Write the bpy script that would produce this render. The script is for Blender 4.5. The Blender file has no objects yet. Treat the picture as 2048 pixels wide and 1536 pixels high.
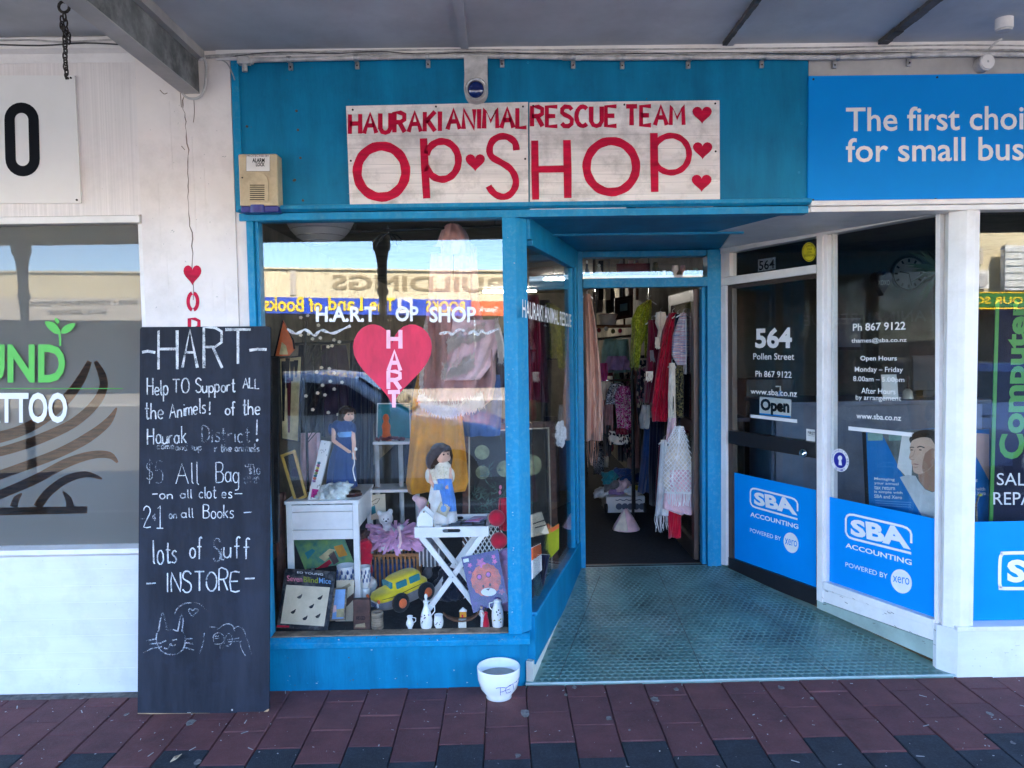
import bpy, math, random
import numpy as np
from mathutils import Vector, Matrix
from mathutils.geometry import tessellate_polygon, delaunay_2d_cdt

# ------------------------------------------------------------------ camera
scene = bpy.context.scene
FPX, CX, CY = 1540.0, 1024.0, 768.0                  # focal length in photo pixels (2048 wide)
PITCH, YAW, ROLL = (math.radians(a) for a in (3.1104, 0.6135, -0.8902))
CAM = Vector((0.0, -3.74, 1.70))
_F = Vector((math.sin(YAW)*math.cos(PITCH), math.cos(YAW)*math.cos(PITCH), -math.sin(PITCH)))
_R0 = Vector((math.cos(YAW), -math.sin(YAW), 0)); _U0 = _R0.cross(_F)
_R = _R0*math.cos(ROLL) + _U0*math.sin(ROLL)
_U = -_R0*math.sin(ROLL) + _U0*math.cos(ROLL)
cd = bpy.data.cameras.new('camera'); cam = bpy.data.objects.new('camera', cd)
scene.collection.objects.link(cam)
cam.matrix_world = Matrix(((_R.x, _U.x, -_F.x, CAM.x), (_R.y, _U.y, -_F.y, CAM.y), (_R.z, _U.z, -_F.z, CAM.z), (0, 0, 0, 1)))
cd.sensor_width = 36.0; cd.lens = FPX/2048*36.0; cd.clip_start = 0.02; cd.clip_end = 2000
scene.camera = cam

# ------------------------------------------------------------------ sky, sun, exposure
SUN_EL, SUN_AZ = math.radians(42), math.radians(14)   # sun stands behind our row of shops (+Y), a little to the right
world = bpy.data.worlds.new('World'); scene.world = world; world.use_nodes = True
wn = world.node_tree.nodes; wl = world.node_tree.links
bg = wn['Background']; bg.inputs['Strength'].default_value = 0.15
sky = wn.new('ShaderNodeTexSky'); sky.sky_type = 'NISHITA'; sky.sun_disc = False
sky.sun_elevation = SUN_EL; sky.sun_rotation = SUN_AZ; sky.altitude = 3000; sky.air_density = 1.0; sky.dust_density = 0.0; sky.ozone_density = 2.8
wl.new(sky.outputs[0], bg.inputs['Color'])
sd = bpy.data.lights.new('sun', 'SUN'); sd.energy = 5.0; sd.angle = math.radians(0.53); sd.color = (1.0, 0.91, 0.78)
sun = bpy.data.objects.new('sun', sd); scene.collection.objects.link(sun)
_s = Vector((math.sin(SUN_AZ)*math.cos(SUN_EL), math.cos(SUN_AZ)*math.cos(SUN_EL), math.sin(SUN_EL)))
sun.rotation_euler = _s.to_track_quat('Z', 'Y').to_euler()
scene.view_settings.view_transform = 'Standard'; scene.view_settings.look = 'None'
scene.view_settings.exposure = 3.75; scene.view_settings.gamma = 1.0
scene.render.engine = 'CYCLES'
cy = scene.cycles; cy.use_denoising = True; cy.max_bounces = 7; cy.diffuse_bounces = 4; cy.glossy_bounces = 3; cy.use_adaptive_sampling = True; cy.adaptive_threshold = .02
cy.transparent_max_bounces = 14; cy.caustics_reflective = False; cy.caustics_refractive = False; cy.sample_clamp_indirect = 6.0
try: cy.denoiser = 'OPENIMAGEDENOISE'
except Exception: pass

# ------------------------------------------------------------------ helpers
rnd = random.Random(5)
def ray(px, py): return _F*FPX + _R*(px-CX) + _U*(CY-py)
def at(px, py, pl=0.0):
    """point of a real plane (y = number, or (point, normal)) seen at a photo pixel"""
    d = ray(px, py)
    if isinstance(pl, (int, float)): return CAM + d*((pl-CAM.y)/d.y)
    p, n = pl
    return CAM + d*((p-CAM).dot(n)/d.dot(n))
def atz(px, py, z):
    d = ray(px, py); return CAM + d*((z-CAM.z)/d.z)
def sizeat(npx, Y): return npx*(Y-CAM.y)/FPX
V = Vector
C = scene.collection
ORG = {}
def setp(o, label=None, cat=None, group=None, kind=None):
    for k, v in (('label', label), ('category', cat), ('group', group), ('kind', kind)):
        if v: o[k] = v
    return o
def thing(name, label, cat, loc=(0, 0, 0), group=None, kind=None):
    o = bpy.data.objects.new(name, None); o.empty_display_size = .05; C.objects.link(o); o.location = loc
    ORG[o.name] = V(loc); return setp(o, label, cat, group, kind)
class MB:
    def __init__(s): s.v = []; s.f = []
    def add(s, vs, fs):
        k = len(s.v); s.v += [V(p) for p in vs]; s.f += [tuple(i+k for i in f) for f in fs]; return s
    def box(s, a, b):
        x0, x1 = sorted((a[0], b[0])); y0, y1 = sorted((a[1], b[1])); z0, z1 = sorted((a[2], b[2]))
        return s.add([(x0,y0,z0),(x1,y0,z0),(x1,y1,z0),(x0,y1,z0),(x0,y0,z1),(x1,y0,z1),(x1,y1,z1),(x0,y1,z1)],
                     [(0,3,2,1),(4,5,6,7),(0,1,5,4),(1,2,6,5),(2,3,7,6),(3,0,4,7)])
    def prism(s, pts, vec):
        """polygon (any planar loop) extruded by vec"""
        pts = [V(p) for p in pts]; vec = V(vec); n = len(pts)
        tri = tessellate_polygon([pts])
        k = [(a, b, c) for a, b, c in tri]
        nrm = sum(((pts[i]-pts[0]).cross(pts[(i+1) % n]-pts[0]) for i in range(n)), V((0, 0, 0)))
        fl = nrm.dot(vec) > 0
        fs = []
        for a, b, c in k:
            tn = (pts[b]-pts[a]).cross(pts[c]-pts[a])
            if tn.dot(vec) > 0: a, c = c, a
            fs.append((a, b, c)); fs.append((c+n, b+n, a+n))
        for i in range(n):
            j = (i+1) % n
            fs.append((i, j, j+n, i+n) if fl else (i+n, j+n, j, i))
        return s.add(pts+[p+vec for p in pts], fs)
    def poly(s, loops):
        """flat filled polygon with holes"""
        loops = [[V(p) for p in l] for l in loops]; flat = [p for l in loops for p in l]
        return s.add(flat, [tuple(t) for t in tessellate_polygon(loops)])
    def loft(s, rings, cap=True, closed=True):
        n = len(rings[0]); k = []; fs = []
        for r in rings: k += r
        m = n if closed else n-1
        for i in range(len(rings)-1):
            for j in range(m):
                a = i*n+j; b = i*n+(j+1) % n
                fs.append((a, b, b+n, a+n))
        if cap and closed:
            fs.append(tuple(range(n-1, -1, -1))); fs.append(tuple(range((len(rings)-1)*n, len(rings)*n)))
        return s.add(k, fs)
    def tube(s, pts, r, n=8, closed=False):
        pts = [V(p) for p in pts]; m = len(pts); rs = r if isinstance(r, (list, tuple)) else [r]*m
        rings = []; up = None
        for i, p in enumerate(pts):
            a = pts[(i-1) % m] if (i > 0 or closed) else p; b = pts[(i+1) % m] if (i < m-1 or closed) else p
            t = (b-a).normalized() if (b-a).length > 1e-9 else V((0, 0, 1))
            if up is None: up = V((0, 0, 1)) if abs(t.z) < .9 else V((1, 0, 0))
            x = t.cross(up)
            if x.length < 1e-6: x = t.orthogonal()
            x.normalize(); y = x.cross(t).normalized(); up = y
            rings.append([p+(x*math.cos(2*math.pi*q/n)+y*math.sin(2*math.pi*q/n))*rs[i] for q in range(n)])
        if closed: rings.append(rings[0])
        return s.loft(rings, cap=not closed)
    def lathe(s, c, prof, n=20, sx=1., sy=1., ax=None):
        c = V(c); rings = []
        X, Y, Z = V((1,0,0)), V((0,1,0)), V((0,0,1))
        if ax is not None:
            Z = V(ax).normalized(); X = Z.orthogonal().normalized(); Y = Z.cross(X)
        for r, z in prof:
            rings.append([c+X*(math.cos(2*math.pi*q/n)*r*sx)+Y*(math.sin(2*math.pi*q/n)*r*sy)+Z*z for q in range(n)])
        return s.loft(rings)
    def ell(s, c, r, n=14, m=9, rot=None):
        c = V(c); rings = []
        for i in range(m+1):
            a = math.pi*(i/m-.5); rr = max(math.cos(a), .02)
            ring = []
            for q in range(n):
                p = V((r[0]*rr*math.cos(2*math.pi*q/n), r[1]*rr*math.sin(2*math.pi*q/n), r[2]*math.sin(a)))
                if rot is not None: p = rot @ p
                ring.append(c+p)
            rings.append(ring)
        return s.loft(rings)
    def ribbon(s, pts, w, nrm, closed=False, eps=.0):
        pts = [V(p) for p in pts]; nrm = V(nrm).normalized(); m = len(pts)
        if m < 2: return s
        ws = w if isinstance(w, (list, tuple)) else [w]*m
        L = []
        for i in range(m):
            a = pts[(i-1) % m] if (i > 0 or closed) else pts[i]; b = pts[(i+1) % m] if (i < m-1 or closed) else pts[i]
            t = (b-a)
            if t.length < 1e-9: t = V((1, 0, 0))
            sd_ = t.normalized().cross(nrm).normalized()*ws[i]*.5
            L += [pts[i]-sd_+nrm*eps, pts[i]+sd_+nrm*eps]
        fs = [(2*i, 2*i+1, 2*i+3, 2*i+2) for i in range(m-1)]
        if closed: fs.append((2*m-2, 2*m-1, 1, 0))
        return s.add(L, fs)
    def mid(s):
        lo = V((min(p.x for p in s.v), min(p.y for p in s.v), min(p.z for p in s.v)))
        hi = V((max(p.x for p in s.v), max(p.y for p in s.v), max(p.z for p in s.v)))
        return V(((lo.x+hi.x)/2, (lo.y+hi.y)/2, lo.z))
    def build(s, name, mat, parent=None, smooth=False, label=None, org=None, bevel=0, subd=0, remesh=0, autos=None, disp=None, rit=4):
        o0 = ORG[parent.name] if parent else (V(org) if org is not None else s.mid())
        me = bpy.data.meshes.new(name); me.from_pydata([tuple(p-o0) for p in s.v], [], s.f); me.update()
        if isinstance(mat, str): mat = MAT[mat]
        me.materials.append(mat)
        o = bpy.data.objects.new(name, me); C.objects.link(o)
        if parent: o.parent = parent
        else: o.location = o0
        ORG[o.name] = o0
        if remesh:
            m = o.modifiers.new('r', 'REMESH'); m.mode = 'VOXEL'; m.voxel_size = remesh; m.use_smooth_shade = True
            m = o.modifiers.new('s', 'SMOOTH'); m.iterations = rit; m.factor = .5
        if disp:
            tx = bpy.data.textures.new('wrinkle', 'CLOUDS'); tx.noise_scale = disp[1]; m = o.modifiers.new('w', 'DISPLACE'); m.texture = tx; m.strength = disp[0]; m.mid_level = .5
        if bevel:
            m = o.modifiers.new('b', 'BEVEL'); m.width = bevel; m.segments = 2; m.limit_method = 'ANGLE'; m.angle_limit = .6
        if subd:
            m = o.modifiers.new('d', 'SUBSURF'); m.levels = subd; m.render_levels = subd
        if smooth:
            me.polygons.foreach_set('use_smooth', [True]*len(me.polygons))
            if autos:
                try: me.set_sharp_from_angle(angle=math.radians(autos))
                except Exception: pass
        if label: o['label'] = label
        return o
def solo(name, mb, mat, label, cat, group=None, **k):
    return setp(mb.build(name, mat, None, **k), label, cat, group)
def part(name, mb, mat, parent, **k): return mb.build(name, mat, parent, **k)
def boxq(p0, p1, p2, p3, depth, nrm=(0, 1, 0)):
    """box whose front face is the four points, going back by depth along nrm"""
    return MB().prism([p0, p1, p2, p3], V(nrm)*depth)
def pxq(x0, y0, x1, y1, pl): return [at(x0, y1, pl), at(x1, y1, pl), at(x1, y0, pl), at(x0, y0, pl)]
def copy_tree(o, loc=None, parent=None, label=None):
    c = o.copy(); C.objects.link(c); c.parent = parent; ORG[c.name] = ORG.get(o.name, V((0,0,0)))
    if loc is not None: c.location = loc
    if label: c['label'] = label
    for ch in list(o.children): copy_tree(ch, None, c)
    return c

# ---- materials
MAT = {}
def lin(c):
    """sRGB 0-255 triple to linear"""
    return tuple(((x/255)/12.92 if x/255 <= .04045 else ((x/255+.055)/1.055)**2.4) for x in c)
def mat(name, col, rough=.55, metal=0., var=.12, vs=6., bump=0., bs=60., spec=.5, sheen=0., stretch=(1,1,1), dirt=None, da=.0, ds=3., coat=0., alpha=None, vcol=None, trans=0.):
    m = bpy.data.materials.new(name); m.use_nodes = True; MAT[name] = m
    n = m.node_tree.nodes; l = m.node_tree.links; b = n['Principled BSDF']
    b.inputs['Roughness'].default_value = rough; b.inputs['Metallic'].default_value = metal
    b.inputs['Specular IOR Level'].default_value = spec
    if sheen: b.inputs['Sheen Weight'].default_value = sheen
    if coat: b.inputs['Coat Weight'].default_value = coat; b.inputs['Coat Roughness'].default_value = .12
    if trans: b.inputs['Transmission Weight'].default_value = trans
    tc = n.new('ShaderNodeTexCoord'); mp = n.new('ShaderNodeMapping'); mp.inputs['Scale'].default_value = stretch
    l.new(tc.outputs['Object'], mp.inputs['Vector'])
    no = n.new('ShaderNodeTexNoise'); no.inputs['Scale'].default_value = vs; no.inputs['Detail'].default_value = 5; no.inputs['Roughness'].default_value = .62
    l.new(mp.outputs[0], no.inputs['Vector'])
    c = tuple(col); d = vcol if vcol else tuple(max(0, x*(1-var*2.2)) for x in c); e = tuple(min(1, x*(1+var)) for x in c)
    cr = n.new('ShaderNodeValToRGB'); cr.color_ramp.elements[0].position = .32; cr.color_ramp.elements[1].position = .68
    cr.color_ramp.elements[0].color = (*d, 1); cr.color_ramp.elements[1].color = (*e, 1)
    l.new(no.outputs[0], cr.inputs[0]); out = cr.outputs[0]
    if dirt:
        n2 = n.new('ShaderNodeTexNoise'); n2.inputs['Scale'].default_value = ds; n2.inputs['Detail'].default_value = 8; n2.inputs['Roughness'].default_value = .7
        l.new(tc.outputs['Object'], n2.inputs['Vector'])
        r2 = n.new('ShaderNodeValToRGB'); r2.color_ramp.elements[0].position = .5-.02; r2.color_ramp.elements[1].position = .78
        r2.color_ramp.elements[0].color = (0,0,0,1); r2.color_ramp.elements[1].color = (da,da,da,1)
        l.new(n2.outputs[0], r2.inputs[0])
        mx = n.new('ShaderNodeMixRGB'); l.new(r2.outputs[0], mx.inputs[0]); l.new(out, mx.inputs[1]); mx.inputs[2].default_value = (*dirt, 1); out = mx.outputs[0]
    l.new(out, b.inputs['Base Color'])
    if bump:
        n3 = n.new('ShaderNodeTexNoise'); n3.inputs['Scale'].default_value = bs; n3.inputs['Detail'].default_value = 4
        l.new(mp.outputs[0], n3.inputs['Vector'])
        bp = n.new('ShaderNodeBump'); bp.inputs['Strength'].default_value = bump; bp.inputs['Distance'].default_value = .004
        l.new(n3.outputs[0], bp.inputs['Height']); l.new(bp.outputs[0], b.inputs['Normal'])
    if alpha is not None: b.inputs['Alpha'].default_value = alpha
    return m
def nodes_of(name): m = MAT[name]; return m, m.node_tree.nodes, m.node_tree.links
def glass_mat(name, f0=.055, tint=(.93,.95,.94), dust=0.0, rough=0.0):
    m = bpy.data.materials.new(name); m.use_nodes = True; MAT[name] = m
    n = m.node_tree.nodes; l = m.node_tree.links; n.clear()
    out = n.new('ShaderNodeOutputMaterial'); tr = n.new('ShaderNodeBsdfTransparent'); tr.inputs[0].default_value = (*tint, 1)
    gl = n.new('ShaderNodeBsdfGlossy'); gl.inputs['Roughness'].default_value = rough; gl.inputs['Color'].default_value = (1,1,1,1)
    lw = n.new('ShaderNodeLayerWeight'); lw.inputs[0].default_value = .5
    pw = n.new('ShaderNodeMath'); pw.operation = 'POWER'; pw.inputs[1].default_value = 5.0
    ml = n.new('ShaderNodeMath'); ml.operation = 'MULTIPLY_ADD'; ml.inputs[1].default_value = 1-f0; ml.inputs[2].default_value = f0
    l.new(lw.outputs['Facing'], pw.inputs[0]); l.new(pw.outputs[0], ml.inputs[0])
    mx = n.new('ShaderNodeMixShader'); l.new(ml.outputs[0], mx.inputs[0]); l.new(tr.outputs[0], mx.inputs[1]); l.new(gl.outputs[0], mx.inputs[2])
    last = mx
    if dust:
        df = n.new('ShaderNodeBsdfDiffuse'); df.inputs[0].default_value = (.75,.74,.7,1)
        no = n.new('ShaderNodeTexNoise'); no.inputs['Scale'].default_value = 9; no.inputs['Detail'].default_value = 8; no.inputs['Roughness'].default_value = .75
        tc = n.new('ShaderNodeTexCoord'); l.new(tc.outputs['Object'], no.inputs['Vector'])
        r = n.new('ShaderNodeMapRange'); r.inputs[1].default_value = .45; r.inputs[2].default_value = .8; r.inputs[3].default_value = dust*.3; r.inputs[4].default_value = dust*2
        l.new(no.outputs[0], r.inputs[0])
        m2 = n.new('ShaderNodeMixShader'); l.new(r.outputs[0], m2.inputs[0]); l.new(mx.outputs[0], m2.inputs[1]); l.new(df.outputs[0], m2.inputs[2]); last = m2
    l.new(last.outputs[0], out.inputs[0]); return m
def broken_mat(name, col, cover=.6, scale=260., rough=.95, soft=.12, stretch=(1,1,1)):
    """dry-brushed mark (chalk, worn paint): noise decides where it covers the surface under it"""
    m = bpy.data.materials.new(name); m.use_nodes = True; MAT[name] = m
    n = m.node_tree.nodes; l = m.node_tree.links; b = n['Principled BSDF']; o = n['Material Output']
    b.inputs['Base Color'].default_value = (*col, 1); b.inputs['Roughness'].default_value = rough; b.inputs['Specular IOR Level'].default_value = .1
    tc = n.new('ShaderNodeTexCoord'); mp = n.new('ShaderNodeMapping'); mp.inputs['Scale'].default_value = stretch
    no = n.new('ShaderNodeTexNoise'); no.inputs['Scale'].default_value = scale; no.inputs['Detail'].default_value = 3
    l.new(tc.outputs['Object'], mp.inputs[0]); l.new(mp.outputs[0], no.inputs['Vector'])
    n4 = n.new('ShaderNodeTexNoise'); n4.inputs['Scale'].default_value = scale/14; l.new(tc.outputs['Object'], n4.inputs['Vector'])
    ad = n.new('ShaderNodeMath'); ad.operation = 'MULTIPLY_ADD'; ad.inputs[1].default_value = .6; l.new(n4.outputs[0], ad.inputs[0]); l.new(no.outputs[0], ad.inputs[2])
    r = n.new('ShaderNodeMapRange'); r.inputs[1].default_value = 1.1-cover*.62-soft; r.inputs[2].default_value = 1.1-cover*.62+soft
    l.new(ad.outputs[0], r.inputs[0]); t = n.new('ShaderNodeBsdfTransparent'); mx = n.new('ShaderNodeMixShader')
    l.new(r.outputs[0], mx.inputs[0]); l.new(t.outputs[0], mx.inputs[1]); l.new(b.outputs[0], mx.inputs[2]); l.new(mx.outputs[0], o.inputs[0])
    return m
def emit_mat(name, col, s):
    m = bpy.data.materials.new(name); m.use_nodes = True; MAT[name] = m
    b = m.node_tree.nodes['Principled BSDF']; b.inputs['Emission Color'].default_value = (*col, 1); b.inputs['Emission Strength'].default_value = s; b.inputs['Base Color'].default_value = (.8,.8,.8,1)
    return m

# ---- lettering
def text_raw(s, bold=0., res=3):
    cu = bpy.data.curves.new('lettering', 'FONT'); cu.body = s; cu.size = 1; cu.offset = bold; cu.resolution_u = res
    o = bpy.data.objects.new('lettering', cu); C.objects.link(o)
    dg = bpy.context.evaluated_depsgraph_get(); me = o.evaluated_get(dg).to_mesh()
    vs = [(p.co.x, p.co.y) for p in me.vertices]; fs = [tuple(q.vertices) for q in me.polygons]
    bpy.data.objects.remove(o); bpy.data.curves.remove(cu)
    return vs, fs
def fit_text(s, quad, bold=0., eps=.002, res=3, thick=0):
    """printed words filling the quad (bl, br, tr, tl)"""
    bl, br, tr, tl = [V(p) for p in quad]
    vs, fs = text_raw(s, bold, res)
    x0 = min(p[0] for p in vs); x1 = max(p[0] for p in vs); y0 = min(p[1] for p in vs); y1 = max(p[1] for p in vs)
    n = (br-bl).cross(tl-bl).normalized(); out = []
    for x, y in vs:
        u = (x-x0)/(x1-x0); v = (y-y0)/(y1-y0)
        out.append(bl.lerp(br, u).lerp(tl.lerp(tr, u), v)+n*eps)
    return MB().add(out, fs)
def ptext(s, x0, y0, x1, y1, pl, bold=0., eps=.002, sk=0, **k):
    """words between photo pixels x0..x1, y0(top)..y1(base) on a real plane; sk = pixel drop from left to right"""
    q = [at(x0, y1, pl), at(x1, y1+sk, pl), at(x1, y0+sk, pl), at(x0, y0, pl)]
    return fit_text(s, q, bold, eps, **k)
# stroke alphabet: width; polylines in a 0..6 x 0..10 box; 'o cx cy rx ry a0 a1' is an arc in degrees
_G = {
'A':(6,'0,0 3,10 6,0|1,4 5,4'),'B':(5,'0,0 0,10|0,10 3,10 4.6,9 4.6,6.6 3,5.4 0,5.4|3,5.4 5,4 5,1.3 3.2,0 0,0'),'C':(5,'o 3 5 3 5 50 310'),'D':(5,'0,0 0,10 2.5,10 4.6,8 5,5 4.6,2 2.5,0 0,0'),
'E':(5,'5,0 0,0 0,10 5,10|0,5.2 4,5.2'),'F':(5,'0,0 0,10 5,10|0,5.2 4,5.2'),'G':(5,'o 3 5 3 5 50 330|3.4,4.4 5.6,4.4'),'H':(5,'0,0 0,10|5,0 5,10|0,5.2 5,5.2'),'I':(1,'.5,0 .5,10'),
'K':(5,'0,0 0,10|5,10 0,4.4|1.4,5.6 5,0'),'L':(4.5,'0,10 0,0 4.5,0'),'M':(6.5,'0,0 .3,10 3.2,3.5 6.2,10 6.5,0'),'N':(5.2,'0,0 0,10 5.2,0 5.2,10'),'O':(6,'o 3 5 3 5 0 360'),'P':(5,'0,0 0,10 3,10 5,9 5,6 3,5 0,5'),
'R':(5,'0,0 0,10 3,10 4.8,9 4.8,6.4 3,5.2 0,5.2|2.4,5.2 5,0'),'S':(5,'4.8,8.4 3.8,9.8 1.6,10 .3,8.8 .2,7 1.6,5.8 3.6,4.8 4.9,3.4 4.7,1.2 3.2,0 1.3,.1 0,1.5'),'T':(5.6,'0,10 5.6,10|2.8,10 2.8,0'),'U':(5,'0,10 0,2.4 1,.5 2.5,0 4,.5 5,2.4 5,10'),
'X':(5,'0,0 5,10|0,10 5,0'),'Y':(5,'0,10 2.5,5 5,10|2.5,5 2.5,0'),
'a':(4,'o 1.9 2.6 1.9 2.6 0 360|3.8,5.2 3.8,.8 4.3,0'),'b':(4,'0,10 0,0|o 1.9 2.6 1.9 2.6 0 360'),'c':(3.6,'o 2 2.6 2 2.6 45 315'),'d':(4,'o 1.9 2.6 1.9 2.6 0 360|3.8,10 3.8,0'),'e':(4,'0.1,2.6 3.7,2.8 3.5,4.2 2.2,5.2 .6,4.6 0,2.8 .4,1 1.8,0 3.6,.7'),
'f':(3.4,'3.4,9.3 2.6,10 1.7,9.4 1.5,7.5 1.5,-.6|0,5.4 3.1,5.4'),'g':(4,'o 1.9 2.6 1.9 2.6 0 360|3.8,5.2 3.8,-2.4 3,-3.6 1.4,-3.8'),'h':(4,'0,10 0,0|0,3.5 1.3,5.1 2.8,5 3.6,3.6 3.7,0'),'i':(1,'.5,5 .5,0|.35,7.2 .7,7.5'),
'k':(3.6,'0,10 0,0|3.4,5.6 0,2.4|1,3.2 3.6,0'),'l':(1.2,'.2,10 .4,.8 1.2,0'),'m':(6,'0,5 0,0|0,3.6 1.2,5 2.4,4.8 2.9,3.6 2.9,0|2.9,3.6 4.2,5 5.3,4.7 5.9,3.4 6,0'),'n':(4,'0,5 0,0|0,3.6 1.5,5 3,4.8 3.7,3.4 3.8,0'),'o':(4,'o 2 2.6 2 2.6 0 360'),
'p':(4,'0,5.2 0,-4|o 2 2.6 2 2.6 0 360'),'r':(3,'0,5.2 0,0|0,3.4 1.2,5 3,5.1'),'s':(3.4,'3.2,4.6 2,5.3 .6,4.6 .7,3.4 2.6,2.3 3.1,1 1.9,0 0,.4'),'t':(3,'1.4,9 1.4,.9 2.4,0 3.2,.6|0,5.8 3,5.8'),'u':(4,'0,5.2 0,1.4 1.2,0 2.8,.5 3.7,2|3.8,5.2 3.8,0'),'x':(3.6,'0,0 3.6,5|0,5 3.6,0'),'y':(4,'0,5.2 2,1|4,5.2 1,-3.6'),
'1':(3.5,'.6,8.8 2,10 2,0|0,0 3.8,0'),'2':(4.5,'0,8 1,9.8 3,10 4.3,8.4 3.6,5.8 0,0 4.6,0'),'4':(4.6,'3.2,0 3.2,10 0,3.4 4.8,3.4'),'5':(4.6,'4.6,10 .9,10 .5,5.8 2.6,6.4 4.5,4.9 4.5,1.8 2.8,0 0,.5'),'$':(4,'3.8,8 2,9 .4,7.8 .6,6 3.4,4.4 3.6,2.2 2,1 .2,2|2,10.6 2,-.6'),
'0':(4.5,'o 2.3 5 2.3 5 0 360'),'!':(1,'.6,10 .4,3|.4,.8 .8,.9 .7,.2 .3,.2 .4,.8'),'-':(4,'0,4.6 4,4.9'),"'":(1,'.6,10 .3,8'),'.':(1,'.3,.2 .6,.2'),' ':(2.6,''),
}
def glyph(ch):
    w, d = _G[ch]; out = []
    for p in d.split('|'):
        if not p: continue
        if p[0] == 'o':
            cx_, cy_, rx, ry, a0, a1 = map(float, p[1:].split()); k = max(8, int(abs(a1-a0)/18))
            out.append([(cx_+rx*math.cos(math.radians(a0+(a1-a0)*i/k+90*(a1-a0 >= 360))), cy_+ry*math.sin(math.radians(a0+(a1-a0)*i/k+90*(a1-a0 >= 360)))) for i in range(k+1)])
        else: out.append([tuple(map(float, q.split(','))) for q in p.split()])
    return w, out
def smooth_line(pts, k=3):
    if len(pts) < 3: return pts
    P = [pts[0]]+list(pts)+[pts[-1]]; out = []
    for i in range(1, len(P)-2):
        for t in range(k):
            t /= k; a, b, c, d = P[i-1], P[i], P[i+1], P[i+2]
            out.append(tuple(.5*((2*b[j])+(-a[j]+c[j])*t+(2*a[j]-5*b[j]+4*c[j]-d[j])*t*t+(-a[j]+3*b[j]-3*c[j]+d[j])*t**3) for j in range(2)))
    out.append(pts[-1]); return out
def write(mb, s, x0, ytop, x1, ybase, pl, wpx, nrm, eps=.002, gap=1.2, sk=0, jit=.0, conv=None, smooth=False):
    """hand-lettered words in a pixel box on a real plane; ybase is the baseline, ytop the cap height"""
    tot = sum(_G[c][0]+gap for c in s)-gap; x = 0
    for c in s:
        w, lines = glyph(c); jx, jy, js = rnd.uniform(-jit, jit), rnd.uniform(-jit, jit), 1+rnd.uniform(-jit, jit)*.25
        for ln in lines:
            if smooth and len(ln) > 3: ln = smooth_line(ln, 2)
            P = []
            for gx, gy in ln:
                u = (x+gx+jx+jit*rnd.uniform(-.25,.25))/tot; v = (gy*js+jy+jit*rnd.uniform(-.25,.25))/10
                px = x0+(x1-x0)*u; py = ybase+(ytop-ybase)*v+sk*u
                if conv: px, py = conv(px, py)
                P.append(at(px, py, pl))
            wr = [sizeat(wpx, P[0].y)*(1+rnd.uniform(-.18,.18)*(1 if jit else .5)) for _ in P]
            mb.ribbon(P, wr, nrm, eps=eps)
        x += w+gap
    return mb
def heart_loop(cx_, cy_, w, h, n=28):
    L = []
    for i in range(n):
        t = 2*math.pi*i/n; x = 16*math.sin(t)**3; y = 13*math.cos(t)-5*math.cos(2*t)-2*math.cos(3*t)-math.cos(4*t)
        L.append((cx_+x/32*w, cy_-(y+2.5)/29*h))
    return L
def pxpoly(loop, pl, eps=0., nrm=(0,-1,0)): return [at(x, y, pl)+V(nrm)*eps for x, y in loop]
def garment(rows, Y, depth=.03, amp=.012, nf=5, n=72, ph=0., drift=2., wob=0., sub=5, px=True):
    """hanging cloth: rows of (photo y, left x, right x) at depth Y become a folded closed sheet with thickness"""
    R = []
    for i in range(len(rows)-1):
        for k in range(sub): R.append(tuple(rows[i][j]+(rows[i+1][j]-rows[i][j])*k/sub for j in range(3)))
    R.append(rows[-1]); rings = []; m = len(R)
    for i, (py, xl, xr) in enumerate(R):
        t = i/(m-1)
        a = at(xl, py, Y) if px else V((xl, Y, py)); b = at(xr, py, Y) if px else V((xr, Y, py)); c = (a+b)/2; hw = (b.x-a.x)/2; ring = []
        am = amp*(.25+.75*min(1, t*1.6))
        for q in range(n):
            an = 2*math.pi*q/n; x = math.cos(an); yy = math.sin(an)
            fold = am*1.5*math.sin(nf*x*1.57+ph+drift*t)+am*.8*math.sin(nf*2.3*x+ph*2.1-drift*t*1.4)+am*.45*math.sin(nf*4.7*x+ph*3.3+drift*t*2.2)+am*.4*math.sin(9*t+3*x+ph)
            dz = wob*math.sin(3*x+ph)*t if i == m-1 else 0
            ring.append(V((c.x+hw*x, c.y+depth*.5*math.copysign(abs(yy)**.7, yy)+fold, c.z+dz)))
        rings.append(ring)
    return MB().loft(rings)
def fringe(mb, x0, x1, y0, y1, Y, n, r=.0018, slope=0):
    for i in range(n):
        u = (i+.5)/n; px = x0+(x1-x0)*u; py = y0+slope*u; l = (y1-y0)*rnd.uniform(.75, 1.05)
        mb.tube([at(px, py, Y), at(px+rnd.uniform(-2,2), py+l*.5, Y-.004), at(px+rnd.uniform(-4,4), py+l, Y)], r, 4)
    return mb
# ------------------------------------------------------------------ materials
mat('paint_blue', lin((0,122,164)), .5, spec=.2, var=.12, vs=5, stretch=(1.6,1,.3), bump=.32, bs=60, dirt=lin((0,78,112)), da=.5, ds=5)
mat('paint_blue_trim', lin((0,132,178)), .45, spec=.25, var=.1, vs=9, stretch=(1,1,.12), bump=.2, bs=90, dirt=lin((120,170,180)), da=.35, ds=38)
mat('plaster_white', (.80,.735,.71), .8, var=.045, vs=2.2, bump=.5, bs=28, dirt=(.46,.41,.38), da=.5, ds=4)
mat('white_paint', (.80,.765,.75), .5, var=.04, vs=4, bump=.18, bs=40, dirt=(.42,.37,.31), da=.3, ds=9)
mat('white_base', (.72,.72,.74), .6, var=.05, vs=3, bump=.25, bs=30, dirt=(.4,.37,.34), da=.35, ds=6, stretch=(.4,1,1.6))
mat('sign_white', (.79,.77,.76), .3, var=.03, vs=2)
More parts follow.
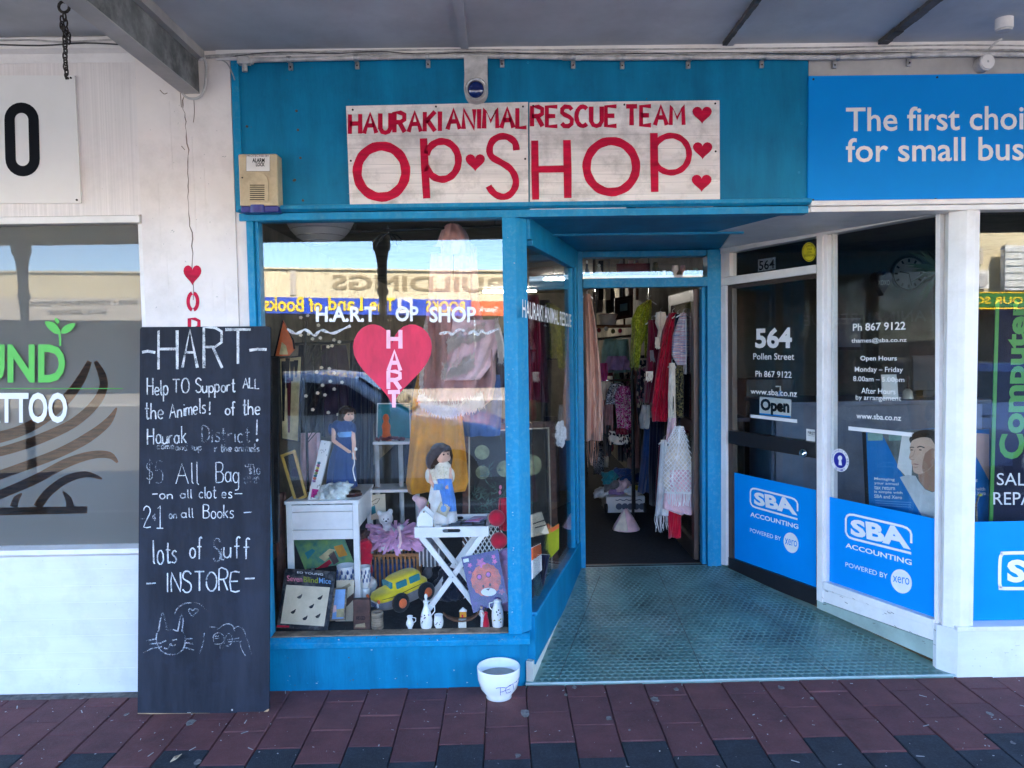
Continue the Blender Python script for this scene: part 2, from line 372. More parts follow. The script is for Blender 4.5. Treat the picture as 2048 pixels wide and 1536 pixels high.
mat('board_fascia', (.79,.735,.72), .6, var=.06, vs=4, stretch=(26,1,.15), bump=.4, bs=9, dirt=(.47,.43,.42), da=.5, ds=3)
mat('canopy_grey', (.52,.54,.58), .7, var=.1, vs=1.6, bump=.1, bs=20, dirt=(.33,.34,.38), da=.6, ds=2.2)
mat('beam_grey', (.20,.205,.21), .7, var=.3, vs=5, bump=.35, bs=25, dirt=(.45,.44,.43), da=.4, ds=10)
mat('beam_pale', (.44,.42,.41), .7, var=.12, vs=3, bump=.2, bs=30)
mat('batten_dark', (.085,.085,.09), .8, var=.3)
mat('conduit_grey', (.55,.53,.52), .5, var=.15, vs=14, dirt=(.2,.19,.18), da=.6, ds=18)
mat('cable_pale', (.48,.46,.45), .6, var=.2, vs=20)
mat('cable_dark', (.04,.04,.04), .6)
mat('galvanised', (.5,.5,.5), .35, metal=.85, var=.2, vs=60)
mat('rusty_chain', (.06,.05,.045), .7, metal=.4, var=.4, vs=60)
mat('black', (.012,.012,.014), .5); mat('lens_blue', lin((6,30,96)), .06, coat=1)
mat('black_print', lin((12,15,24)), .6, spec=.1)
mat('red_paint', lin((196,4,58)), .55, spec=.2, var=.16, vs=9, bump=.15, bs=60, stretch=(1,1,5))
mat('sign_board', (.85,.785,.755), .65, var=.11, vs=3.5, stretch=(.35,1,6), bump=.55, bs=24, dirt=(.25,.225,.21), da=.8, ds=8)
mat('sba_blue', (.0,.25,.72), .45, spec=.12, var=.03, vs=2)
mat('sba_white', (.80,.78,.78), .4, var=.02)
mat('alarm_cream', lin((198,180,148)), .5, var=.1, vs=8, dirt=lin((120,104,80)), da=.5, ds=14)
mat('alarm_blue', lin((36,40,120)), .35); mat('sticker_white', (.75,.74,.72), .4, var=.05)
mat('vinyl_base', (.18,.325,.295), .4, var=.2, vs=5, bump=.1, bs=80, dirt=(.36,.45,.42), da=.9, ds=1.3)
mat('vinyl_stud', (.08,.21,.19), .36, var=.35, vs=3, dirt=(.19,.30,.28), da=1.0, ds=1.3)
mat('vinyl_trim', (.36,.48,.47), .5)
mat('skirting_cream', (.62,.63,.55), .8, var=.08, vs=5, bump=.6, bs=50, dirt=(.3,.34,.3), da=.6, ds=6)
mat('skirting_vinyl', (.36,.46,.42), .5, var=.12, vs=6, dirt=(.2,.24,.22), da=.6, ds=9)
for i, (a, b) in enumerate((((.150,.048,.050),(.105,.034,.037)), ((.135,.045,.048),(.095,.032,.036)), ((.162,.053,.053),(.112,.037,.039)))):
    mat('paver_red%d' % i, a, .85, var=.15, vs=7, bump=.8, bs=260, vcol=b, dirt=(.19,.15,.15), da=.25, ds=70)
mat('paver_dark', (.020,.026,.038), .85, var=.2, vs=8, bump=.8, bs=260, dirt=(.13,.14,.16), da=.25, ds=80)
mat('mortar_dirt', (.055,.038,.037), .95, var=.3, vs=30); mat('concrete_edge', (.14,.125,.115), .9, var=.3, vs=20, bump=.5, bs=60)
mat('asphalt', (.21,.195,.17), .9, var=.2, vs=8, bump=.5, bs=120); mat('kerb_stone', (.5,.46,.40), .85, var=.15)
mat('gum_grey', (.24,.22,.21), .85, var=.25, vs=60); mat('leaf_tan', lin((196,176,148)), .7)
mat('bronze', (.085,.06,.05), .38, metal=.35, var=.12, vs=8); mat('bronze_dark', (.018,.018,.022), .4, metal=.2)
mat('chrome', (.75,.75,.76), .15, metal=1)
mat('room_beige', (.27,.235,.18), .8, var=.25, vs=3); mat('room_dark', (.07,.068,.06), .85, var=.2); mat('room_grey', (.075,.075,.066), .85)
mat('carpet_navy', (.008,.010,.016), .95, var=.4, vs=40, bump=.4, bs=150, dirt=(.03,.034,.045), da=.25, ds=50)
mat('wood_brown', lin((118,74,44)), .5, var=.25, vs=5, stretch=(1,1,8)); mat('wood_red', lin((112,52,34)), .5, var=.25, vs=7, stretch=(6,1,.6))
mat('wood_weather', lin((150,132,112)), .8, var=.35, vs=9, stretch=(1.2,1,12), bump=.5, bs=40, dirt=lin((50,42,36)), da=.7, ds=16)
mat('cream_wall', (.70,.60,.40), .8, var=.06, vs=1.2, dirt=(.5,.42,.28), da=.4, ds=1.5)
mat('beige_fascia', (.50,.44,.37), .7, var=.05); mat('letter_tan', (.33,.26,.155), .8, var=.1, vs=5)
mat('books_blue', lin((20,70,190)), .5); mat('books_yellow', lin((250,205,20)), .5); mat('spark_orange', lin((235,90,25)), .5)
mat('green_sign', lin((40,110,40)), .5); mat('white_card', (.75,.74,.72), .6, var=.03)
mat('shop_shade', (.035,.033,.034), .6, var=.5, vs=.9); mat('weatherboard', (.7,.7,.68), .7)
mat('car_blue', lin((208,224,246)), .3, metal=.0, coat=1, var=.02); mat('car_navy', lin((100,128,190)), .28, metal=.25, coat=1, var=.02); mat('car_glass', (.012,.014,.018), .05, spec=.6); mat('tyre', (.02,.02,.02), .85)
mat('chalk_board', (.025,.028,.040), .7, spec=.14, var=.2, vs=3, stretch=(3,1,.5), bump=.15, bs=60, dirt=(.03,.037,.062), da=.7, ds=5)
mat('ply_edge', lin((186,150,110)), .7)
broken_mat('chalk', (.70,.71,.73), .60, 380, soft=.18); broken_mat('chalk_thin', (.38,.40,.44), .42, 300); broken_mat('chalk_smear', (.12,.13,.17), .22, 60, soft=.4, stretch=(3,1,.35))
broken_mat('window_white', (.86,.85,.84), 1.1, 70, soft=.06); broken_mat('window_wave', (.7,.7,.71), .68, 120, soft=.25); broken_mat('lace_pink', lin((246,190,206)), .93, 420)
mat('heart_red', lin((214,38,76)), .6, var=.12, vs=12, stretch=(1,1,.35), bump=.2, bs=40)
mat('decal_green', lin((70,176,54)), .45, var=.05); mat('decal_white', (.72,.72,.72), .45, var=.03)
mat('yellow_sticker', lin((206,196,32)), .5); mat('key_blue', lin((18,30,140)), .4)
mat('dark_ink', (.012,.012,.016), .7, spec=.1); mat('crack_dark', (.10,.085,.075), .95); mat('crack_pale', (.27,.21,.18), .95)
glass_mat('glass_left', .019, tint=(.97,.975,.97), dust=.003); glass_mat('glass', .043, tint=(.985,.99,.985), dust=.0015); glass_mat('glass_side', .035, tint=(.98,.985,.98), dust=.002); glass_mat('glass_office', .032, tint=(.93,.945,.945)); glass_mat('clear_film', .012, tint=(.98,.98,.98))
def film_mat():
    m = bpy.data.materials.new('frosted_film'); m.use_nodes = True; MAT['frosted_film'] = m
    n = m.node_tree.nodes; l = m.node_tree.links; n.clear()
    o = n.new('ShaderNodeOutputMaterial'); d = n.new('ShaderNodeBsdfDiffuse'); d.inputs[0].default_value = (.27,.26,.245,1)
    t = n.new('ShaderNodeBsdfTranslucent'); t.inputs[0].default_value = (.4,.4,.4,1); tr = n.new('ShaderNodeBsdfTransparent')
    a = n.new('ShaderNodeMixShader'); a.inputs[0].default_value = .25; l.new(d.outputs[0], a.inputs[1]); l.new(t.outputs[0], a.inputs[2])
    b = n.new('ShaderNodeMixShader'); b.inputs[0].default_value = .22; l.new(a.outputs[0], b.inputs[1]); l.new(tr.outputs[0], b.inputs[2])
    l.new(b.outputs[0], o.inputs[0])
film_mat()
emit_mat('tube_light', (1.0,.95,.86), 12.0)

# ------------------------------------------------------------------ ground, road, pavement
def structure(name, mb, m, **k): o = mb.build(name, m, None, org=(0,0,0), **k); o['kind'] = 'structure'; return o
structure('road', MB().add([(-300,-300,-.16),(300,-300,-.16),(300,-4.35,-.16),(-300,-4.35,-.16)], [(0,1,2,3)]), 'asphalt')
structure('kerb', MB().box((-60,-4.35,-.3),(60,-4.2,-.012)), 'kerb_stone')
structure('far_pavement', MB().box((-60,-40,-.3),(60,-21.0,-.06)), 'kerb_stone')
pav = structure('pavement', MB().box((-60,-4.2,-.3),(60,.0,-.014)), 'mortar_dirt')
PW, PL_ = .1935, .268
def paver_mesh(m, x, y0, y1, tilt):
    b = MB(); g = .0018
    z = rnd.uniform(-.0015, .0015)
    c = [(x+g, y0+g), (x+PW-g, y0+g), (x+PW-g, y1-g), (x+g, y1-g)]; i = .0035
    t = [(x+g+i, y0+g+i), (x+PW-g-i, y0+g+i), (x+PW-g-i, y1-g-i), (x+g+i, y1-g-i)]
    zt = [z+rnd.uniform(-.0012,.0012) for _ in range(4)]
    vs = [(p[0], p[1], -.02) for p in c]+[(p[0], p[1], zz-.004) for p, zz in zip(c, zt)]+[(p[0], p[1], zz) for p, zz in zip(t, zt)]
    fs = []
    for k in (0, 4):
        for j in range(4): fs.append((k+j, k+(j+1) % 4, k+4+(j+1) % 4, k+4+j))
    fs.append((8,9,10,11)); b.add(vs, fs)
    return part('paver', b, m, pav)
for c in range(-15, 17):
    x = -.107+PW*c; odd = c % 2
    ys = [-.012]; j = -.144 if not odd else -.29
    while j > -1.9: ys.append(j); j -= PL_+.002
    for i in range(len(ys)-1):
        y1, y0 = ys[i], ys[i+1]
        dark = y0 < (-.69 if not odd else -.56)
        if i == 0 and y1-y0 < .03: continue
        paver_mesh('paver_dark' if dark else 'paver_red%d' % rnd.randrange(3), x, y0, y1, 0)
part('paving_field', MB().add([(-60,-4.19,-.006),(60,-4.19,-.006),(60,-1.93,-.006),(-60,-1.93,-.006)], [(0,1,2,3)]), 'paver_dark', pav)
# worn gum marks and scraps on the pavers
k = 0
for (px, py, rx, ry) in ((1050,1426,11,7),(1310,1399,8,6),(1149,1375,5,3),(381,1446,9,5),(1036,1512,6,3),(1259,1461,3,2),(1218,1437,6,3),(1132,1390,4,2),(395,1525,7,4),(165,1396,6,3),(1562,1376,6,4),(1624,1397,4,3),(2025,1486,5,3),(1980,1428,6,3),(252,1430,5,3),(1353,1379,5,3)):
    p = atz(px, py, .0); r = sizeat(rx, p.y); L = []
    for q in range(11):
        a = 6.283*q/11; s_ = rnd.uniform(.7, 1.2); L.append((p.x+r*s_*math.cos(a), p.y+r*1.5*s_*math.sin(a), .0012))
    o = part('gum_mark', MB().prism(L, (0,0,.0015)), 'gum_grey', pav)
lf = MB(); p = atz(352, 1520, .0)
for i in range(5):
    lf.add([(p.x-.012+.005*i, p.y+.0+.012*i, .004+.006*math.sin(i)), (p.x+.010+.004*i, p.y-.004+.012*i, .012), ], [])
lf = MB().add([p+V((-.016,-.02,.004)), p+V((.006,-.014,.012)), p+V((.016,.02,.016)), p+V((.0,.034,.004)), p+V((-.012,.012,.010)), p+V((-.016,-.02,.001)), p+V((.006,-.014,.009)), p+V((.016,.02,.013)), p+V((.0,.034,.001)), p+V((-.012,.012,.007))], [(0,1,2,3,4),(9,8,7,6,5),(0,5,6,1),(1,6,7,2),(2,7,8,3),(3,8,9,4),(4,9,5,0)])
solo('fallen_leaf', lf, 'leaf_tan', 'small dry tan leaf lying on a dark paver', 'leaf')
MS = MB()
for i in range(520):
    x = rnd.uniform(-2.6,2.8); y = rnd.uniform(-1.5,-.03); r = rnd.choice((.0009,.0012,.0016,.0032)); a = rnd.uniform(0,3)
    l_ = r*rnd.choice((1,1,1,2,5)); d = V((math.cos(a),math.sin(a),0))*l_; e = V((-math.sin(a),math.cos(a),0))*r*.7
    q = V((x,y,.003)); MS.prism([q-d-e, q+d-e, q+d+e, q-d+e], (0,0,.0012))
lt = part('litter_specks', MS, 'cable_pale', pav); lt['kind'] = 'stuff'

# recess floor: vinyl ramp with round studs
RA, RB = V((.085,-.01,.012)), V((2.245,-.01,.012))
DL, DR = at(1160,1131,1.46), at(1440,1131,1.46)
ZF = .152; YD = 1.46
def ramp_z(y): return .012+(ZF-.012)*max(0, y+.01)/(YD+.01)
def hx(y):   # side limits of the recess floor at depth y
    t = (y+.01)/(YD+.01); return RA.x+.03+(DL.x-RA.x-.02)*t, RB.x-.05+(DR.x-RB.x+.06)*t
fl = structure('recess_floor', MB().prism([(RA.x,RA.y,.012),(RB.x,RB.y,.012),(1.50,1.495,ramp_z(1.495)),(.47,1.495,ramp_z(1.495))], (0,0,-.05)), 'vinyl_base')
part('edge_trim', MB().tube([(RA.x,-.014,.010),(RB.x,-.014,.010)], .006, 6), 'vinyl_trim', fl)
slope = math.atan((ZF-.012)/(YD+.01))
sm = bpy.data.meshes.new('stud'); N = 14; rr = .0158
vv = [(rr*math.cos(6.2832*q/N), rr*.98*math.sin(6.2832*q/N), -.002) for q in range(N)]+[(rr*.86*math.cos(6.2832*q/N), rr*.86*math.sin(6.2832*q/N), .0022) for q in range(N)]
sm.from_pydata(vv, [], [(q,(q+1)%N,N+(q+1)%N,N+q) for q in range(N)]+[tuple(range(N,2*N))]); sm.materials.append(MAT['vinyl_stud'])
pts = []; pit = .0372; row = 0; y = .004
while y < 1.44:
    a, b = hx(y); x = a+.01+(pit/2 if row % 2 else 0)+.0
    x = math.ceil((a+.014)/pit)*pit+(pit/2 if row % 2 else 0)
    while x < b-.01: pts.append((x, y)); x += pit
    y += pit*.866; row += 1
rest = MB(); cs, sn = math.cos(slope), math.sin(slope)
for i, (x, y) in enumerate(pts):
    if i < 290:
        o = bpy.data.objects.new('stud', sm); C.objects.link(o); o.parent = fl; o.location = (x, y, ramp_z(y)); o.rotation_euler = (slope, 0, 0)
    else:
        rest.add([(x+p[0], y+p[1]*cs, ramp_z(y)+p[1]*sn+p[2]) for p in vv], [(q,(q+1)%N,N+(q+1)%N,N+q) for q in range(N)]+[tuple(range(N,2*N))])
o = part('far_studs', rest, 'vinyl_stud', fl); o['kind'] = 'stuff'

# ------------------------------------------------------------------ op shop building
XL, XR = at(476,280,0).x, at(1616,280,0).x
ZH = 2.30
xg0, xg1 = at(533,850,.03).x, at(1010.5,850,.03).x
zg0, zg1 = at(780,1264,.03).z, at(760,441,.03).z
xp = at(1037,850,-.02).x
A0, A1 = V((.118,.0,0)), V((DL.x,YD,0))
SN = V((A1.y-A0.y, -(A1.x-A0.x), 0)).normalized()          # points into the recess
SP = (V(A0), SN)
def sp(t, z, off=0.): return A0.lerp(A1, t)+SN*off+V((0,0,z))
shop = thing('op_shop', 'turquoise painted charity shop with display window and recessed doorway', 'shop')
part('fascia_board', MB().box((XL,0,ZH+.04),(XR,.06,3.075)), 'paint_blue', shop)
part('fascia_edge', MB().box((XL-.02,-.012,ZH+.04),(XL+.018,.05,3.06)), 'paint_blue_trim', shop, bevel=.003)
part('head_moulding', MB().prism([(XL,-.05,2.345),(XL,-.05,2.362),(XL,0,2.372),(XL,.05,2.372),(XL,.05,2.335),(XL,-.03,2.335)], (XR-XL,0,0)), 'paint_blue_trim', shop)
part('head_rail', MB().prism([(XL,-.022,2.297),(XL,-.022,2.331),(XL,.05,2.331),(XL,.05,2.297)], (XR-XL-.005,0,0)), 'paint_blue_trim', shop)
for (px, py) in ((593,222),(596,260),(601,316),(590,360),(606,401),(588,361),(1603,247),(1601,402),(1598,345),(1056,125),(494,253)):
    p = at(px, py, 0); part('nail_head', MB().lathe(p+V((0,.003,0)), [(.0,.0),(.006,0),(.006,.006),(0,.006)], 8, ax=(0,-1,0)), 'paint_blue_trim' if px > 1000 else 'crack_dark', shop)
# window frame
fr = part('window_frame', MB().box((XL+.03,-.02,.26),(xg0-.018,.07,ZH-.004)), 'paint_blue_trim', shop, bevel=.004)
part('stile_bead', MB().box((xg0-.017,.0,zg0-.02),(xg0,.07,zg1+.004)), 'paint_blue_trim', fr, bevel=.003)
part('top_bead', MB().box((xg0+.0005,.0,zg1),(xg1-.0005,.06,ZH-.006)), 'paint_blue_trim', fr, bevel=.003)
part('corner_post', MB().prism([(xg1,-.024,.265),(xp,-.024,.265),(xp+.055,.035,.265),(xp+.05,.09,.265),(xg1,.075,.265)], (0,0,ZH-.268)), 'paint_blue_trim', fr, bevel=.004)
part('timber_sill', MB().box((xg0-.015,.0,zg0-.035),(xg1-.002,.07,zg0)), 'wood_weather', fr, bevel=.003)
part('sill_nosing', MB().prism([(XL+.02,-.032,.215),(XL+.02,-.036,.243),(XL+.02,-.006,.262),(XL+.02,.05,.262),(XL+.02,.05,.215)], (xp-XL+.02,0,0)), 'paint_blue_trim', shop, bevel=.003)
part('stall_riser', MB().prism([(XL+.02,-.012,-.01),(xp-.012,-.012,-.01),(xp+.03,.03,-.01),(xp+.03,.06,-.01),(XL+.02,.06,-.01)], (0,0,.227)), 'paint_blue', shop)
pane = part('window_pane', MB().box((xg0-.008,.034,zg0-.005),(xg1+.008,.040,zg1+.008)), 'glass', shop)
PG = .034                                                    # plane the window signs are painted on
# painted lettering on the pane
def dec(name, mb, m, par=pane, **k): return part(name, mb, m, par, **k)
hl = heart_loop(785,731,158,166,44)
dec('painted_heart', MB().poly([pxpoly(hl, PG, .0015)]), 'heart_red')
w = MB()
for s, x0, y0, x1, y1 in (('H',777,660,801,697),('A',777,702,801,741),('R',777,743,801,778),('T',776,784,800,815)): write(w, s, x0, y0, x1, y1, PG, 8, (0,-1,0), eps=.003)
dec('heart_lettering', w, 'lace_pink')
dec('window_lettering', ptext('H.A.R.T', 632, 613, 752, 644, PG, .03), 'window_white')
dec('window_lettering', ptext('OP', 791, 612, 837, 643, PG, .03), 'window_white')
dec('window_lettering', ptext('SHOP', 859, 613, 952, 645, PG, .03), 'window_white')
for L in ([(380,1215),(430,1250),(470,1265),(515,1250),(560,1225),(610,1250),(660,1285),(700,1250),(740,1230),(790,1250),(860,1260),(940,1225),(1030,1185)],):
    L2 = smooth_line([(500+x/5.12, 420+y/5.12) for x, y in L], 4); dec('painted_flourish', MB().ribbon(pxpoly(L2, PG), [.006+.009*abs(math.sin(i*.42)) for i in range(len(L2))], (0,-1,0), eps=.0015), 'window_wave')
for L in ([(605,1270),(660,1258),(700,1250),(740,1275),(770,1250),(800,1225),(835,1225),(865,1240)], [(905,1270),(935,1250),(960,1240),(1000,1275),(1025,1255),(1050,1240),(1090,1265),(1150,1240),(1220,1215)]):
    L2 = smooth_line([(760+x/5.12, 420+y/5.12) for x, y in L], 4); dec('painted_flourish', MB().ribbon(pxpoly(L2, PG), [.006+.009*abs(math.sin(i*.42)) for i in range(len(L2))], (0,-1,0), eps=.0015), 'window_wave')
# side window of the recess
def side(name, t0, t1, z0, z1, o0, o1, m='paint_blue_trim', par=None, zb=None, **k):
    q = [sp(t0,z0,o0), sp(t1,zb if zb is not None else z0,o0), sp(t1,z1,o0), sp(t0,z1,o0)]
    return part(name, MB().prism(q, SN*(o1-o0)), m, par or shop, **k)
side('side_skirting', .0, 1.0, .0, .115, -.03, .004, 'skirting_cream', zb=.13)
side('side_riser', .02, .985, .09, .335, -.06, .012, 'paint_blue')
side('side_sill', .025, .93, .335, .352, -.05, .02, bevel=.003)
side('side_head', .03, .985, 2.2, ZH, -.05, .012)
side('side_head_bead', .05, .96, 2.17, 2.199, -.03, .018, bevel=.003)
side('side_stile', .83, .885, .353, 2.169, -.04, .012, bevel=.003)
side('side_mould', .89, .93, .36, 2.195, -.03, .022, bevel=.004)
sg = side('side_pane', .05, .835, .35, 2.18, -.006, -.001, 'glass_side')
dec('side_lettering', fit_text('HAURAKI ANIMAL RESCUE', [at(1044,635,SP), at(1142,655,SP), at(1142,629,SP), at(1044,598,SP)], .01), 'window_white', sg)
gp = [at(1121+(11+2*math.sin(a*2.3))*math.cos(a*.2618), 868+(27+3*math.sin(a*1.7))*math.sin(a*.2618), SP)+SN*.0012 for a in range(24)]
dec('glue_patch', MB().poly([gp]), 'window_wave', sg)
# door frame of the shop
zt = [at(1280,y,YD).z for y in (497,514,556,575)]
def jamb(name, x0, x1, z0, z1, y0=YD-.02, y1=YD+.09, m='paint_blue_trim', **k): return part(name, MB().box((x0,y0,z0),(x1,y1,z1)), m, shop, bevel=.003, **k)
xj = [at(x,850,YD).x for x in (1133,1150,1168,1405,1413,1437)]
jamb('door_jamb', xj[0], xj[1], ZF-.02, ZH, YD-.03, YD+.05); jamb('door_jamb', xj[1]+.001, xj[2], ZF-.03, ZH-.001)
jamb('door_jamb', xj[4], xj[5]+.01, ZF-.03, ZH-.001, YD-.03); jamb('door_stop', xj[3], xj[4]-.001, ZF-.01, zt[2], YD+.01, YD+.08)
jamb('door_head', xj[2]+.001, xj[4]-.001, zt[1]+.0, ZH-.002); jamb('transom_rail', xj[2]+.001, xj[4]-.001, zt[3], zt[2]-.002, YD-.035, YD+.06)
part('transom_pane', MB().box((xj[2],YD+.03,zt[2]-.01),(xj[4],YD+.035,zt[1]+.01)), 'glass_side', shop)
jamb('door_threshold', xj[1], xj[4], ZF-.04, ZF+.004, YD+.03, YD+.055, m='bronze')
# recess soffit, blue over the shop side
sx = at(1530,430,0).x
part('soffit_board', MB().prism([(xp,-.02,ZH+.0),(1.40,-.02,ZH),(1.20,.62,ZH),(.3,.62,ZH)], (0,0,.02)), 'paint_blue', shop)
part('soffit_board', MB().prism([(.28,.626,ZH+.004),(1.30,.626,ZH+.004),(1.475,1.5,ZH+.004),(.5,1.5,ZH+.004)], (0,0,.02)), 'paint_blue', shop)
part('soffit_batten', MB().box((.28,.60,ZH-.012),(1.36,.625,ZH+.0)), 'paint_blue_trim', shop)
# the wall pier between the shops
px0 = at(292,600,0).x
pier = part('pier', MB().box((px0,-.012,-.01),(XL-.022,.12,3.2)), 'plaster_white', shop)
part('pier_margin', MB().box((XL-.021,-.004,-.01),(XL+.029,.06,2.345)), 'plaster_white', shop)
for i in range(30):
    x, y = rnd.uniform(300,466), rnd.uniform(180,645); p = at(x, y, -.012); l_ = rnd.choice((1.2,1.5,2,4)); a_ = rnd.uniform(0,3.14)
    part('plaster_pit', MB().ribbon([p, at(x+l_*math.cos(a_), y+l_*math.sin(a_), -.012)], rnd.uniform(.0015,.0035), (0,-1,0), eps=.0008), 'beam_pale', pier)
for i in range(7):
    x = rnd.uniform(310,460); y = rnd.uniform(200,560); l_ = rnd.uniform(60,220)
    part('paint_run', MB().tube([at(x, y, -.012), at(x+l_*.025, y+l_*.5, -.0115), at(x+l_*.05, y+l_, -.012)], .0016, 5), 'plaster_white', pier)
cr = [(369,185),(366,210),(372,235),(371,262),(377,300),(375,335),(378,372),(377,405),(380,440),(384,478),(384,520),(385,555),(387,600)]
part('plaster_crack', MB().ribbon([at(x+rnd.uniform(-2,2), y, -.012) for x, y in smooth_line(cr, 3)], [sizeat(rnd.uniform(.8,2.6), 0) for _ in range(37)], (0,-1,0), eps=.0012), 'crack_pale', pier)
for L in ([(361,186),(363,215)],[(388,200),(389,225),(387,245)],[(363,292),(370,300)],[(320,180),(328,188),(335,186)]):
    part('plaster_crack', MB().ribbon([at(x, y, -.012) for x, y in smooth_line(L, 3)], sizeat(1.6, 0), (0,-1,0), eps=.0012), 'crack_pale', pier)
part('stencil_heart', MB().poly([pxpoly(heart_loop(385,551,36,41), -.012, .0015)]), 'red_paint', pier)
w = MB()
for a0, a1 in ((100,260),(280,440)): w.ribbon([at(386+9.5*math.cos(math.radians(a)), 603-17*math.sin(math.radians(a)), -.012) for a in range(a0, a1+1, 10)], sizeat(7,0), (0,-1,0), eps=.0015)
write(w, 'P', 379, 638, 398, 676, -.012, 7, (0,-1,0), eps=.0015)
part('stencil_lettering', w, 'red_paint', pier)
# interior of the shop (room seen through window and door)
YB = 10.0
part('floor', MB().prism([(px0,.06,.12),(A0.x-.02,.06,.12),(DL.x-.03,YD,.12),(xj[5],YD,.12),(xj[5],YB,.12),(px0,YB,.12)], (0,0,.034)), 'carpet_navy', shop)
part('ceiling', MB().prism([(px0,.07,2.56),(XR,.07,2.56),(XR,YB,2.56),(px0,YB,2.56)], (0,0,.05)), 'room_beige', shop)
part('side_wall', MB().box((px0-.02,.1,.1),(px0+.03,YB,2.6)), 'room_beige', shop)
part('party_wall', MB().box((xj[5]+.012,YD+.02,.1),(xj[5]+.075,YB,2.6)), 'room_beige', shop)
part('back_wall', MB().box((px0,YB,.1),(xj[5]+.07,YB+.05,2.6)), 'room_beige', shop)
part('display_floor', MB().prism([(px0+.04,.075,zg0-.03),(A0.x-.035,.075,zg0-.03),(sp(.62,0).x-.05,sp(.62,0).y,zg0-.03),(px0+.04,sp(.62,0).y,zg0-.03)], (0,0,.025)), 'carpet_navy', shop)
part('display_kick', MB().box((px0+.04,sp(.62,0).y-.01,.15),(sp(.62,0).x-.06,sp(.62,0).y+.01,zg0-.01)), 'paint_blue', shop)
ZS = zg0-.005
part('upper_wall', MB().box((-9,.06,2.7),(9,.5,5.9)), 'plaster_white', shop)  # unseen upper front, its height shaped for the shadow on the street
part('rear_sun_block', MB().box((-9,.5,2.72),(9,9,5.7)), 'plaster_white', shop)  # unseen solid block added to keep sun out of the rooms
# ------------------------------------------------------------------ tattoo studio (left)
tat = thing('tattoo_studio', 'white shopfront with frosted wave window and zero sign', 'shop')
XT = -4.6
zt0, zt1 = at(150,1089,.02).z, at(150,455,.02).z
part('fascia_cladding', MB().box((XT,.0,2.335),(px0-.003,.06,3.05)), 'board_fascia', tat)
part('cornice', MB().prism([(XT,-.05,3.10),(XT,-.05,3.15),(XT,.05,3.2),(XT,.05,3.05),(XT,-.004,3.05),(XT,-.02,3.085)], (px0+.1-XT,0,0)), 'white_paint', tat)
part('head_trim', MB().box((XT,-.03,zt1+.012),(px0-.004,.05,2.33)), 'white_paint', tat, bevel=.004)
part('sill', MB().prism([(XT,-.03,zt0-.035),(XT,-.03,zt0-.012),(XT,.05,zt0),(XT,.05,zt0-.05),(XT,-.01,zt0-.05)], (px0-.004-XT,0,0)), 'white_paint', tat)
part('stall_wall', MB().box((XT,.0,-.01),(px0-.003,.08,zt0-.051)), 'white_base', tat)
part('jamb_trim', MB().box((px0-.022,-.004,zt0-.0),(px0-.004,.05,zt1+.011)), 'white_paint', tat)
for i in range(8):
    z = zt0-.12-.083*i
    if z > .05: part('course_line', MB().box((XT,-.0022,z),(px0-.01,.01,z+.003)), 'white_base', tat)
tp = part('window_pane', MB().box((XT,.02,zt0-.002),(px0-.02,.026,zt1+.014)), 'glass_left', tat)
def t5(x, y): return (x/2.743, 440+y/2.743)
def t8(x, y): return (x/2.666, 960+y/2.666)
def rib_loop(pts, ws):
    P = smooth_line(pts, 4); n = len(P); Lf, Rt = [], []
    for i in range(n):
        a, b = P[max(0,i-1)], P[min(n-1,i+1)]; d = (b[0]-a[0], b[1]-a[1]); q = math.hypot(*d) or 1
        t = i/(n-1)*(len(ws)-1); k = min(int(t), len(ws)-2); wv = (ws[k]*(1-(t-k))+ws[k+1]*(t-k))/2
        Lf.append((P[i][0]-d[1]/q*wv, P[i][1]+d[0]/q*wv)); Rt.append((P[i][0]+d[1]/q*wv, P[i][1]-d[0]/q*wv))
    return Lf+Rt[::-1]
waves = [([(-60,1205),(90,1165),(230,1095),(360,985),(440,880),(492,775)], [66,60,60,58,50,26]),
         ([(523,775),(560,850),(567,920),(520,1010),(400,1115),(220,1200),(60,1255),(-60,1285)], [20,44,46,50,52,54,52,50]),
         ([(640,1030),(590,1110),(480,1195),(330,1275),(150,1345),(-60,1420)], [8,44,56,52,50,50]),
         ([(645,1330),(600,1290),(500,1290),(360,1335),(200,1420),(40,1490),(-60,1530)], [12,38,44,52,52,50,48]),
         ([(560,1420),(470,1395),(360,1425),(270,1490),(225,1545),(205,1575)], [10,34,44,48,50,46]),
         ([(120,1500),(90,1530),(75,1575)], [8,36,44]), ([(345,1490),(375,1530),(385,1575)], [8,36,44])]
holes = [[t5(*p) for p in rib_loop(a, b)] for a, b in waves]
fp = .032
outer = [(-760,470),(293,448),(322,1094),(-760,1098)]
cp2, ce2 = [], []
for lp in [outer]+holes+[[t8(-60,148),t8(466,140),t8(466,178),t8(-60,190)]]:
    k0 = len(cp2); cp2 += [V((x, y)) for x, y in lp]; ce2 += [(k0+i, k0+(i+1) % len(lp)) for i in range(len(lp))]
dv, de, df, *_ = delaunay_2d_cdt(cp2, ce2, [], 1, 1e-4)
def inside(p, lp):
    c = False
    for i in range(len(lp)):
        (xa_, ya_), (xb_, yb_) = lp[i], lp[i-1]
        if (ya_ > p[1]) != (yb_ > p[1]) and p[0] < (xb_-xa_)*(p[1]-ya_)/(yb_-ya_)+xa_: c = not c
    return c
hl_ = holes+[[t8(-60,148),t8(466,140),t8(466,178),t8(-60,190)]]
df = [f for f in df if not any(inside((sum(dv[i][0] for i in f)/len(f), sum(dv[i][1] for i in f)/len(f)), h) for h in hl_)]
part('frosted_film', MB().add([at(p[0], p[1], fp) for p in dv], [tuple(f) for f in df]), 'frosted_film', tp)
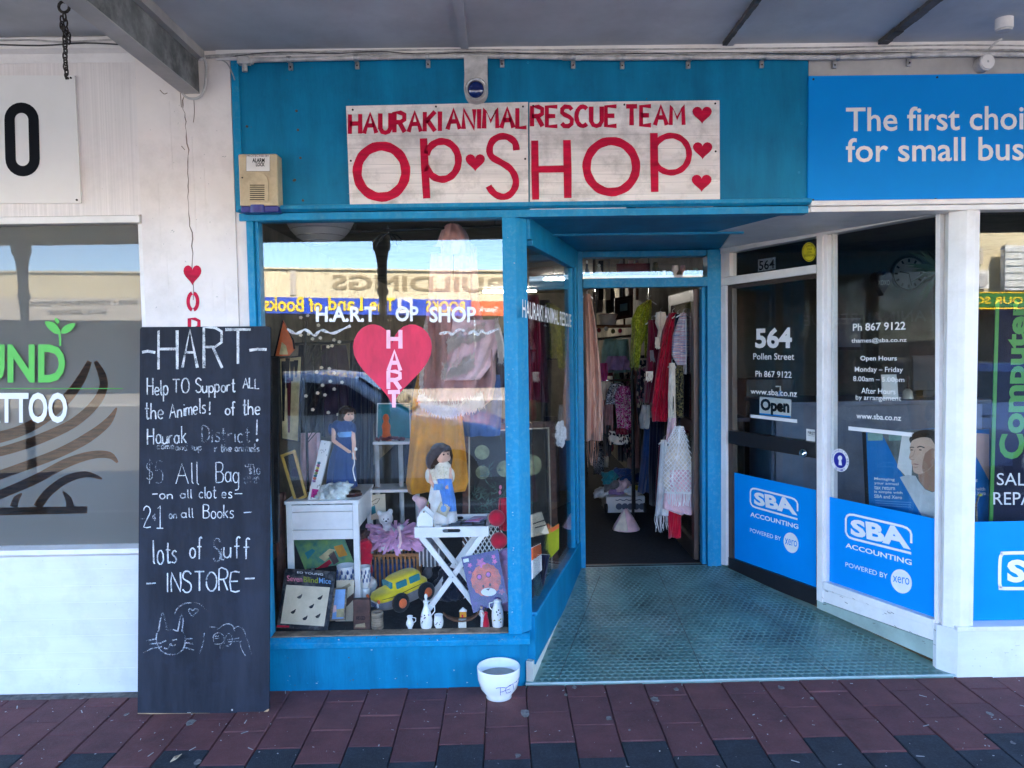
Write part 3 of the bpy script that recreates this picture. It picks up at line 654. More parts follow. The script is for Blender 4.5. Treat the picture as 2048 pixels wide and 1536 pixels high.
part('window_lettering', ptext('GROUND', -212, 688, 131, 766, .02, .03, .003), 'decal_green', tp)
part('window_lettering', ptext('TATTOO', -62, 785, 135, 846, .02, .03, .003), 'decal_white', tp)
lv = MB()
lv.poly([pxpoly([t5(*p) for p in smooth_line([(325,625),(300,622),(262,590),(250,556),(300,565),(328,600),(325,625)], 3)][:-1], .02, .003)])
lv.poly([pxpoly([t5(*p) for p in smooth_line([(336,622),(345,592),(375,572),(415,568),(395,605),(362,622),(336,622)], 3)][:-1], .02, .003)])
lv.poly([pxpoly([t5(*p) for p in smooth_line([(318,572),(302,550),(308,536),(328,555),(318,572)], 3)][:-1], .02, .003)])
lv.ribbon([at(*t5(326,600), .02), at(*t5(331,650), .02), at(*t5(332,690), .02)], .010, (0,-1,0), eps=.003)
part('leaf_emblem', lv, 'decal_green', tp)
part('decal_rule', MB().ribbon([at(-260,777,.02), at(246,777,.02)], .003, (0,-1,0), eps=.003), 'decal_green', tp)
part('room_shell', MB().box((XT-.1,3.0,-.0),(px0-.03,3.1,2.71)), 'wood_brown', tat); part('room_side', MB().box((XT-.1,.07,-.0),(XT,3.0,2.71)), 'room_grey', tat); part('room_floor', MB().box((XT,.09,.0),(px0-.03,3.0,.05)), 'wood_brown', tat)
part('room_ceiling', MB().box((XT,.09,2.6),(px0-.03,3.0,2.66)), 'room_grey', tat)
# panel sign with the 0
zs = thing('panel_sign', 'white panel sign with a large black zero above frosted window', 'sign', at(80,407,-.0))
part('panel', MB().prism([at(-420,408,-.012), at(162,406,-.012), at(149,151,-.012), at(-420,150,-.012)], (0,.011,0)), 'sign_white', zs)
def ring0(rx, ry, r0): # rounded slot loop
    L = []
    for a in range(0, 181, 15): L.append((rx*math.cos(math.radians(a)), ry+rx*math.sin(math.radians(a))))
    for a in range(180, 361, 15): L.append((rx*math.cos(math.radians(a)), -ry+rx*math.sin(math.radians(a))))
    return L
c0 = (44.5, 279)
part('lettering', MB().poly([pxpoly([(c0[0]+x+y*-.025, c0[1]-y) for x, y in ring0(34.5, 39.5, 0)], -.012, .0015), pxpoly([(c0[0]+x+y*-.025, c0[1]-y) for x, y in ring0(13.5, 39.5, 0)], -.012, .0015)]), 'black_print', zs)
for q in ((142,156),(154,400)): part('screw', MB().lathe(at(q[0],q[1],-.012), [(0,-.004),(.005,-.004),(.005,.004),(0,.004)], 8, ax=(0,-1,0)), 'black', zs)
# strip of mortar along the foot of the left wall, boards of the sign
structure('footing_strip', MB().box((-4.6,-.055,-.02),(XL+.02,-.001,.0035)), 'concrete_edge')
for i in range(26):
    x, y = rnd.choice(((rnd.uniform(560,1040), rnd.uniform(1262,1282)), (rnd.uniform(1036,1062), rnd.uniform(700,1330)), (rnd.uniform(488,500), rnd.uniform(440,640)), (rnd.uniform(1026,1044), rnd.uniform(500,1240))))
    p = at(x, y, -.0375); r = rnd.uniform(.0015,.005)
    part('paint_chip', MB().prism([p+V((r*rnd.uniform(.6,1.6)*math.cos(a), 0, r*rnd.uniform(.5,1.2)*math.sin(a))) for a in (0,1.05,2.1,3.14,4.2,5.2)], (0,.004,0)), 'conduit_grey', shop) if False else None
# ------------------------------------------------------------------ accounting office (right)
off = thing('accounting_office', 'white framed office front with splayed door and blue window graphics', 'shop')
WA, WB = V((at(1440,850,YD).x+.012, YD-.02, 0)), V((2.205, .03, 0))
WN = V((WA.y-WB.y, WB.x-WA.x, 0)).normalized(); WN = -WN if WN.x > 0 else WN       # faces the recess (left / front)
def WP(off_): return (WA+WN*off_, WN)
W0 = WP(0)
def wq(tl, tr, br, bl, o0=0., o1=-.05):
    """panel on the splayed wall between four photo pixels, from offset o0 back to o1"""
    q = [at(*bl, WP(o0)), at(*br, WP(o0)), at(*tr, WP(o0)), at(*tl, WP(o0))]
    return MB().prism(q, WN*(o1-o0))
def wpart(name, tl, tr, br, bl, m, o0=0., o1=-.05, par=None, **k): return part(name, wq(tl, tr, br, bl, o0, o1), m, par or off, **k)
wpart('head_board', (1437,492),(1884,404),(1884,426),(1440,508), 'white_paint', .02, -.06)
wpart('corner_post', (1440,508),(1459,505),(1459,552),(1440,556), 'white_paint', .012)
wpart('transom_rail', (1440,556),(1632,529),(1632,546),(1440,572), 'white_paint', .014, bevel=.002)
wpart('door_jamb', (1440,573),(1451,571),(1453,1131),(1442,1129), 'white_paint', .012, bevel=.002)
wpart('mullion', (1633,470),(1645,468),(1645,1206),(1633,1200), 'white_paint', .02, -.06, bevel=.002)
wpart('mullion', (1646,468),(1655,466),(1653,1164),(1646,1162), 'white_paint', .008, -.05, bevel=.002)
wpart('window_stile', (1656,470),(1668,467),(1668,1000),(1656,998), 'white_paint', -.03, -.06)
wpart('window_stile', (1871,428),(1880,426),(1875,1284),(1868,1281), 'white_paint', .008, -.05, bevel=.002)
wpart('bottom_rail', (1646,1163),(1867,1240),(1867,1256),(1646,1178), 'white_paint', .022, -.05, bevel=.003)
wpart('bottom_board', (1634,1174),(1874,1257),(1874,1284),(1634,1199), 'white_paint', .014, -.05, bevel=.002)
wpart('skirting', (1634,1200),(1874,1285),(1874,1322),(1634,1216), 'skirting_vinyl', .012, -.05)
# transom with number
tpn = wpart('transom_pane', (1459,505),(1633,470),(1633,530),(1459,553), 'glass_office', -.018, -.023)
TP = WP(-.0165)
part('number_sticker', MB().poly([[at(1516,543,TP), at(1551,538,TP), at(1551,514,TP), at(1516,519,TP)]]), 'galvanised', tpn)
part('number', fit_text('564', [at(1518,541,WP(-.015)), at(1549,536.5,WP(-.015)), at(1549,518,WP(-.015)), at(1518,522,WP(-.015))], .012, .0005), 'dark_ink', tpn)
st = part('round_sticker', MB().poly([[at(1618+14*math.cos(a*.2618), 504-19.5*math.sin(a*.2618), TP) for a in range(24)]]), 'yellow_sticker', tpn)
for i, s in enumerate(('SUPPORT','YOUR','LOCAL','BUSINESSES')):
    wd = (7,5,5,10)[i]; part('sticker_lettering', fit_text(s, [at(1619-wd,501-6+i*6.2,WP(-.0155)), at(1619+wd,501-7.5+i*6.2,WP(-.0155)), at(1619+wd,501-12+i*6.2,WP(-.0155)), at(1619-wd,501-10.5+i*6.2,WP(-.0155))], .0, .0005), 'dark_ink', st)
part('sticker_ring', MB().ribbon([at(1618+12.4*math.cos(a*.2618), 504-17.5*math.sin(a*.2618), WP(-.0155)) for a in range(24)], .003, WN, closed=True), 'dark_ink', st)
# door leaf
dr = part('office_door', wq((1452,571),(1464,569),(1466,1133),(1454,1130), -.008, -.05), 'bronze', off)
def dpart(name, tl, tr, br, bl, m, o0=-.008, o1=-.05, **k): return part(name, wq(tl, tr, br, bl, o0, o1), m, dr, **k)
dpart('door_top', (1464,569),(1632,547),(1632,556),(1464,577), 'bronze')
dpart('push_rail', (1456,861),(1632,886),(1632,917),(1456,887), 'bronze_dark', .015, -.04, bevel=.004)
dpart('bottom_rail', (1456,1114),(1632,1177),(1632,1212),(1456,1142), 'bronze_dark', -.004)
dpn = dpart('door_pane', (1463,576),(1633,555),(1633,1179),(1465,1119), 'glass_office', -.026, -.031)
dpart('door_graphic', (1464.5,944),(1632,980),(1632,1177.5),(1466,1117.5), 'sba_blue', -.0235, -.0255)
kp = at(1617,905,WP(.0)); dpart_k = part('door_knob', MB().lathe(kp+WN*.0, [(.0,-.01),(.012,-.01),(.012,.02),(.022,.03),(.027,.045),(.02,.058),(.0,.06)], 18, ax=WN), 'chrome', dr, smooth=True)
DG = WP(-.0235)
def wtext(s, bl, br, tr, tl, pl, par, m='sba_white', bold=.012, name='lettering'): return part(name, fit_text(s, [at(*bl,pl), at(*br,pl), at(*tr,pl), at(*tl,pl)], bold, .0012), m, par)
def c4(x, y): return (1420+x/3.49, 800+y/3.49)
def c6(x, y): return (1640+x/2.846, 840+y/2.846)
def c3(x, y): return (1420+x/3.84, 420+y/3.84)
def c5(x, y): return (1640+x/3.49, 420+y/3.49)
def frame_logo(par, pl, bl, br, tr, tl, wmm):
    """rounded rectangle outline of the logo, open at its lower right corner"""
    P = lambda u, v: [at(*bl,pl), at(*br,pl), at(*tr,pl), at(*tl,pl)] and (at(*bl,pl).lerp(at(*br,pl),u)).lerp(at(*tl,pl).lerp(at(*tr,pl),u), v)
    L = [(1,.04),(.12,.04),(.05,.07),(.02,.14),(0,.25),(0,.75),(.02,.87),(.06,.94),(.13,.97),(.87,.97),(.94,.94),(.985,.86),(1,.75),(1,.42)]
    part('logo_frame', MB().ribbon([P(u, v) for u, v in L], wmm, WN if pl != GPL else V((0,-1,0)), eps=.0012), 'sba_white', par)
GPL = .049
for par, pl, cv, fq, sq, aq, pq, xc, rx, ry in (
    (dr, DG, c4, [(283,745),(612,838),(612,690),(283,605)], [(308,728),(612,808),(580,690),(308,640)], [(282,812),(618,902),(618,868),(282,780)], [(280,920),(496,985),(496,955),(280,893)], (567,996), 52, 70),):
    frame_logo(par, pl, *[cv(*p) for p in fq], .012)
    wtext('SBA', *[cv(*p) for p in sq], pl, par, bold=.045); wtext('ACCOUNTING', *[cv(*p) for p in aq], pl, par, bold=.02); wtext('POWERED BY', *[cv(*p) for p in pq], pl, par, bold=.0)
    cc = part('logo_disc', MB().poly([[at(*cv(xc[0]+rx*math.cos(a*.2094), xc[1]-ry*math.sin(a*.2094)+rx*math.cos(a*.2094)*.25), pl)+WN*.0012 for a in range(30)]]), 'sba_white', par)
    part('disc_lettering', fit_text('xero', [at(*cv(xc[0]-42,xc[1]+10),pl), at(*cv(xc[0]+42,xc[1]+30),pl), at(*cv(xc[0]+42,xc[1]-12),pl), at(*cv(xc[0]-42,xc[1]-34),pl)], .0, .0024), 'sba_blue', par)
DW = WP(-.0255)
for s, q, b in (('564',[(348,1062),(630,1062),(630,898),(348,908)],.035),('Pollen Street',[(333,1148),(648,1152),(648,1100),(333,1100)],.012),('Ph 867 9122',[(350,1280),(628,1292),(628,1240),(350,1234)],.014),('www.sba.co.nz',[(312,1410),(670,1438),(670,1385),(312,1372)],.014)):
    wtext(s, *[c3(*p) for p in q], DW, dpn, bold=b)
wtext('FIRST', *[c4(*p) for p in [(684,238),(733,245),(733,224),(684,217)]], WP(-.022), dpn, 'dark_ink', .012)
part('sticker', MB().poly([[at(*c4(*p), WP(-.0235)) for p in [(672,285),(733,292),(733,208),(672,200)]]]), 'sticker_white', dpn)
wtext('Security', *[c4(*p) for p in [(684,250),(731,258),(731,250),(684,241)]], WP(-.022), dpn, 'dark_ink', .0)
part('decal_rule', MB().prism([at(*c4(*p), WP(-.0255)) for p in [(283,122),(608,160),(608,136),(283,100)]], WN*.0008), 'sba_white', dpn)
op = thing('open_sign', 'hanging card sign reading open inside the office door', 'sign', at(1549,835,WP(-.07)))
part('card', MB().prism([at(1519,829,WP(-.06)), at(1581,835,WP(-.06)), at(1582,799,WP(-.06)), at(1519,793,WP(-.06))], WN*-.004), 'sticker_white', op)
part('edge_band', MB().prism([at(1519,829,WP(-.0585)), at(1581,835,WP(-.0585)), at(1581,832,WP(-.0585)), at(1519,826,WP(-.0585))], WN*-.001), 'sba_blue', op)
part('lettering', fit_text('Open', [at(1521,827,WP(-.0585)), at(1579,834,WP(-.0585)), at(1579,799,WP(-.0585)), at(1521,797,WP(-.0585))], .05, .0005), 'dark_ink', op)
part('hook_cord', MB().tube([at(1550,795,WP(-.062)), at(1550,760,WP(-.06)), at(1552,560,WP(-.06))], .0008, 4), 'cable_dark', op)
# splayed window
wpn = wpart('window_pane', (1655,469),(1873,428),(1869,1242),(1650,1166), 'glass_office', -.020, -.025)
wg = wpart('window_graphic', (1651,992),(1869.5,1037),(1868,1240),(1651,1163), 'sba_blue', -.0165, -.0195)
WG = WP(-.0165)
frame_logo(wg, WG, *[c6(*p) for p in [(148,672),(520,765),(520,612),(148,525)]], .013)
wtext('SBA', *[c6(*p) for p in [(175,655),(518,740),(490,612),(175,562)]], WG, wg, bold=.045); wtext('ACCOUNTING', *[c6(*p) for p in [(146,725),(523,828),(523,795),(146,698)]], WG, wg, bold=.02)
wtext('POWERED BY', *[c6(*p) for p in [(146,833),(386,905),(386,875),(146,808)]], WG, wg, bold=0.)
part('logo_disc', MB().poly([[at(*c6(464+60*math.cos(a*.2094), 918-68*math.sin(a*.2094)+60*math.cos(a*.2094)*.2), WG)+WN*.0012 for a in range(30)]]), 'sba_white', wg)
part('disc_lettering', fit_text('xero', [at(*c6(417,920),WG), at(*c6(510,940),WG), at(*c6(510,900),WG), at(*c6(417,885),WG)], .0, .0024), 'sba_blue', wg)
WT = WP(-.0195)
for s, q, b in (('Ph 867 9122',[(230,845),(598,836),(598,778),(230,793)],.016),('thames@sba.co.nz',[(220,935),(606,928),(606,890),(220,895)],.012),('Open Hours',[(282,1060),(538,1060),(538,1018),(282,1018)],.02),('Monday – Friday',[(244,1140),(580,1142),(580,1096),(244,1094)],.004),('8.00am – 5.00pm',[(233,1205),(590,1212),(590,1168),(233,1160)],.004),('After Hours',[(290,1280),(528,1288),(528,1248),(290,1240)],.004),('by arrangement',[(250,1334),(568,1346),(568,1296),(250,1290)],.004),('www.sba.co.nz',[(255,1455),(567,1472),(567,1432),(255,1415)],.012)):
    wtext(s, *[c5(*p) for p in q], WT, wpn, bold=b)
part('decal_rule', MB().prism([at(*c6(*p), WT) for p in [(162,58),(523,95),(523,72),(162,36)]], WN*.0008), 'sba_white', wpn)
ks = part('key_sticker', MB().poly([[at(1680+18*math.cos(a*.2618), 920.5-23*math.sin(a*.2618)+18*math.cos(a*.2618)*.15, WT) for a in range(24)]]), 'sba_white', wpn)
part('sticker_centre', MB().poly([[at(1680+12.5*math.cos(a*.2618), 920.5-16*math.sin(a*.2618)+12*math.cos(a*.2618)*.15, WP(-.0188)) for a in range(24)]]), 'key_blue', wpn)
part('keyhole', MB().poly([[at(1680+4.5*math.cos(a*.5236), 916-5*math.sin(a*.5236), WP(-.0182)) for a in range(12)]]).poly([[at(1678,918,WP(-.0182)), at(1682,918,WP(-.0182)), at(1684,931,WP(-.0182)), at(1677,930,WP(-.0182))]]), 'sba_white', wpn)
for s, a0, a1 in (('COMMONWEALTH KEY', 205, -25), ('SECURITY', 230, 310)):
    for i, ch in enumerate(s):
        if ch == ' ': continue
        a = math.radians(a0+(a1-a0)*(i+.5)/len(s)); u = 1 if a1 < a0 else -1
        c_ = (1680+15.4*math.cos(a), 920.5-19.8*math.sin(a)+15*math.cos(a)*.15); t_ = (math.sin(a)*1.3*u, math.cos(a)*1.6*u); n_ = (math.cos(a)*1.7*u, -math.sin(a)*2.1*u)
        q = [(c_[0]-t_[0]-n_[0], c_[1]-t_[1]-n_[1]), (c_[0]+t_[0]-n_[0], c_[1]+t_[1]-n_[1]), (c_[0]+t_[0]+n_[0], c_[1]+t_[1]+n_[1]), (c_[0]-t_[0]+n_[0], c_[1]-t_[1]+n_[1])]
        part('sticker_letter', fit_text(ch, [at(*p, WP(-.0185)) for p in q], 0, .0004, res=1), 'key_blue', wpn)
# front pier, base and right-hand window of the office
xr0, xr1 = at(1880,850,.02).x, at(1944,850,-.02).x
part('front_pier', MB().prism([(WB.x-.02,.035,.2),(WB.x+.012,.0,.2),(at(1927,850,-.02).x,-.02,.2),(xr1,-.02,.2),(xr1,.07,.2),(WB.x,.10,.2)], (0,0,2.105)), 'white_paint', off, bevel=.003)
part('pier_bead', MB().box((xr1+.001,-.012,.25),(xr1+.028,.06,2.30)), 'white_paint', off, bevel=.003)
zb = at(2000,1252,0).z
part('base_wall', MB().prism([(at(1877,1300,.03).x,.05,-.01),(at(1914,1330,-.02).x,-.024,-.01),(5.5,-.024,-.01),(5.5,.08,-.01),(at(1877,1300,.03).x,.08,-.01)], (0,0,zb+.005)), 'white_base', off)
part('base_sill', MB().prism([(at(1914,1255,-.03).x,-.034,zb-.012),(5.5,-.034,zb-.012),(5.5,.06,zb-.012),(at(1914,1255,-.03).x,.06,zb-.012)], (0,0,.022)), 'white_paint', off, bevel=.003)
part('head_trim', MB().box((XR+.004,-.03,2.30),(5.5,.06,2.325)), 'white_paint', off, bevel=.003)
part('head_trim', MB().box((XR-.0,-.042,2.327),(5.5,.05,2.352)), 'white_paint', off, bevel=.004)
part('fascia_backing', MB().box((XR+.003,.004,2.353),(5.5,.06,3.06)), 'beam_pale', off)
fpn = part('front_pane', MB().box((xr1+.027,.05,zb+.01),(5.5,.056,2.295)), 'glass_office', off)
part('window_graphic', MB().box((xr1+.028,.0462,zb+.012),(5.5,.0488,at(2000,1043,.046).z)), 'sba_blue', off)
lg = [at(1992+0,1182,GPL-.003), at(2160,1182,GPL-.003), at(2160,1103,GPL-.003), at(1997,1103,GPL-.003)]
fg = thing('x', 'x', 'x') if False else None
frame_logo(off, GPL, (1997,1184),(2170,1184),(2170,1100),(1997,1100), .014) if False else part('logo_frame', MB().ribbon([at(x, y, .0462) for x, y in smooth_line([(2160,1176),(2012,1177),(2001,1173),(1999,1160),(2000,1120),(2004,1109),(2016,1106),(2160,1104)], 3)], .017, (0,-1,0), eps=.0012), 'sba_white', off)
part('logo_lettering', fit_text('SBA', [at(2014,1165,.0462), at(2150,1165,.0462), at(2150,1119,.0462), at(2014,1119,.0462)], .045, .0012), 'sba_white', off)
for i in range(13):
    x, y = rnd.uniform(1920,2044), rnd.uniform(1275,1345); l_ = rnd.choice((1.5,2,3,9)); p, q_ = at(x, y, -.024), at(x+l_, y+rnd.uniform(-2,2), -.024)
    part('scuff', MB().ribbon([p, q_], rnd.uniform(.0008,.0022), (0,-1,0), eps=.0012), 'beam_pale', off)
for i in range(22):
    x = rnd.uniform(1640,1872); y = 1200+(x-1640)*.37+rnd.uniform(-30,10); p = at(x, y, WP(.024)); q_ = at(x+rnd.uniform(2,7), y+rnd.uniform(0,4), WP(.024))
    part('scuff', MB().ribbon([p, q_], rnd.uniform(.001,.003), WN, eps=.0005), 'concrete_edge', off)
# soffit on the office side
part('soffit', MB().prism([(1.404,-.02,ZH+.001),(2.3,-.02,ZH+.001),(WA.x+.02,1.5,ZH+.001),(1.478,1.5,ZH+.001),(1.305,.626,ZH+.001),(1.205,.62,ZH+.001)], (0,0,.02)), 'white_paint', off)
# office room
part('floor', MB().prism([(WA.x+.06,YD,.12),(2.3,.1,.12),(5.5,.1,.12),(5.5,4.6,.12),(WA.x+.06,4.6,.12)], (0,0,.03)), 'carpet_navy', off)
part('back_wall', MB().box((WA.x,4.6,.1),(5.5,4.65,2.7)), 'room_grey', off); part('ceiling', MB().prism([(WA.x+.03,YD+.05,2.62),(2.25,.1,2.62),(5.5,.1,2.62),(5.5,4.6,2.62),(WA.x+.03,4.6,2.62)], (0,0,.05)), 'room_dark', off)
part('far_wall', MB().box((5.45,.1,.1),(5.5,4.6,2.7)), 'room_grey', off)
# blue office sign
bs = thing('fascia_sign', 'bright blue sign board about small business above the office', 'sign', at(1800,409,-.01))
xs0 = at(1617,280,-.014).x; zz0, zz1 = at(1620,409,-.014).z, at(1620,152,-.014).z
part('panel', MB().box((xs0,-.014,zz0),(5.4,.002,zz1)), 'sba_blue', bs)
def c2(x, y): return (1500+x/3.2, y/3.2)
SB = -.014
def ctext(s, q, par, m, pl, bold, cv): return part('lettering', fit_text(s, [at(*cv(*p), pl) for p in q], bold, .0015), m, par)
k_ = 36*3.2
ctext('The first choice', [(613,843),(1948,828),(1948,672),(613,688)], bs, 'sba_white', SB, .012, c2)
ctext('for small business', [(613,1040),(2185,1022),(2185,866),(613,885)], bs, 'sba_white', SB, .012, c2)
for p in ((405,508),(1197,495),(403,1280),(1186,1275)): part('screw', MB().lathe(at(*c2(*p), SB), [(0,-.003),(.005,-.003),(.005,.003),(0,.003)], 8, ax=(0,-1,0)), 'black', bs)

# ------------------------------------------------------------------ verandah
ver = thing('verandah', 'grey street verandah roof with iron posts sheltering the footpath', 'verandah', (0,-2,2.7))
ZC = at(1000,97,0).z; ZCL = ZC+.075
part('ceiling_lining', MB().box((-1.46,-4.0,ZC),(8,.06,ZC+.03)), 'canopy_grey', ver); part('ceiling_lining', MB().box((-8,-4.0,ZCL),(-1.47,.06,ZCL+.03)), 'canopy_grey', ver)
part('roof_sheet', MB().box((-8.2,-4.12,ZC+.22),(8.2,.06,ZC+.25)), 'beam_grey', ver)
part('fascia', MB().box((-8,-4.09,2.745),(8,-4.01,ZC+.22)), 'beam_grey', ver)
bx0, bx1 = at(367,186,0).x, at(401,188,0).x; bz = at(385,187,0).z
bm = part('beam', MB().box((bx0,-4.0,bz),(bx1,-.013,ZC+.1)), 'beam_grey', ver); part('beam_soffit', MB().box((bx0-.002,-4.0,bz-.006),(bx1+.001,-.013,bz-.0005)), 'beam_pale', bm)
part('beam_cleat', MB().box((bx1+.001,-4.0,ZC-.045),(bx1+.03,-.013,ZC-.001)), 'beam_pale', bm)
for bpx, dk in ((930,0),(1455,1),(1757,2)):
    x = at(bpx,97,0).x
    part('batten', MB().box((x-.018,-4.0,ZC-.012),(x+.018,-.03,ZC-.0005)), 'canopy_grey', ver)
    if dk: 
        e = MB(); y = -.05
        while y > -3.9: e.box((x+(-.036 if dk == 1 else -.024)-rnd.uniform(0,.004),y-.05,ZC-.016-rnd.uniform(0,.006)),(x+(-.019 if dk == 1 else .016)+rnd.uniform(0,.004),y,ZC-.0008)); y -= .0502
        j = part('seam_gap', e, 'batten_dark', ver); j['kind'] = 'stuff'
for x in (-4.72,-1.19,2.42,6.0):
    pm = part('post', MB().lathe((x,-3.9,-.02), [(.0,0),(.11,0),(.11,.25),(.07,.3),(.045,.34),(.040,2.2),(.058,2.22),(.058,2.26),(.045,2.28),(.05,2.52),(.07,2.64),(.088,2.66),(.088,2.8),(0,2.8)], 16), 'beam_grey', ver, smooth=True, autos=40)
part('wall_cornice', MB().box((-1.33,-.022,at(1000,117,0).z),(5.5,.02,ZC)), 'white_paint', ver)
# conduit with saddles, cables
con = thing('conduit', 'pale electrical conduit with saddle clips along the top of the blue fascia', 'conduit', at(1000,113,-.04))
CP = [(487,121),(560,119),(700,116),(900,112.5),(1000,112.5),(1100,114),(1200,116),(1380,115),(1500,113.5),(1640,115.5),(1740,113),(1844,109.5),(1950,108),(2100,109.5),(2400,110)]
part('pipe', MB().tube([at(x, y, -.036) for x, y in smooth_line(CP, 3)], .0115, 10), 'conduit_grey', con, smooth=True)
p = at(489,122,-.036); part('tee', MB().tube([p+V((-.03,0,0)), p+V((.04,0,0))], .016, 10).tube([p, p+V((0,0,-.05))], .013, 10).box(p+V((-.03,-.02,-.016)), p+V((.025,.02,.016))), 'conduit_grey', con, bevel=.003)
part('coupling', MB().tube([at(1125,114.6,-.036), at(1162,115.4,-.036)], .0135, 10), 'conduit_grey', con, smooth=True)
for x in (578,712,855,1004,1147,1246,1379,1527,1674,1824):
    y = np.interp(x, [q[0] for q in CP], [q[1] for q in CP]); c_ = at(x, y, -.036); s_ = MB(); w_ = .010
    ring = [V((0, -.0135*math.cos(math.radians(a)), .0135*math.sin(math.radians(a)))) for a in range(-100, 181, 20)]
    for a, b in zip(ring, ring[1:]): s_.prism([c_+a+V((-w_,0,0)), c_+a+V((w_,0,0)), c_+b+V((w_,0,0)), c_+b+V((-w_,0,0))], (a*.12))
    cl = part('saddle', s_, 'galvanised', con)
    part('tab', MB().box(c_+V((-w_,.022,-.042)), c_+V((w_,.034,-.008))), 'galvanised', cl, bevel=.002)
    part('screw', MB().lathe(c_+V((0,.022,-.028)), [(0,-.002),(.004,-.002),(.004,.003),(0,.004)], 8, ax=(0,-1,0)), 'rusty_chain', cl)
def cable(pts, Y, r, m, label):
    return solo('cable', MB().tube([at(x, y, Y) for x, y in smooth_line(pts, 4)], r, 6), m, label, 'cable')
cable([(410,112),(470,108),(600,104),(740,101),(900,99),(1100,99.5),(1300,98),(1500,97),(1700,94),(1900,90),(2100,92)], -.03, .0035, 'cable_pale', 'uppermost pale cable clipped along the canopy edge')
cable([(412,116),(480,111),(640,106),(800,108),(930,104),(1060,106),(1220,103),(1400,108),(1560,104),(1700,102),(1850,99),(2100,100)], -.033, .0045, 'cable_pale', 'sagging pale cable under the canopy just above the conduit')
cable([(470,112),(560,104),(660,107),(760,103),(840,108),(960,104),(1100,108),(1300,107),(1420,105),(1600,107),(1800,105),(2100,104)], -.036, .0022, 'cable_dark', 'thin dark cable wandering along the fascia top')
cable([(399,120),(408,118),(412,135),(411,165),(405,188),(392,197),(376,196),(365,187)], -.06, .006, 'conduit_grey', 'grey cable looped under the end of the verandah beam')
cable([(440,118),(455,128),(466,150),(469,160)], -.016, .003, 'cable_pale', 'short pale cable curving down the pier by the fascia')
cable([(-40,82),(60,80),(130,84),(230,79),(300,82),(360,84)], -.058, .004, 'cable_pale', 'pale cable lying along the cornice above the zero sign')
cable([(-40,88),(80,91),(170,86),(260,90),(350,92)], -.056, .0035, 'cable_dark', 'dark cable lying along the cornice above the zero sign')
# junction boxes at right
def jbox(px, py, Y, r, label, ax=(0,-1,0), h=.05):
    t = thing('junction_box', label, 'junction box', at(px, py, Y)); c_ = at(px, py, Y)
    part('body', MB().lathe(c_, [(0,-h),(r,-h),(r*1.02,0),(0,0)], 20, ax=ax), 'conduit_grey', t, smooth=True, autos=40)
    part('lid', MB().lathe(c_, [(0,.001),(r*.92,.001),(r*.86,.008),(0,.01)], 20, ax=ax), 'white_paint', t, smooth=True, autos=40)
    part('screw', MB().lathe(c_+V(ax)*.01, [(0,-.001),(.006,0),(0,.004)], 8, ax=ax), 'galvanised', t)
jbox(1974,124,-.045, .038, 'round grey junction box on the wall above the blue sign')
cz = at(2008,68,-.28); 
tb = thing('junction_box', 'round pale junction box under the canopy lining', 'junction box', (cz.x,cz.y,ZC-.05))
part('body', MB().lathe((cz.x,cz.y,ZC-.045), [(0,0),(.036,0),(.036,.045),(0,.045)], 20), 'white_paint', tb, smooth=True, autos=40); part('cover', MB().lathe((cz.x,cz.y,ZC-.055), [(0,0),(.030,0),(.033,.0095),(0,.0095)], 20), 'conduit_grey', tb, smooth=True, autos=40)
cable([(1985,93),(1978,98),(1990,86),(2003,78)], -.12, .005, 'conduit_grey', 'short conduit joining the junction boxes by the blue sign')
# chain
ch = thing('rusty_chain', 'rusty chain hanging from the canopy in front of the zero sign', 'chain', at(128,60,-.47))
CH = [(129,34),(131,46),(127,57),(131,68),(129,79),(130,90),(131,101),(130,112),(131,123),(131,133),(133,143)]
part('hook_ring', MB().tube([at(128,14,-.47)+V((.022*math.cos(a*.5236), 0, .022*math.sin(a*.5236))) for a in range(12)], .006, 8, closed=True), 'rusty_chain', ch, smooth=True)
part('hook_stem', MB().tube([at(128,6,-.47), V((at(128,6,-.47).x,-.47,ZCL))], .006, 8), 'rusty_chain', ch)
for i, (x, y) in enumerate(CH):
    c_ = at(x, y, -.47); d = V((1,0,0)) if i % 2 else V((.25,.97,0))
    part('link', MB().tube([c_+d*(.008*math.cos(a*.5236))+V((0,0,.017*math.sin(a*.5236))) for a in range(12)], .0032, 6, closed=True), 'rusty_chain', ch, smooth=True)
for i, (x, y) in enumerate(((124,40),(124,51),(133,62),(137,72),(137,80))):
    c_ = at(x, y, -.475); d = V((1,0,0)) if i % 2 else V((.35,.93,0))
    part('link', MB().tube([c_+d*(.008*math.cos(a*.5236))+V((0,0,.017*math.sin(a*.5236))) for a in range(12)], .0032, 6, closed=True), 'rusty_chain', ch, smooth=True)
part('end_hook', MB().tube([at(132,146,-.47), at(131,151,-.47), at(133,157,-.47), at(137,156,-.47)], .006, 8), 'rusty_chain', ch)
# camera bracket
cb = thing('camera_bracket', 'grey rounded bracket with blue lens above the op shop sign', 'camera', at(952,200,-.0))
def c22(x, y): return (460+x/3.413, 60+y/3.413)
cl = [(1597,178),(1600,300)]+[(1678-81*math.cos(math.radians(a)), 395+90*math.sin(math.radians(a))) for a in range(0, 181, 12)]+[(1757,300),(1757,178)]
part('plate', MB().prism([at(*c22(*p), -.075) for p in cl], (0,.08,0)), 'conduit_grey', cb, bevel=.006)
lc = at(*c22(1677,403), -.075)
part('lens_ring', MB().lathe(lc, [(.044,-.002),(.048,.006),(.043,.008),(.040,-.002)], 28, sx=1.12, ax=(0,-1,0)), 'galvanised', cb, smooth=True)
part('lens', MB().ell(lc+V((0,.01,0)), (.041,.03,.044), 20, 12), 'lens_blue', cb, smooth=True)
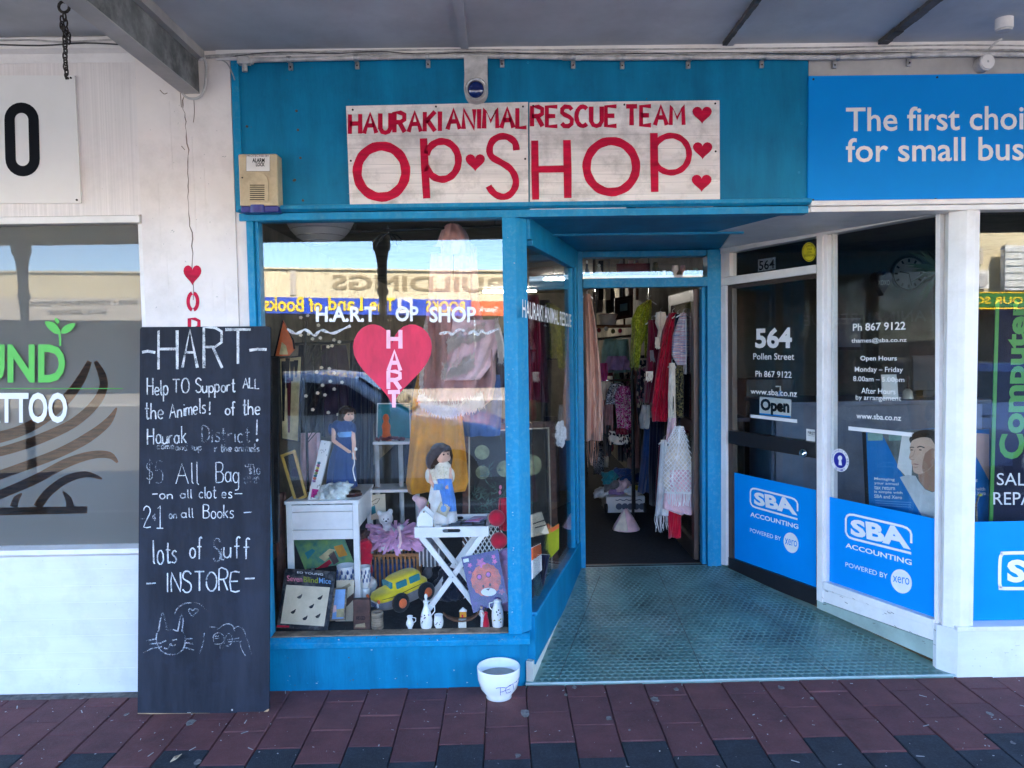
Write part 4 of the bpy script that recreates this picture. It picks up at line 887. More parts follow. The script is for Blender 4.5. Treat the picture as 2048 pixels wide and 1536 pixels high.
# alarm box
al = thing('alarm_box', 'cream alarm siren box with blue base on the blue fascia', 'alarm', at(520,425,0))
f0, f1 = at(476,308,-.085), at(557,424,-.085)
part('case', MB().box((f0.x,-.085,f1.z+.03),(f1.x,-.0005,f0.z)), 'alarm_cream', al, bevel=.006)
part('base_band', MB().box((f0.x+.003,-.083,f1.z),(f1.x-.002,-.0005,f1.z+.0295)), 'alarm_blue', al, bevel=.004)
part('beacon', MB().prism([(p_.x, p_.y, f1.z-.002) for p_ in [V((f0.x+.05+.032*(1-math.cos(math.radians(a))), -.0855-.014*math.sin(math.radians(a)), 0)) for a in range(0, 181, 20)]], (0,0,.036)), 'alarm_blue', al)
def c2a(x, y): return at(460+x/3.413, 60+y/3.413, -.0855)
part('siren_arch', MB().prism([c2a(128,1170)]+[c2a(196-68*math.cos(math.radians(a)), 1040-68*math.sin(math.radians(a))) for a in range(0, 181, 15)]+[c2a(264,1170)], (0,-.010,0)), 'alarm_cream', al, bevel=.004)
for i in range(8):
    y = 1060+i*14; part('louvre', MB().prism([V(c2a(142,y+5))+V((0,-.0135,0)), V(c2a(240,y+5))+V((0,-.0135,0)), V(c2a(240,y))+V((0,-.0135,0)), V(c2a(142,y))+V((0,-.0135,0))], (0,.004,0)), 'dark_ink', al)
sk_ = part('sticker', MB().poly([[c2a(112,965), c2a(273,965), c2a(273,850), c2a(112,850)]]) , 'sticker_white', al); 
for v_ in sk_.data.vertices: v_.co.y -= .0012
for s, x0, y0, x1, y1, b in (('PROTECTED BY',116,866,268,853,.01),('ALARM',153,905,237,876,.03),('LOCK',178,932,238,906,.03)):
    part('sticker_lettering', fit_text(s, [c2a(x0,y0), c2a(x1,y0), c2a(x1,y1), c2a(x0,y1)], b, .0025), 'dark_ink', al)
part('sticker_outline', MB().ribbon([c2a(x, y)+V((0,-.0022,0)) for x, y in ((112,965),(273,965),(273,850),(112,850))], .0014, (0,-1,0), closed=True), 'dark_ink', al)
for x, y in ((84,1008),):
    part('screw', MB().lathe(c2a(x, y), [(0,-.002),(.004,-.001),(.004,.001),(0,.002)], 8, ax=(0,-1,0)), 'black', al)
# ------------------------------------------------------------------ the painted sign boards
def sign_board(label, corners, extra):
    t = thing('painted_sign', label, 'sign', at(*corners[0], -.02))
    part('board', MB().prism([at(x, y, -.02) for x, y in corners], (0,.019,0)), 'sign_board', t)
    x0_, x1_ = min(c[0] for c in corners), max(c[0] for c in corners)
    for yy in (270,298,330,347,365,388): part('board_seam', MB().ribbon([at(x0_+4, yy+rnd.uniform(-2,2), -.02), at((x0_+x1_)/2, yy+rnd.uniform(-2,2), -.02), at(x1_-4, yy+rnd.uniform(-2,2), -.02)], [.0012,.0018,.0010], (0,-1,0), eps=.001), 'beam_pale', t)  # thin ribbons colour in the shadow lines along the plank seams
    for x, y in extra: part('screw', MB().lathe(at(x, y, -.02), [(0,-.002),(.005,-.001),(.005,.002),(0,.003)], 8, ax=(0,-1,0)), 'rusty_chain', t)
    return t
def c3b(x, y): return (1000+x/3.2, 60+y/3.2)
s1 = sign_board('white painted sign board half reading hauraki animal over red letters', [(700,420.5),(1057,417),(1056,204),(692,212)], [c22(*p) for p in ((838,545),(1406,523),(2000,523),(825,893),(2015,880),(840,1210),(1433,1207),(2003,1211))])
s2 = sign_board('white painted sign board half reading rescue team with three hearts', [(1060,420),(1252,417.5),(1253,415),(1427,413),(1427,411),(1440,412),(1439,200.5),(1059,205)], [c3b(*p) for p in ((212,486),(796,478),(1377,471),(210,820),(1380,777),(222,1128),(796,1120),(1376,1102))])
SY = -.02
w = MB(); write(w, 'HAURAKI', 700, 229, 882, 268, SY, 8.6, (0,-1,0), sk=-6, gap=1.9); write(w, 'ANIMAL', 895, 220, 1053, 259, SY, 8.6, (0,-1,0), sk=-4, gap=1.9); part('lettering', w, 'red_paint', s1)
w = MB(); write(w, 'RESCUE', 1064, 214, 1233, 253, SY, 8.6, (0,-1,0), sk=-1, gap=2.0); write(w, 'TEAM', 1252, 213, 1367, 251, SY, 8.6, (0,-1,0), sk=-1, gap=2.0); part('lettering', w, 'red_paint', s2)
def arcpx(cx_, cy_, rx, ry, a0, a1, n=40): return [(cx_+rx*math.cos(math.radians(a0+(a1-a0)*i/n)), cy_-ry*math.sin(math.radians(a0+(a1-a0)*i/n))) for i in range(n+1)]
def big(mb, pts, wpx, closed=False):
    P = [at(x, y, SY) for x, y in pts]; return mb.ribbon(P, [sizeat(wpx*(1+.06*math.sin(i*1.7)), SY) for i in range(len(P))], (0,-1,0), closed=closed, eps=.0025)
w = big(MB(), arcpx(763,343.5,48.5,51,0,360)[:-1], 18, True); part('letter', w, 'red_paint', s1)
w = big(MB(), [(847,277),(850,337),(853.5,397)], 14.5); part('letter_stem', w, 'red_paint', s1); part('letter_bowl', big(MB(), arcpx(884,321,33,38,163,-163), 13.5), 'red_paint', s1)
SS = smooth_line([c22(*p) for p in ((1955,822),(1945,770),(1900,733),(1845,728),(1795,755),(1772,810),(1785,865),(1850,905),(1910,945),(1945,1000),(1950,1060),(1920,1115),(1870,1140),(1815,1125),(1780,1090),(1765,1066))], 3)
part('letter', big(MB(), SS, 13), 'red_paint', s1)
part('heart', MB().poly([pxpoly(heart_loop(950.5,326,39,35), SY, .0025)]), 'red_paint', s1)
w = MB(); big(w, [c3b(222,708), c3b(224,900), c3b(228,1086)], 14); part('letter_stem', w, 'red_paint', s2)
part('letter_stem', big(MB(), [c3b(428,705), c3b(432,900), c3b(434,1076)], 15), 'red_paint', s2); part('letter_bar', big(MB(), [c3b(244,893), c3b(412,890)], 13), 'red_paint', s2)
part('letter', big(MB(), arcpx(1222.5,333.5,49.5,51,0,360)[:-1], 16.5, True), 'red_paint', s2)
part('letter_stem', big(MB(), [c3b(984,660), c3b(987,850), c3b(990,1037)], 15), 'red_paint', s2); part('letter_bowl', big(MB(), arcpx(1342,308.5,36,37,165,-165), 11.5), 'red_paint', s2)
for cx_, cy_, ww, hhh in ((1404,231,39,35),(1405,302,39,35),(1403,367,40,35)): part('heart', MB().poly([pxpoly(heart_loop(cx_, cy_, ww, hhh), SY, .0025)]), 'red_paint', s2)

# ------------------------------------------------------------------ far side of the street (seen mirrored in the windows)
GY = .037
def mir(px, py, Yv):
    """real point whose mirror image in the shop windows stands at photo pixel px, py, Yv metres behind the glass plane"""
    p = at(px, py, GY+Yv); return V((p.x, GY-Yv, p.z))
def mquad(x0, y0, x1, y1, Yv, sk=0): return [mir(x0,y1,Yv), mir(x1,y1+sk,Yv), mir(x1,y0+sk,Yv), mir(x0,y0,Yv)]
def far_shop(name, label, xa, xb, top, fas, Yv, wall, fm, sk=0):
    t = thing(name, label, 'building', mir((xa+xb)/2, 760, Yv+3))
    part('parapet_wall', MB().prism(mquad(xa, top, xb, fas[0]+20, Yv+3.2, sk), (0,-.4,0)), wall, t)
    part('parapet_cap', MB().prism(mquad(xa, top-2, xb, top+1.5, Yv+3.1, sk), (0,-.5,0)), wall, t)
    part('fascia', MB().prism(mquad(xa, fas[0], xb, fas[1], Yv, sk), (0,-.1,0)), fm, t)
    a, b = mir(xa, fas[1], Yv), mir(xb, fas[1]+sk, Yv)
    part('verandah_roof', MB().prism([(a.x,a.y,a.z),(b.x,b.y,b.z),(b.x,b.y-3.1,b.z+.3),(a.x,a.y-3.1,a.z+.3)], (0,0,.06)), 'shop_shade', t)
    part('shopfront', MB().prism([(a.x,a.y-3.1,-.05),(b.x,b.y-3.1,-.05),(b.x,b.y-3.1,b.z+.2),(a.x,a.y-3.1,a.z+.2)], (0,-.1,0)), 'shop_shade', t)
    for i in range(3):
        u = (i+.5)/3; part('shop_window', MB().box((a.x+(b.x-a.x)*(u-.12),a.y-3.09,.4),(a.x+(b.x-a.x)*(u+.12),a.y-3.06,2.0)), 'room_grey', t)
    return t
FY = 23.3
fb = far_shop('book_shop', 'cream parapet building with blue books fascia across the street', 330, 942, 533, (591,627), FY, 'cream_wall', 'books_blue', 9)
part('stripe_panel', MB().prism(mquad(580,540,592,590,FY+3.15), (0,-.03,0)), 'beige_fascia', fb)
def mtext(s, x0, y0, x1, y1, Yv, par, m, bold=.03, sk=0):
    # seen mirrored: the words start at the greater photo x
    q = [mir(x1,y1+sk,Yv), mir(x0,y1,Yv), mir(x0,y0,Yv), mir(x1,y0+sk,Yv)]
    return part('lettering', fit_text(s, q, bold, .03), m, par)
mtext('Books', 528, 592, 608, 622, FY, fb, 'books_yellow', .022, 2); mtext('of', 617, 597, 645, 624, FY, fb, 'books_yellow', .022); mtext('Land', 657, 593, 726, 621, FY, fb, 'books_yellow', .022, 1); mtext('The', 740, 595, 790, 622, FY, fb, 'books_yellow', .022, 1)
mtext('BOOKS', 852, 601, 930, 624, FY, fb, 'books_yellow', .022, 2)
pq = mquad(795, 595, 825, 626, FY-.06); part('logo_panel', MB().prism(pq, (0,-.02,0)), 'white_card', fb)
part('logo_mark', MB().poly([[mir(802,618,FY-.1), mir(820,618,FY-.1), mir(820,606,FY-.1), mir(803,598,FY-.1)]]), 'books_blue', fb)
fs = far_shop('phone_shop', 'cream building with orange fascia sign across the street', 943, 1400, 541, (602,634), FY, 'cream_wall', 'spark_orange', 6)
mtext('Spark', 957, 613, 996, 627, FY, fs, 'white_card', .02)
mtext('BUILDINGS', 664, 549, 1006, 579, FY+3.19, fb, 'letter_tan', .02, 6)
fk = far_shop('laser_clinic', 'beige fronted clinic building across the street', -420, 329, 541, (592,641), FY, 'cream_wall', 'beige_fascia', 4)
mtext('SKN | PAMPER ME MEDISPA', 38, 604, 276, 616, FY, fk, 'dark_ink', .0, -4); mtext('SKIN & LASER CLINIC', 97, 620, 215, 630, FY, fk, 'dark_ink', .0, -2)
fgr = far_shop('green_sign_shop', 'cream building with green fascia and white gable across the street', 1900, 2500, 440, (585,617), FY, 'cream_wall', 'green_sign', 0)
mtext('OUR SO', 1948, 593, 2046, 608, FY, fgr, 'books_yellow', .022); 
part('rule_line', MB().prism(mquad(1900,584,2500,586,FY-.02), (0,-.01,0)), 'books_yellow', fgr); part('rule_line', MB().prism(mquad(1900,615,2500,618,FY-.02), (0,-.01,0)), 'books_yellow', fgr)
part('air_conditioner', MB().prism(mquad(1947,540,1979,577,FY+2.9), (0,-.25,0)), 'white_card', fgr); cc_ = mir(1963,560,FY+2.88)
part('fan_grille', MB().lathe(cc_, [(0,0),(.27,0),(.27,.02),(0,.02)], 20, ax=(0,1,0)), 'conduit_grey', fgr)
part('window', MB().prism(mquad(1948,495,1967,528,FY+3.1), (0,-.05,0)), 'beige_fascia', fgr)
gb = part('gable', MB().prism([mir(2012,580,FY+2.5), mir(2200,580,FY+2.5), mir(2200,490,FY+2.5), mir(2012,490,FY+2.5)], (0,-.3,0)), 'weatherboard', fgr)
for i in range(6): part('weatherboard', MB().prism(mquad(2012,492+i*14,2200,503+i*14,FY+2.45), (0,-.03,0)), 'weatherboard', gb)
far_shop('corner_shop', 'plain cream building filling the gap across the street', 1401, 1899, 541, (600,632), FY, 'cream_wall', 'beige_fascia', 0)

# ------------------------------------------------------------------ parked cars
def car(label, x0, Yf, paint, fl_=1, L=4.1, group='cars parked at the kerb'):
    """hatchback; x0 = rear end, fl_ = +1 faces +x; Yf = side facing the shops"""
    t = thing('parked_car', label, 'car', (x0+L/2, Yf-.85, -.16), group)
    H = [(0,.55),(.02,.85),(.12,1.0),(.35,1.38),(.75,1.5),(1.6,1.52),(2.1,1.46),(2.75,1.02),(3.1,.97),(3.7,.88),(4.02,.72),(4.1,.5),(4.08,.28),(.05,.28)]
    def X(u): return x0+(u if fl_ > 0 else L-u)*(1)
    W = 1.7; rings = []
    for yy, sh in ((0,.07),(-.05,.0),(-W+.05,.0),(-W,.07)):
        rings.append([V((X(u), Yf+yy, z-.16-(sh if z > .9 else sh*.4))) for u, z in H])
    # upper body leans inward
    for r in rings:
        for p in r:
            if p.z > .86: p.y = Yf-.85+(p.y-(Yf-.85))*(1-.30*(p.z-.86))
    body = part('body', MB().loft(rings), paint, t, bevel=.02)
    def sidewin(name, P, m, off_):
        L_ = []
        for u, z in P:
            y = Yf-.85+.85*(1-.30*max(0, z-.16-.86)); L_.append(V((X(u), y+off_, z-.16)))
        return part(name, MB().prism(L_, (0,-.02,0)), m, t)
    sidewin('side_window', [(.55,1.06),(.62,1.3),(.85,1.4),(1.45,1.42),(1.45,1.03)], 'car_glass', .012); sidewin('side_window', [(1.53,1.03),(1.53,1.42),(2.02,1.38),(2.52,1.05)], 'car_glass', .012)
    part('windscreen', MB().prism([V((X(2.12), Yf-.32, 1.29)), V((X(2.74), Yf-.22, .875)), V((X(2.74), Yf-1.48, .875)), V((X(2.12), Yf-1.38, 1.29))], (.02*fl_,0,.02)), 'car_glass', t)
    part('wing_mirror', MB().ell((X(2.5), Yf+.09, .92), (.08,.09,.06), 12, 8), paint, t, smooth=True)
    part('door_line', MB().tube([(X(1.5),Yf+.005,.2),(X(1.5),Yf+.003,.84)], .006, 4), 'car_glass', t); part('door_handle', MB().box((X(1.2),Yf-.01,.70),(X(1.38),Yf+.022,.73)), paint, t, bevel=.005)
    part('headlight', MB().ell((X(3.9), Yf-.12, .56), (.14,.12,.08), 10, 6), 'white_card', t, smooth=True); part('tail_light', MB().ell((X(.08), Yf-.1, .72), (.06,.12,.12), 10, 6), 'red_paint', t, smooth=True)
    for u in (.72, 3.3):
        wv = part('wheel', MB().lathe((X(u), Yf-.02, .14), [(0,-.2),(.3,-.2),(.31,-.1),(.30,.025),(.2,.03),(0,.03)], 22, ax=(0,1,0)), 'tyre', t, smooth=True, autos=40)
        part('rim', MB().lathe((X(u), Yf-.02, .14), [(0,.02),(.19,.031),(.2,.036),(.05,.045),(0,.045)], 14, ax=(0,1,0)), 'galvanised', wv)
    return t
car('pale blue parked hatchback mirrored in the op shop display window', -3.9, -5.3, 'car_blue', 1)
car('darker blue parked hatchback mirrored in the office front window', 3.1, -5.4, 'car_navy', -1)
# ------------------------------------------------------------------ cloth and toy materials
for n_, c_ in (('pink',(196,146,142)),('pale_pink',(240,200,204)),('mustard',(206,140,44)),('dusk_blue',(52,84,140)),('navy',(24,26,50)),('charcoal',(44,42,50)),('aubergine',(62,46,66)),('red',(196,16,50)),('wine',(120,18,50)),('lime',(150,158,32)),('tan',(196,150,128)),('mint',(132,168,160)),('lilac',(176,140,186)),('cream',(238,226,206)),('white',(244,241,238)),('grey',(120,118,122)),('fur',(236,220,212)),('tutu',(232,176,212)),('doll_blue',(28,62,116)),('sash',(110,160,214)),('apron',(96,150,226)),('skin',(226,178,156)),('brown_hair',(66,44,34)),('magenta',(190,50,130)),('teal',(40,130,140)),('yellow',(232,206,40)),('plush_black',(20,20,24)),('orange',(228,110,60)),('ribbon_pink',(220,130,150)),('olive',(86,84,50)),('maroon',(90,24,34))):
    mat('c_'+n_, lin(c_), .85, var=.13, vs=10, bump=.35, bs=150, sheen=.3, spec=.15)
mat('white_ware', (.86,.86,.85), .22, var=.03, coat=.6); mat('ware_blue', lin((60,84,140)), .3, coat=.5); mat('furn_white', (.87,.87,.87), .4, var=.05, vs=6, dirt=(.45,.43,.4), da=.25, ds=9)
mat('gold_frame', lin((214,176,92)), .4, metal=.2, var=.15, vs=12); mat('frame_brown', lin((96,58,42)), .4, var=.25, vs=8, stretch=(1,1,6)); mat('slip_cream', (.62,.55,.42), .6)
mat('canvas_dark', lin((44,38,34)), .6, var=.5, vs=5); mat('canvas_cream', lin((206,190,140)), .7, var=.25, vs=9); mat('fern_green', lin((70,96,84)), .7, var=.4, vs=14); mat('plate_green', lin((140,146,110)), .6, var=.3, vs=12)
mat('crib_wood', lin((176,116,60)), .45, var=.2, vs=6, stretch=(1,1,5)); mat('dark_wood', lin((60,30,28)), .35, var=.2); mat('leather_brown', lin((86,54,46)), .6, var=.3, vs=16, bump=.4, bs=80)
mat('purple_print', lin((70,36,120)), .5, var=.4, vs=26, vcol=lin((24,30,100)), spec=.2); mat('pink_print', lin((204,60,150)), .4, var=.3, vs=20); mat('lion_orange', lin((216,72,40)), .5, var=.25, vs=30); mat('book_green', lin((96,130,62)), .45, var=.45, vs=18, vcol=lin((40,110,100))); mat('cover_black', lin((20,22,32)), .5, spec=.2, var=.25, vs=14, dirt=(.4,.38,.36), da=.4, ds=22); mat('cover_cream', lin((214,200,172)), .6, var=.1, vs=9)
mat('sky_print', lin((120,170,225)), .3); mat('plastic_bag', (.66,.72,.70), .25, var=.25, vs=14, bump=1.2, bs=24, coat=.5); mat('foil', (.7,.66,.55), .3, metal=.6)
mat('poster_blue', lin((20,120,190)), .4, var=.12, vs=3); mat('poster_dark', lin((40,46,56)), .4, var=.3, vs=4); mat('shirt_white', (.62,.64,.66), .8, var=.1); mat('face', lin((222,182,158)), .55, var=.06, vs=8); mat('hair_dark', lin((40,32,28)), .6, var=.3, vs=30)
mat('clock_face', (.3,.3,.29), .5); mat('sign_green', lin((60,140,44)), .5, var=.1); mat('desk_grey', lin((92,100,118)), .5); mat('plant_dark', (.03,.06,.03), .6, var=.3); mat('glass_ware', (.7,.66,.6), .1, coat=1)
ink = 'dark_ink'
def cloth_print(name, cols, scale, kind='VORONOI', stretch=(1,1,1)):
    m = mat(name, lin(cols[0]), .85, bump=.3, bs=140, sheen=.25, spec=.15); n = m.node_tree.nodes; l = m.node_tree.links; b = n['Principled BSDF']
    tc = n.new('ShaderNodeTexCoord'); mp = n.new('ShaderNodeMapping'); mp.inputs['Scale'].default_value = stretch; l.new(tc.outputs['Object'], mp.inputs[0])
    if kind == 'VORONOI':
        t = n.new('ShaderNodeTexVoronoi'); t.inputs['Scale'].default_value = scale; o = t.outputs['Color']; l.new(mp.outputs[0], t.inputs['Vector'])
        sx = n.new('ShaderNodeSeparateColor'); l.new(o, sx.inputs[0]); o = sx.outputs[0]
    else:
        t = n.new('ShaderNodeTexNoise'); t.inputs['Scale'].default_value = scale; t.inputs['Detail'].default_value = 2; o = t.outputs[0]; l.new(mp.outputs[0], t.inputs['Vector'])
    r = n.new('ShaderNodeValToRGB'); r.color_ramp.interpolation = 'CONSTANT'; k = len(cols)
    while len(r.color_ramp.elements) < k: r.color_ramp.elements.new(.5)
    for i, c in enumerate(cols):
        e = r.color_ramp.elements[i]; e.position = (i/k if kind == 'VORONOI' else .34+.32*i/k) if i else 0; e.color = (*lin(c), 1)
    l.new(o, r.inputs[0]); l.new(r.outputs[0], b.inputs['Base Color'])
cloth_print('p_floral', [(28,26,44),(34,30,50),(40,34,52),(150,90,110),(200,180,160)], 34)
cloth_print('p_stripe', [(196,196,208),(120,132,170),(222,214,214),(206,160,168),(150,160,190),(230,228,228)], 9, 'NOISE', (.3,.3,9))
cloth_print('p_spot', [(236,228,214),(236,228,214),(30,30,36)], 46); cloth_print('p_zig', [(230,228,230),(40,40,52),(210,208,214),(70,70,88)], 16, 'NOISE', (1,1,3)); cloth_print('p_knit', [(150,160,36),(120,130,24),(176,184,60)], 60, 'NOISE', (1,1,.5)); cloth_print('p_mesh', [(70,66,44),(30,28,24),(120,110,70)], 80); cloth_print('p_red', [(186,14,48),(150,8,36),(206,26,60)], 26, 'NOISE', (3,3,.4)); cloth_print('p_tan', [(196,150,128),(180,134,114),(208,164,142)], 14, 'NOISE', (4,4,.3)); cloth_print('p_sequin', [(190,40,130),(226,110,176),(140,20,96),(240,190,220)], 90)
# ------------------------------------------------------------------ chalkboard and bowl
b0, b1 = atz(275,1428,.0), atz(538,1424,.0); t0, t1 = at(280,654,-.045), at(541,652,-.045)
BN = (b1-b0).cross(t0-b0).normalized(); BN = -BN if BN.y > 0 else BN
BP = (b0.copy(), BN)
cbd = thing('chalkboard', 'tall black chalkboard with white chalk writing leaning on the pier', 'chalkboard', (b0+b1)/2)
q = [at(x, y, BP) for x, y in ((275,1428),(531,1425),(538,1418),(541,655),(536,652.5),(284,654),(280,658))]
part('panel', MB().prism(q, -BN*.012), 'chalk_board', cbd)
part('chipped_corner', MB().prism([at(524,1426,BP)+BN*.0012, at(532,1425.5,BP)+BN*.0012, at(537.5,1421,BP)+BN*.0012, at(537.5,1417.5,BP)+BN*.0012, at(531,1421,BP)+BN*.0012], -BN*.010), 'ply_edge', cbd)
part('worn_edge', MB().ribbon([at(275.5,1426.5,BP), at(300,1427,BP), at(340,1426.8,BP), at(420,1426,BP)], [.003,.005,.002,.001], BN, eps=.0012), 'ply_edge', cbd)
Z6 = lambda x, y: (260+x/3.657, 640+y/3.657)
Z7 = lambda x, y: (260+x/3.657, 1040+y/3.657)
def chalk(words, cv, m, wpx, jit=.35):
    for s, x0, y0, x1, y1, *sk in words:
        w = MB(); write(w, s, x0, y0, x1, y1, BP, wpx, BN, eps=.0018, gap=1.5, sk=sk[0] if sk else 0, jit=jit, conv=cv, smooth=True); part('chalk_word', w, m, cbd)
for s, x0, y0, x1, y1 in (('H',208,72,345,358),('A',385,65,495,350),('R',540,55,675,352),('T',700,72,885,322)):
    w = MB(); write(w, s, x0, y0, x1, y1, BP, 5.2, BN, eps=.0018, jit=.12, conv=Z6); part('chalk_letter', w, 'chalk', cbd)
for P in ([(90,236),(130,228),(186,238)],[(875,222),(930,214),(1000,216)]): part('chalk_dash', MB().ribbon([at(*Z6(*p), BP) for p in P], .013, BN, eps=.0018), 'chalk', cbd)
chalk((('Help',130,430,280,548),('TO',315,432,435,535),('Support',482,430,770,530,-6),('ALL',825,425,945,500),('the',112,600,245,722),('Animels',292,612,555,720,-40),('!',578,590,590,690),('of',698,600,772,690),('the',826,575,955,690),('Haurak',132,795,408,912,-18),('!',918,732,932,888)), Z6, 'chalk', 2.5)
chalk((('District',530,770,875,892),('come',200,895,325,942),('and sup',335,900,525,952),('r the animals',620,905,945,962)), Z6, 'chalk_thin', 2.6)
chalk((('All',335,1045,510,1200),('Bag',632,1045,800,1185),('-on',168,1240,310,1308),('all',370,1235,455,1302),('clot es',505,1215,745,1302),('-',765,1235,820,1302),('2',104,1360,155,1510),('1',195,1352,240,1522),('on',290,1385,342,1450),('all',380,1378,465,1445),('Books',540,1352,758,1448),('-',830,1360,890,1460)), Z6, 'chalk', 2.1)
chalk((('$5',122,1030,242,1190),('un',845,1030,905,1075),('$10',868,1078,950,1128),('4',165,1420,188,1470),('-',80,1420,105,1480),('min',838,1130,900,1165),('xn',905,1130,945,1165),('un',840,1165,885,1195),('4',905,1165,930,1200)), Z6, 'chalk_thin', 1.9)
chalk((('lots',172,140,345,318),('of',440,130,528,275),('uff',690,125,872,275),('INSTORE',272,385,798,530,-16),('-',118,400,186,520),('-',840,360,912,480)), Z7, 'chalk', 2.8)
chalk((('S',610,125,660,300),('t',650,200,690,290)), Z7, 'chalk_thin', 3.0)
def draw(lines, m='chalk_thin', wd=2.2):
    for L in lines: part('chalk_drawing', MB().ribbon([at(*Z7(*p), BP) for p in smooth_line(L, 4)], sizeat(wd, -.2), BN, eps=.0018), m, cbd)
draw([[(215,800),(195,840),(200,910),(240,965),(310,983),(375,960),(405,900),(400,840),(380,805)],[(270,820),(265,760),(240,680),(225,720),(212,800)],[(275,812),(310,800),(345,812)],[(350,815),(365,740),(378,690),(390,740),(380,815)],[(250,935),(280,940),(298,905),(310,920),(335,910)],[(310,880),(345,872)],[(230,895),(265,882)],[(118,885),(190,868)],[(145,905),(230,900)],[(100,970),(160,940),(235,925)],[(405,870),(460,865)],[(400,895),(465,905)],[(395,930),(470,952)]], 'chalk_thin', 2.6)
draw([[(328,690),(345,650),(390,615),(450,605),(510,615),(558,655)],[(455,705),(432,665),(440,648),(460,660),(480,648),(498,662),(458,705)]], 'chalk_thin', 2.4)
draw([[(615,890),(610,850),(640,825),(680,840),(690,880),(665,905),(620,905)],[(700,860),(720,830),(745,850),(748,890),(720,920),(692,905),(700,860)],[(640,800),(700,760),(750,770),(765,810)],[(660,915),(662,945),(690,925)],[(620,850),(650,848)],[(618,866),(655,864)],[(715,875),(800,862)],[(715,890),(815,885)],[(755,800),(790,778),(830,800),(860,880),(890,980)],[(545,825),(535,900),(510,975)],[(580,780),(640,785)],[(805,890),(815,940),(845,990)]], 'chalk_thin', 1.8)
part('screw', MB().lathe(at(464,1420,BP), [(0,-.002),(.005,0),(0,.003)], 8, ax=BN), 'galvanised', cbd)
# bowl
bc = atz(998,1393,.0); bc.z = .002; br_ = sizeat(44, bc.y)
bw = thing('water_bowl', 'cream ceramic pet water bowl on the footpath beside the blue base', 'bowl', bc)
H_ = at(998,1330,bc.y).z-.006
part('bowl', MB().lathe(bc, [(0,.004),(br_*.5,.004),(br_*.52,0),(br_*.60,0),(br_*.58,.012),(br_*.84,.045),(br_*.97,H_*.62),(br_,H_*.95),(br_*.99,H_),(br_*.955,H_*.99),(br_*.93,H_*.6),(br_*.78,.05),(br_*.4,.02),(0,.018)], 40), 'white_ware', bw, smooth=True)
mat('water', (.30,.32,.30), .04, var=.12, vs=9, bump=.06, bs=12)
part('water', MB().lathe(bc, [(0,H_*.66),(br_*.925,H_*.66),(br_*.925,H_*.67),(0,H_*.67)], 36), 'water', bw)
def bowlpt(px, py):
    d = ray(px, py); z = at(px, py, bc.y-br_*.9).z; r = br_*np.interp(z, [.012,.045,H_*.62,H_*.95], [.6,.86,.985,1.0])
    x = min(r*.96, max(-r*.96, at(px, py, bc.y-br_*.8).x-bc.x)); return V((bc.x+x, bc.y-math.sqrt(r*r-x*x)-.0012, z))
for L in ([(992,1376),(996,1374),(1008,1374),(1012,1377),(1009,1382),(1000,1384)],[(1001,1374),(1001,1391)],[(1022,1372),(1012,1376),(1013,1388),(1022,1387)],[(1013,1381),(1020,1380)],[(1018,1372),(1034,1370)],[(1026,1371),(1028,1385)],[(1033,1368),(1033.5,1371)],[(1041,1366),(1036,1369),(1040,1374),(1036,1379)]):
    part('lettering', MB().tube([bowlpt(*p) for p in smooth_line(L, 2)], .0011, 5), 'key_blue', bw)

# ------------------------------------------------------------------ things in the display window
Z5 = lambda x, y: (530+x/4.655, 960+y/4.655)
Z6c = lambda x, y: (770+x/4.654, 960+y/4.654)
Z3 = lambda x, y: (520+x/5.12, 700+y/5.12)
Z4 = lambda x, y: (760+x/5.12, 700+y/5.12)
Z1 = lambda x, y: (500+x/5.12, 420+y/5.12)
Z2 = lambda x, y: (760+x/5.12, 420+y/5.12)
G1 = 'window display objects'
def lean(p4, Yb, Yt, th):
    """flat thing standing on the display floor and leaning back; photo corners bl, br, tr, tl; returns front quad + plane"""
    bl = at(*p4[0], Yb); n = V((0, -1, (Yt-Yb)/max(.05, at(*p4[3], Yt).z-bl.z))).normalized(); pl = (bl, n)
    return [at(*p, pl) for p in p4], pl, n
def slab(t, name, quad, n, th, m, **k): return part(name, MB().prism(quad, -n*th), m, t, **k)
# white side table
TY = .30; ztp = at(643,1001,TY).z; x0, x1 = at(571,1001,TY).x, at(716,1000,TY).x; yb = atz(739.5,968.6,ztp).y
tb = thing('side_table', 'white painted side table with boarded front in the display window', 'table', ((x0+x1)/2,TY,ZS))
part('top', MB().box((x0-.006,TY-.008,ztp-.018),(x1+.006,yb+.01,ztp)), 'furn_white', tb, bevel=.003)
zz = [at(643,y,TY).z for y in (1007,1024,1060,1080)]
for i in range(3): part('front_board', MB().box((x0+.03,TY+.004,zz[i+1]+.001),(x1-.031,TY+.018,zz[i]-.0012-(.008 if i == 0 else 0))), 'furn_white', tb, bevel=.002)
for x in (x0, x1-.03):
    for y in (TY, yb-.03): part('leg', MB().box((x,y,ZS),(x+.03,y+.03,ztp-.0185)), 'furn_white', tb, bevel=.002)
part('side_rail', MB().box((x1-.022,TY+.031,zz[2]),(x1-.006,yb-.031,ztp-.019)), 'furn_white', tb); part('side_rail', MB().box((x0+.006,TY+.031,zz[2]),(x0+.022,yb-.031,ztp-.019)), 'furn_white', tb)

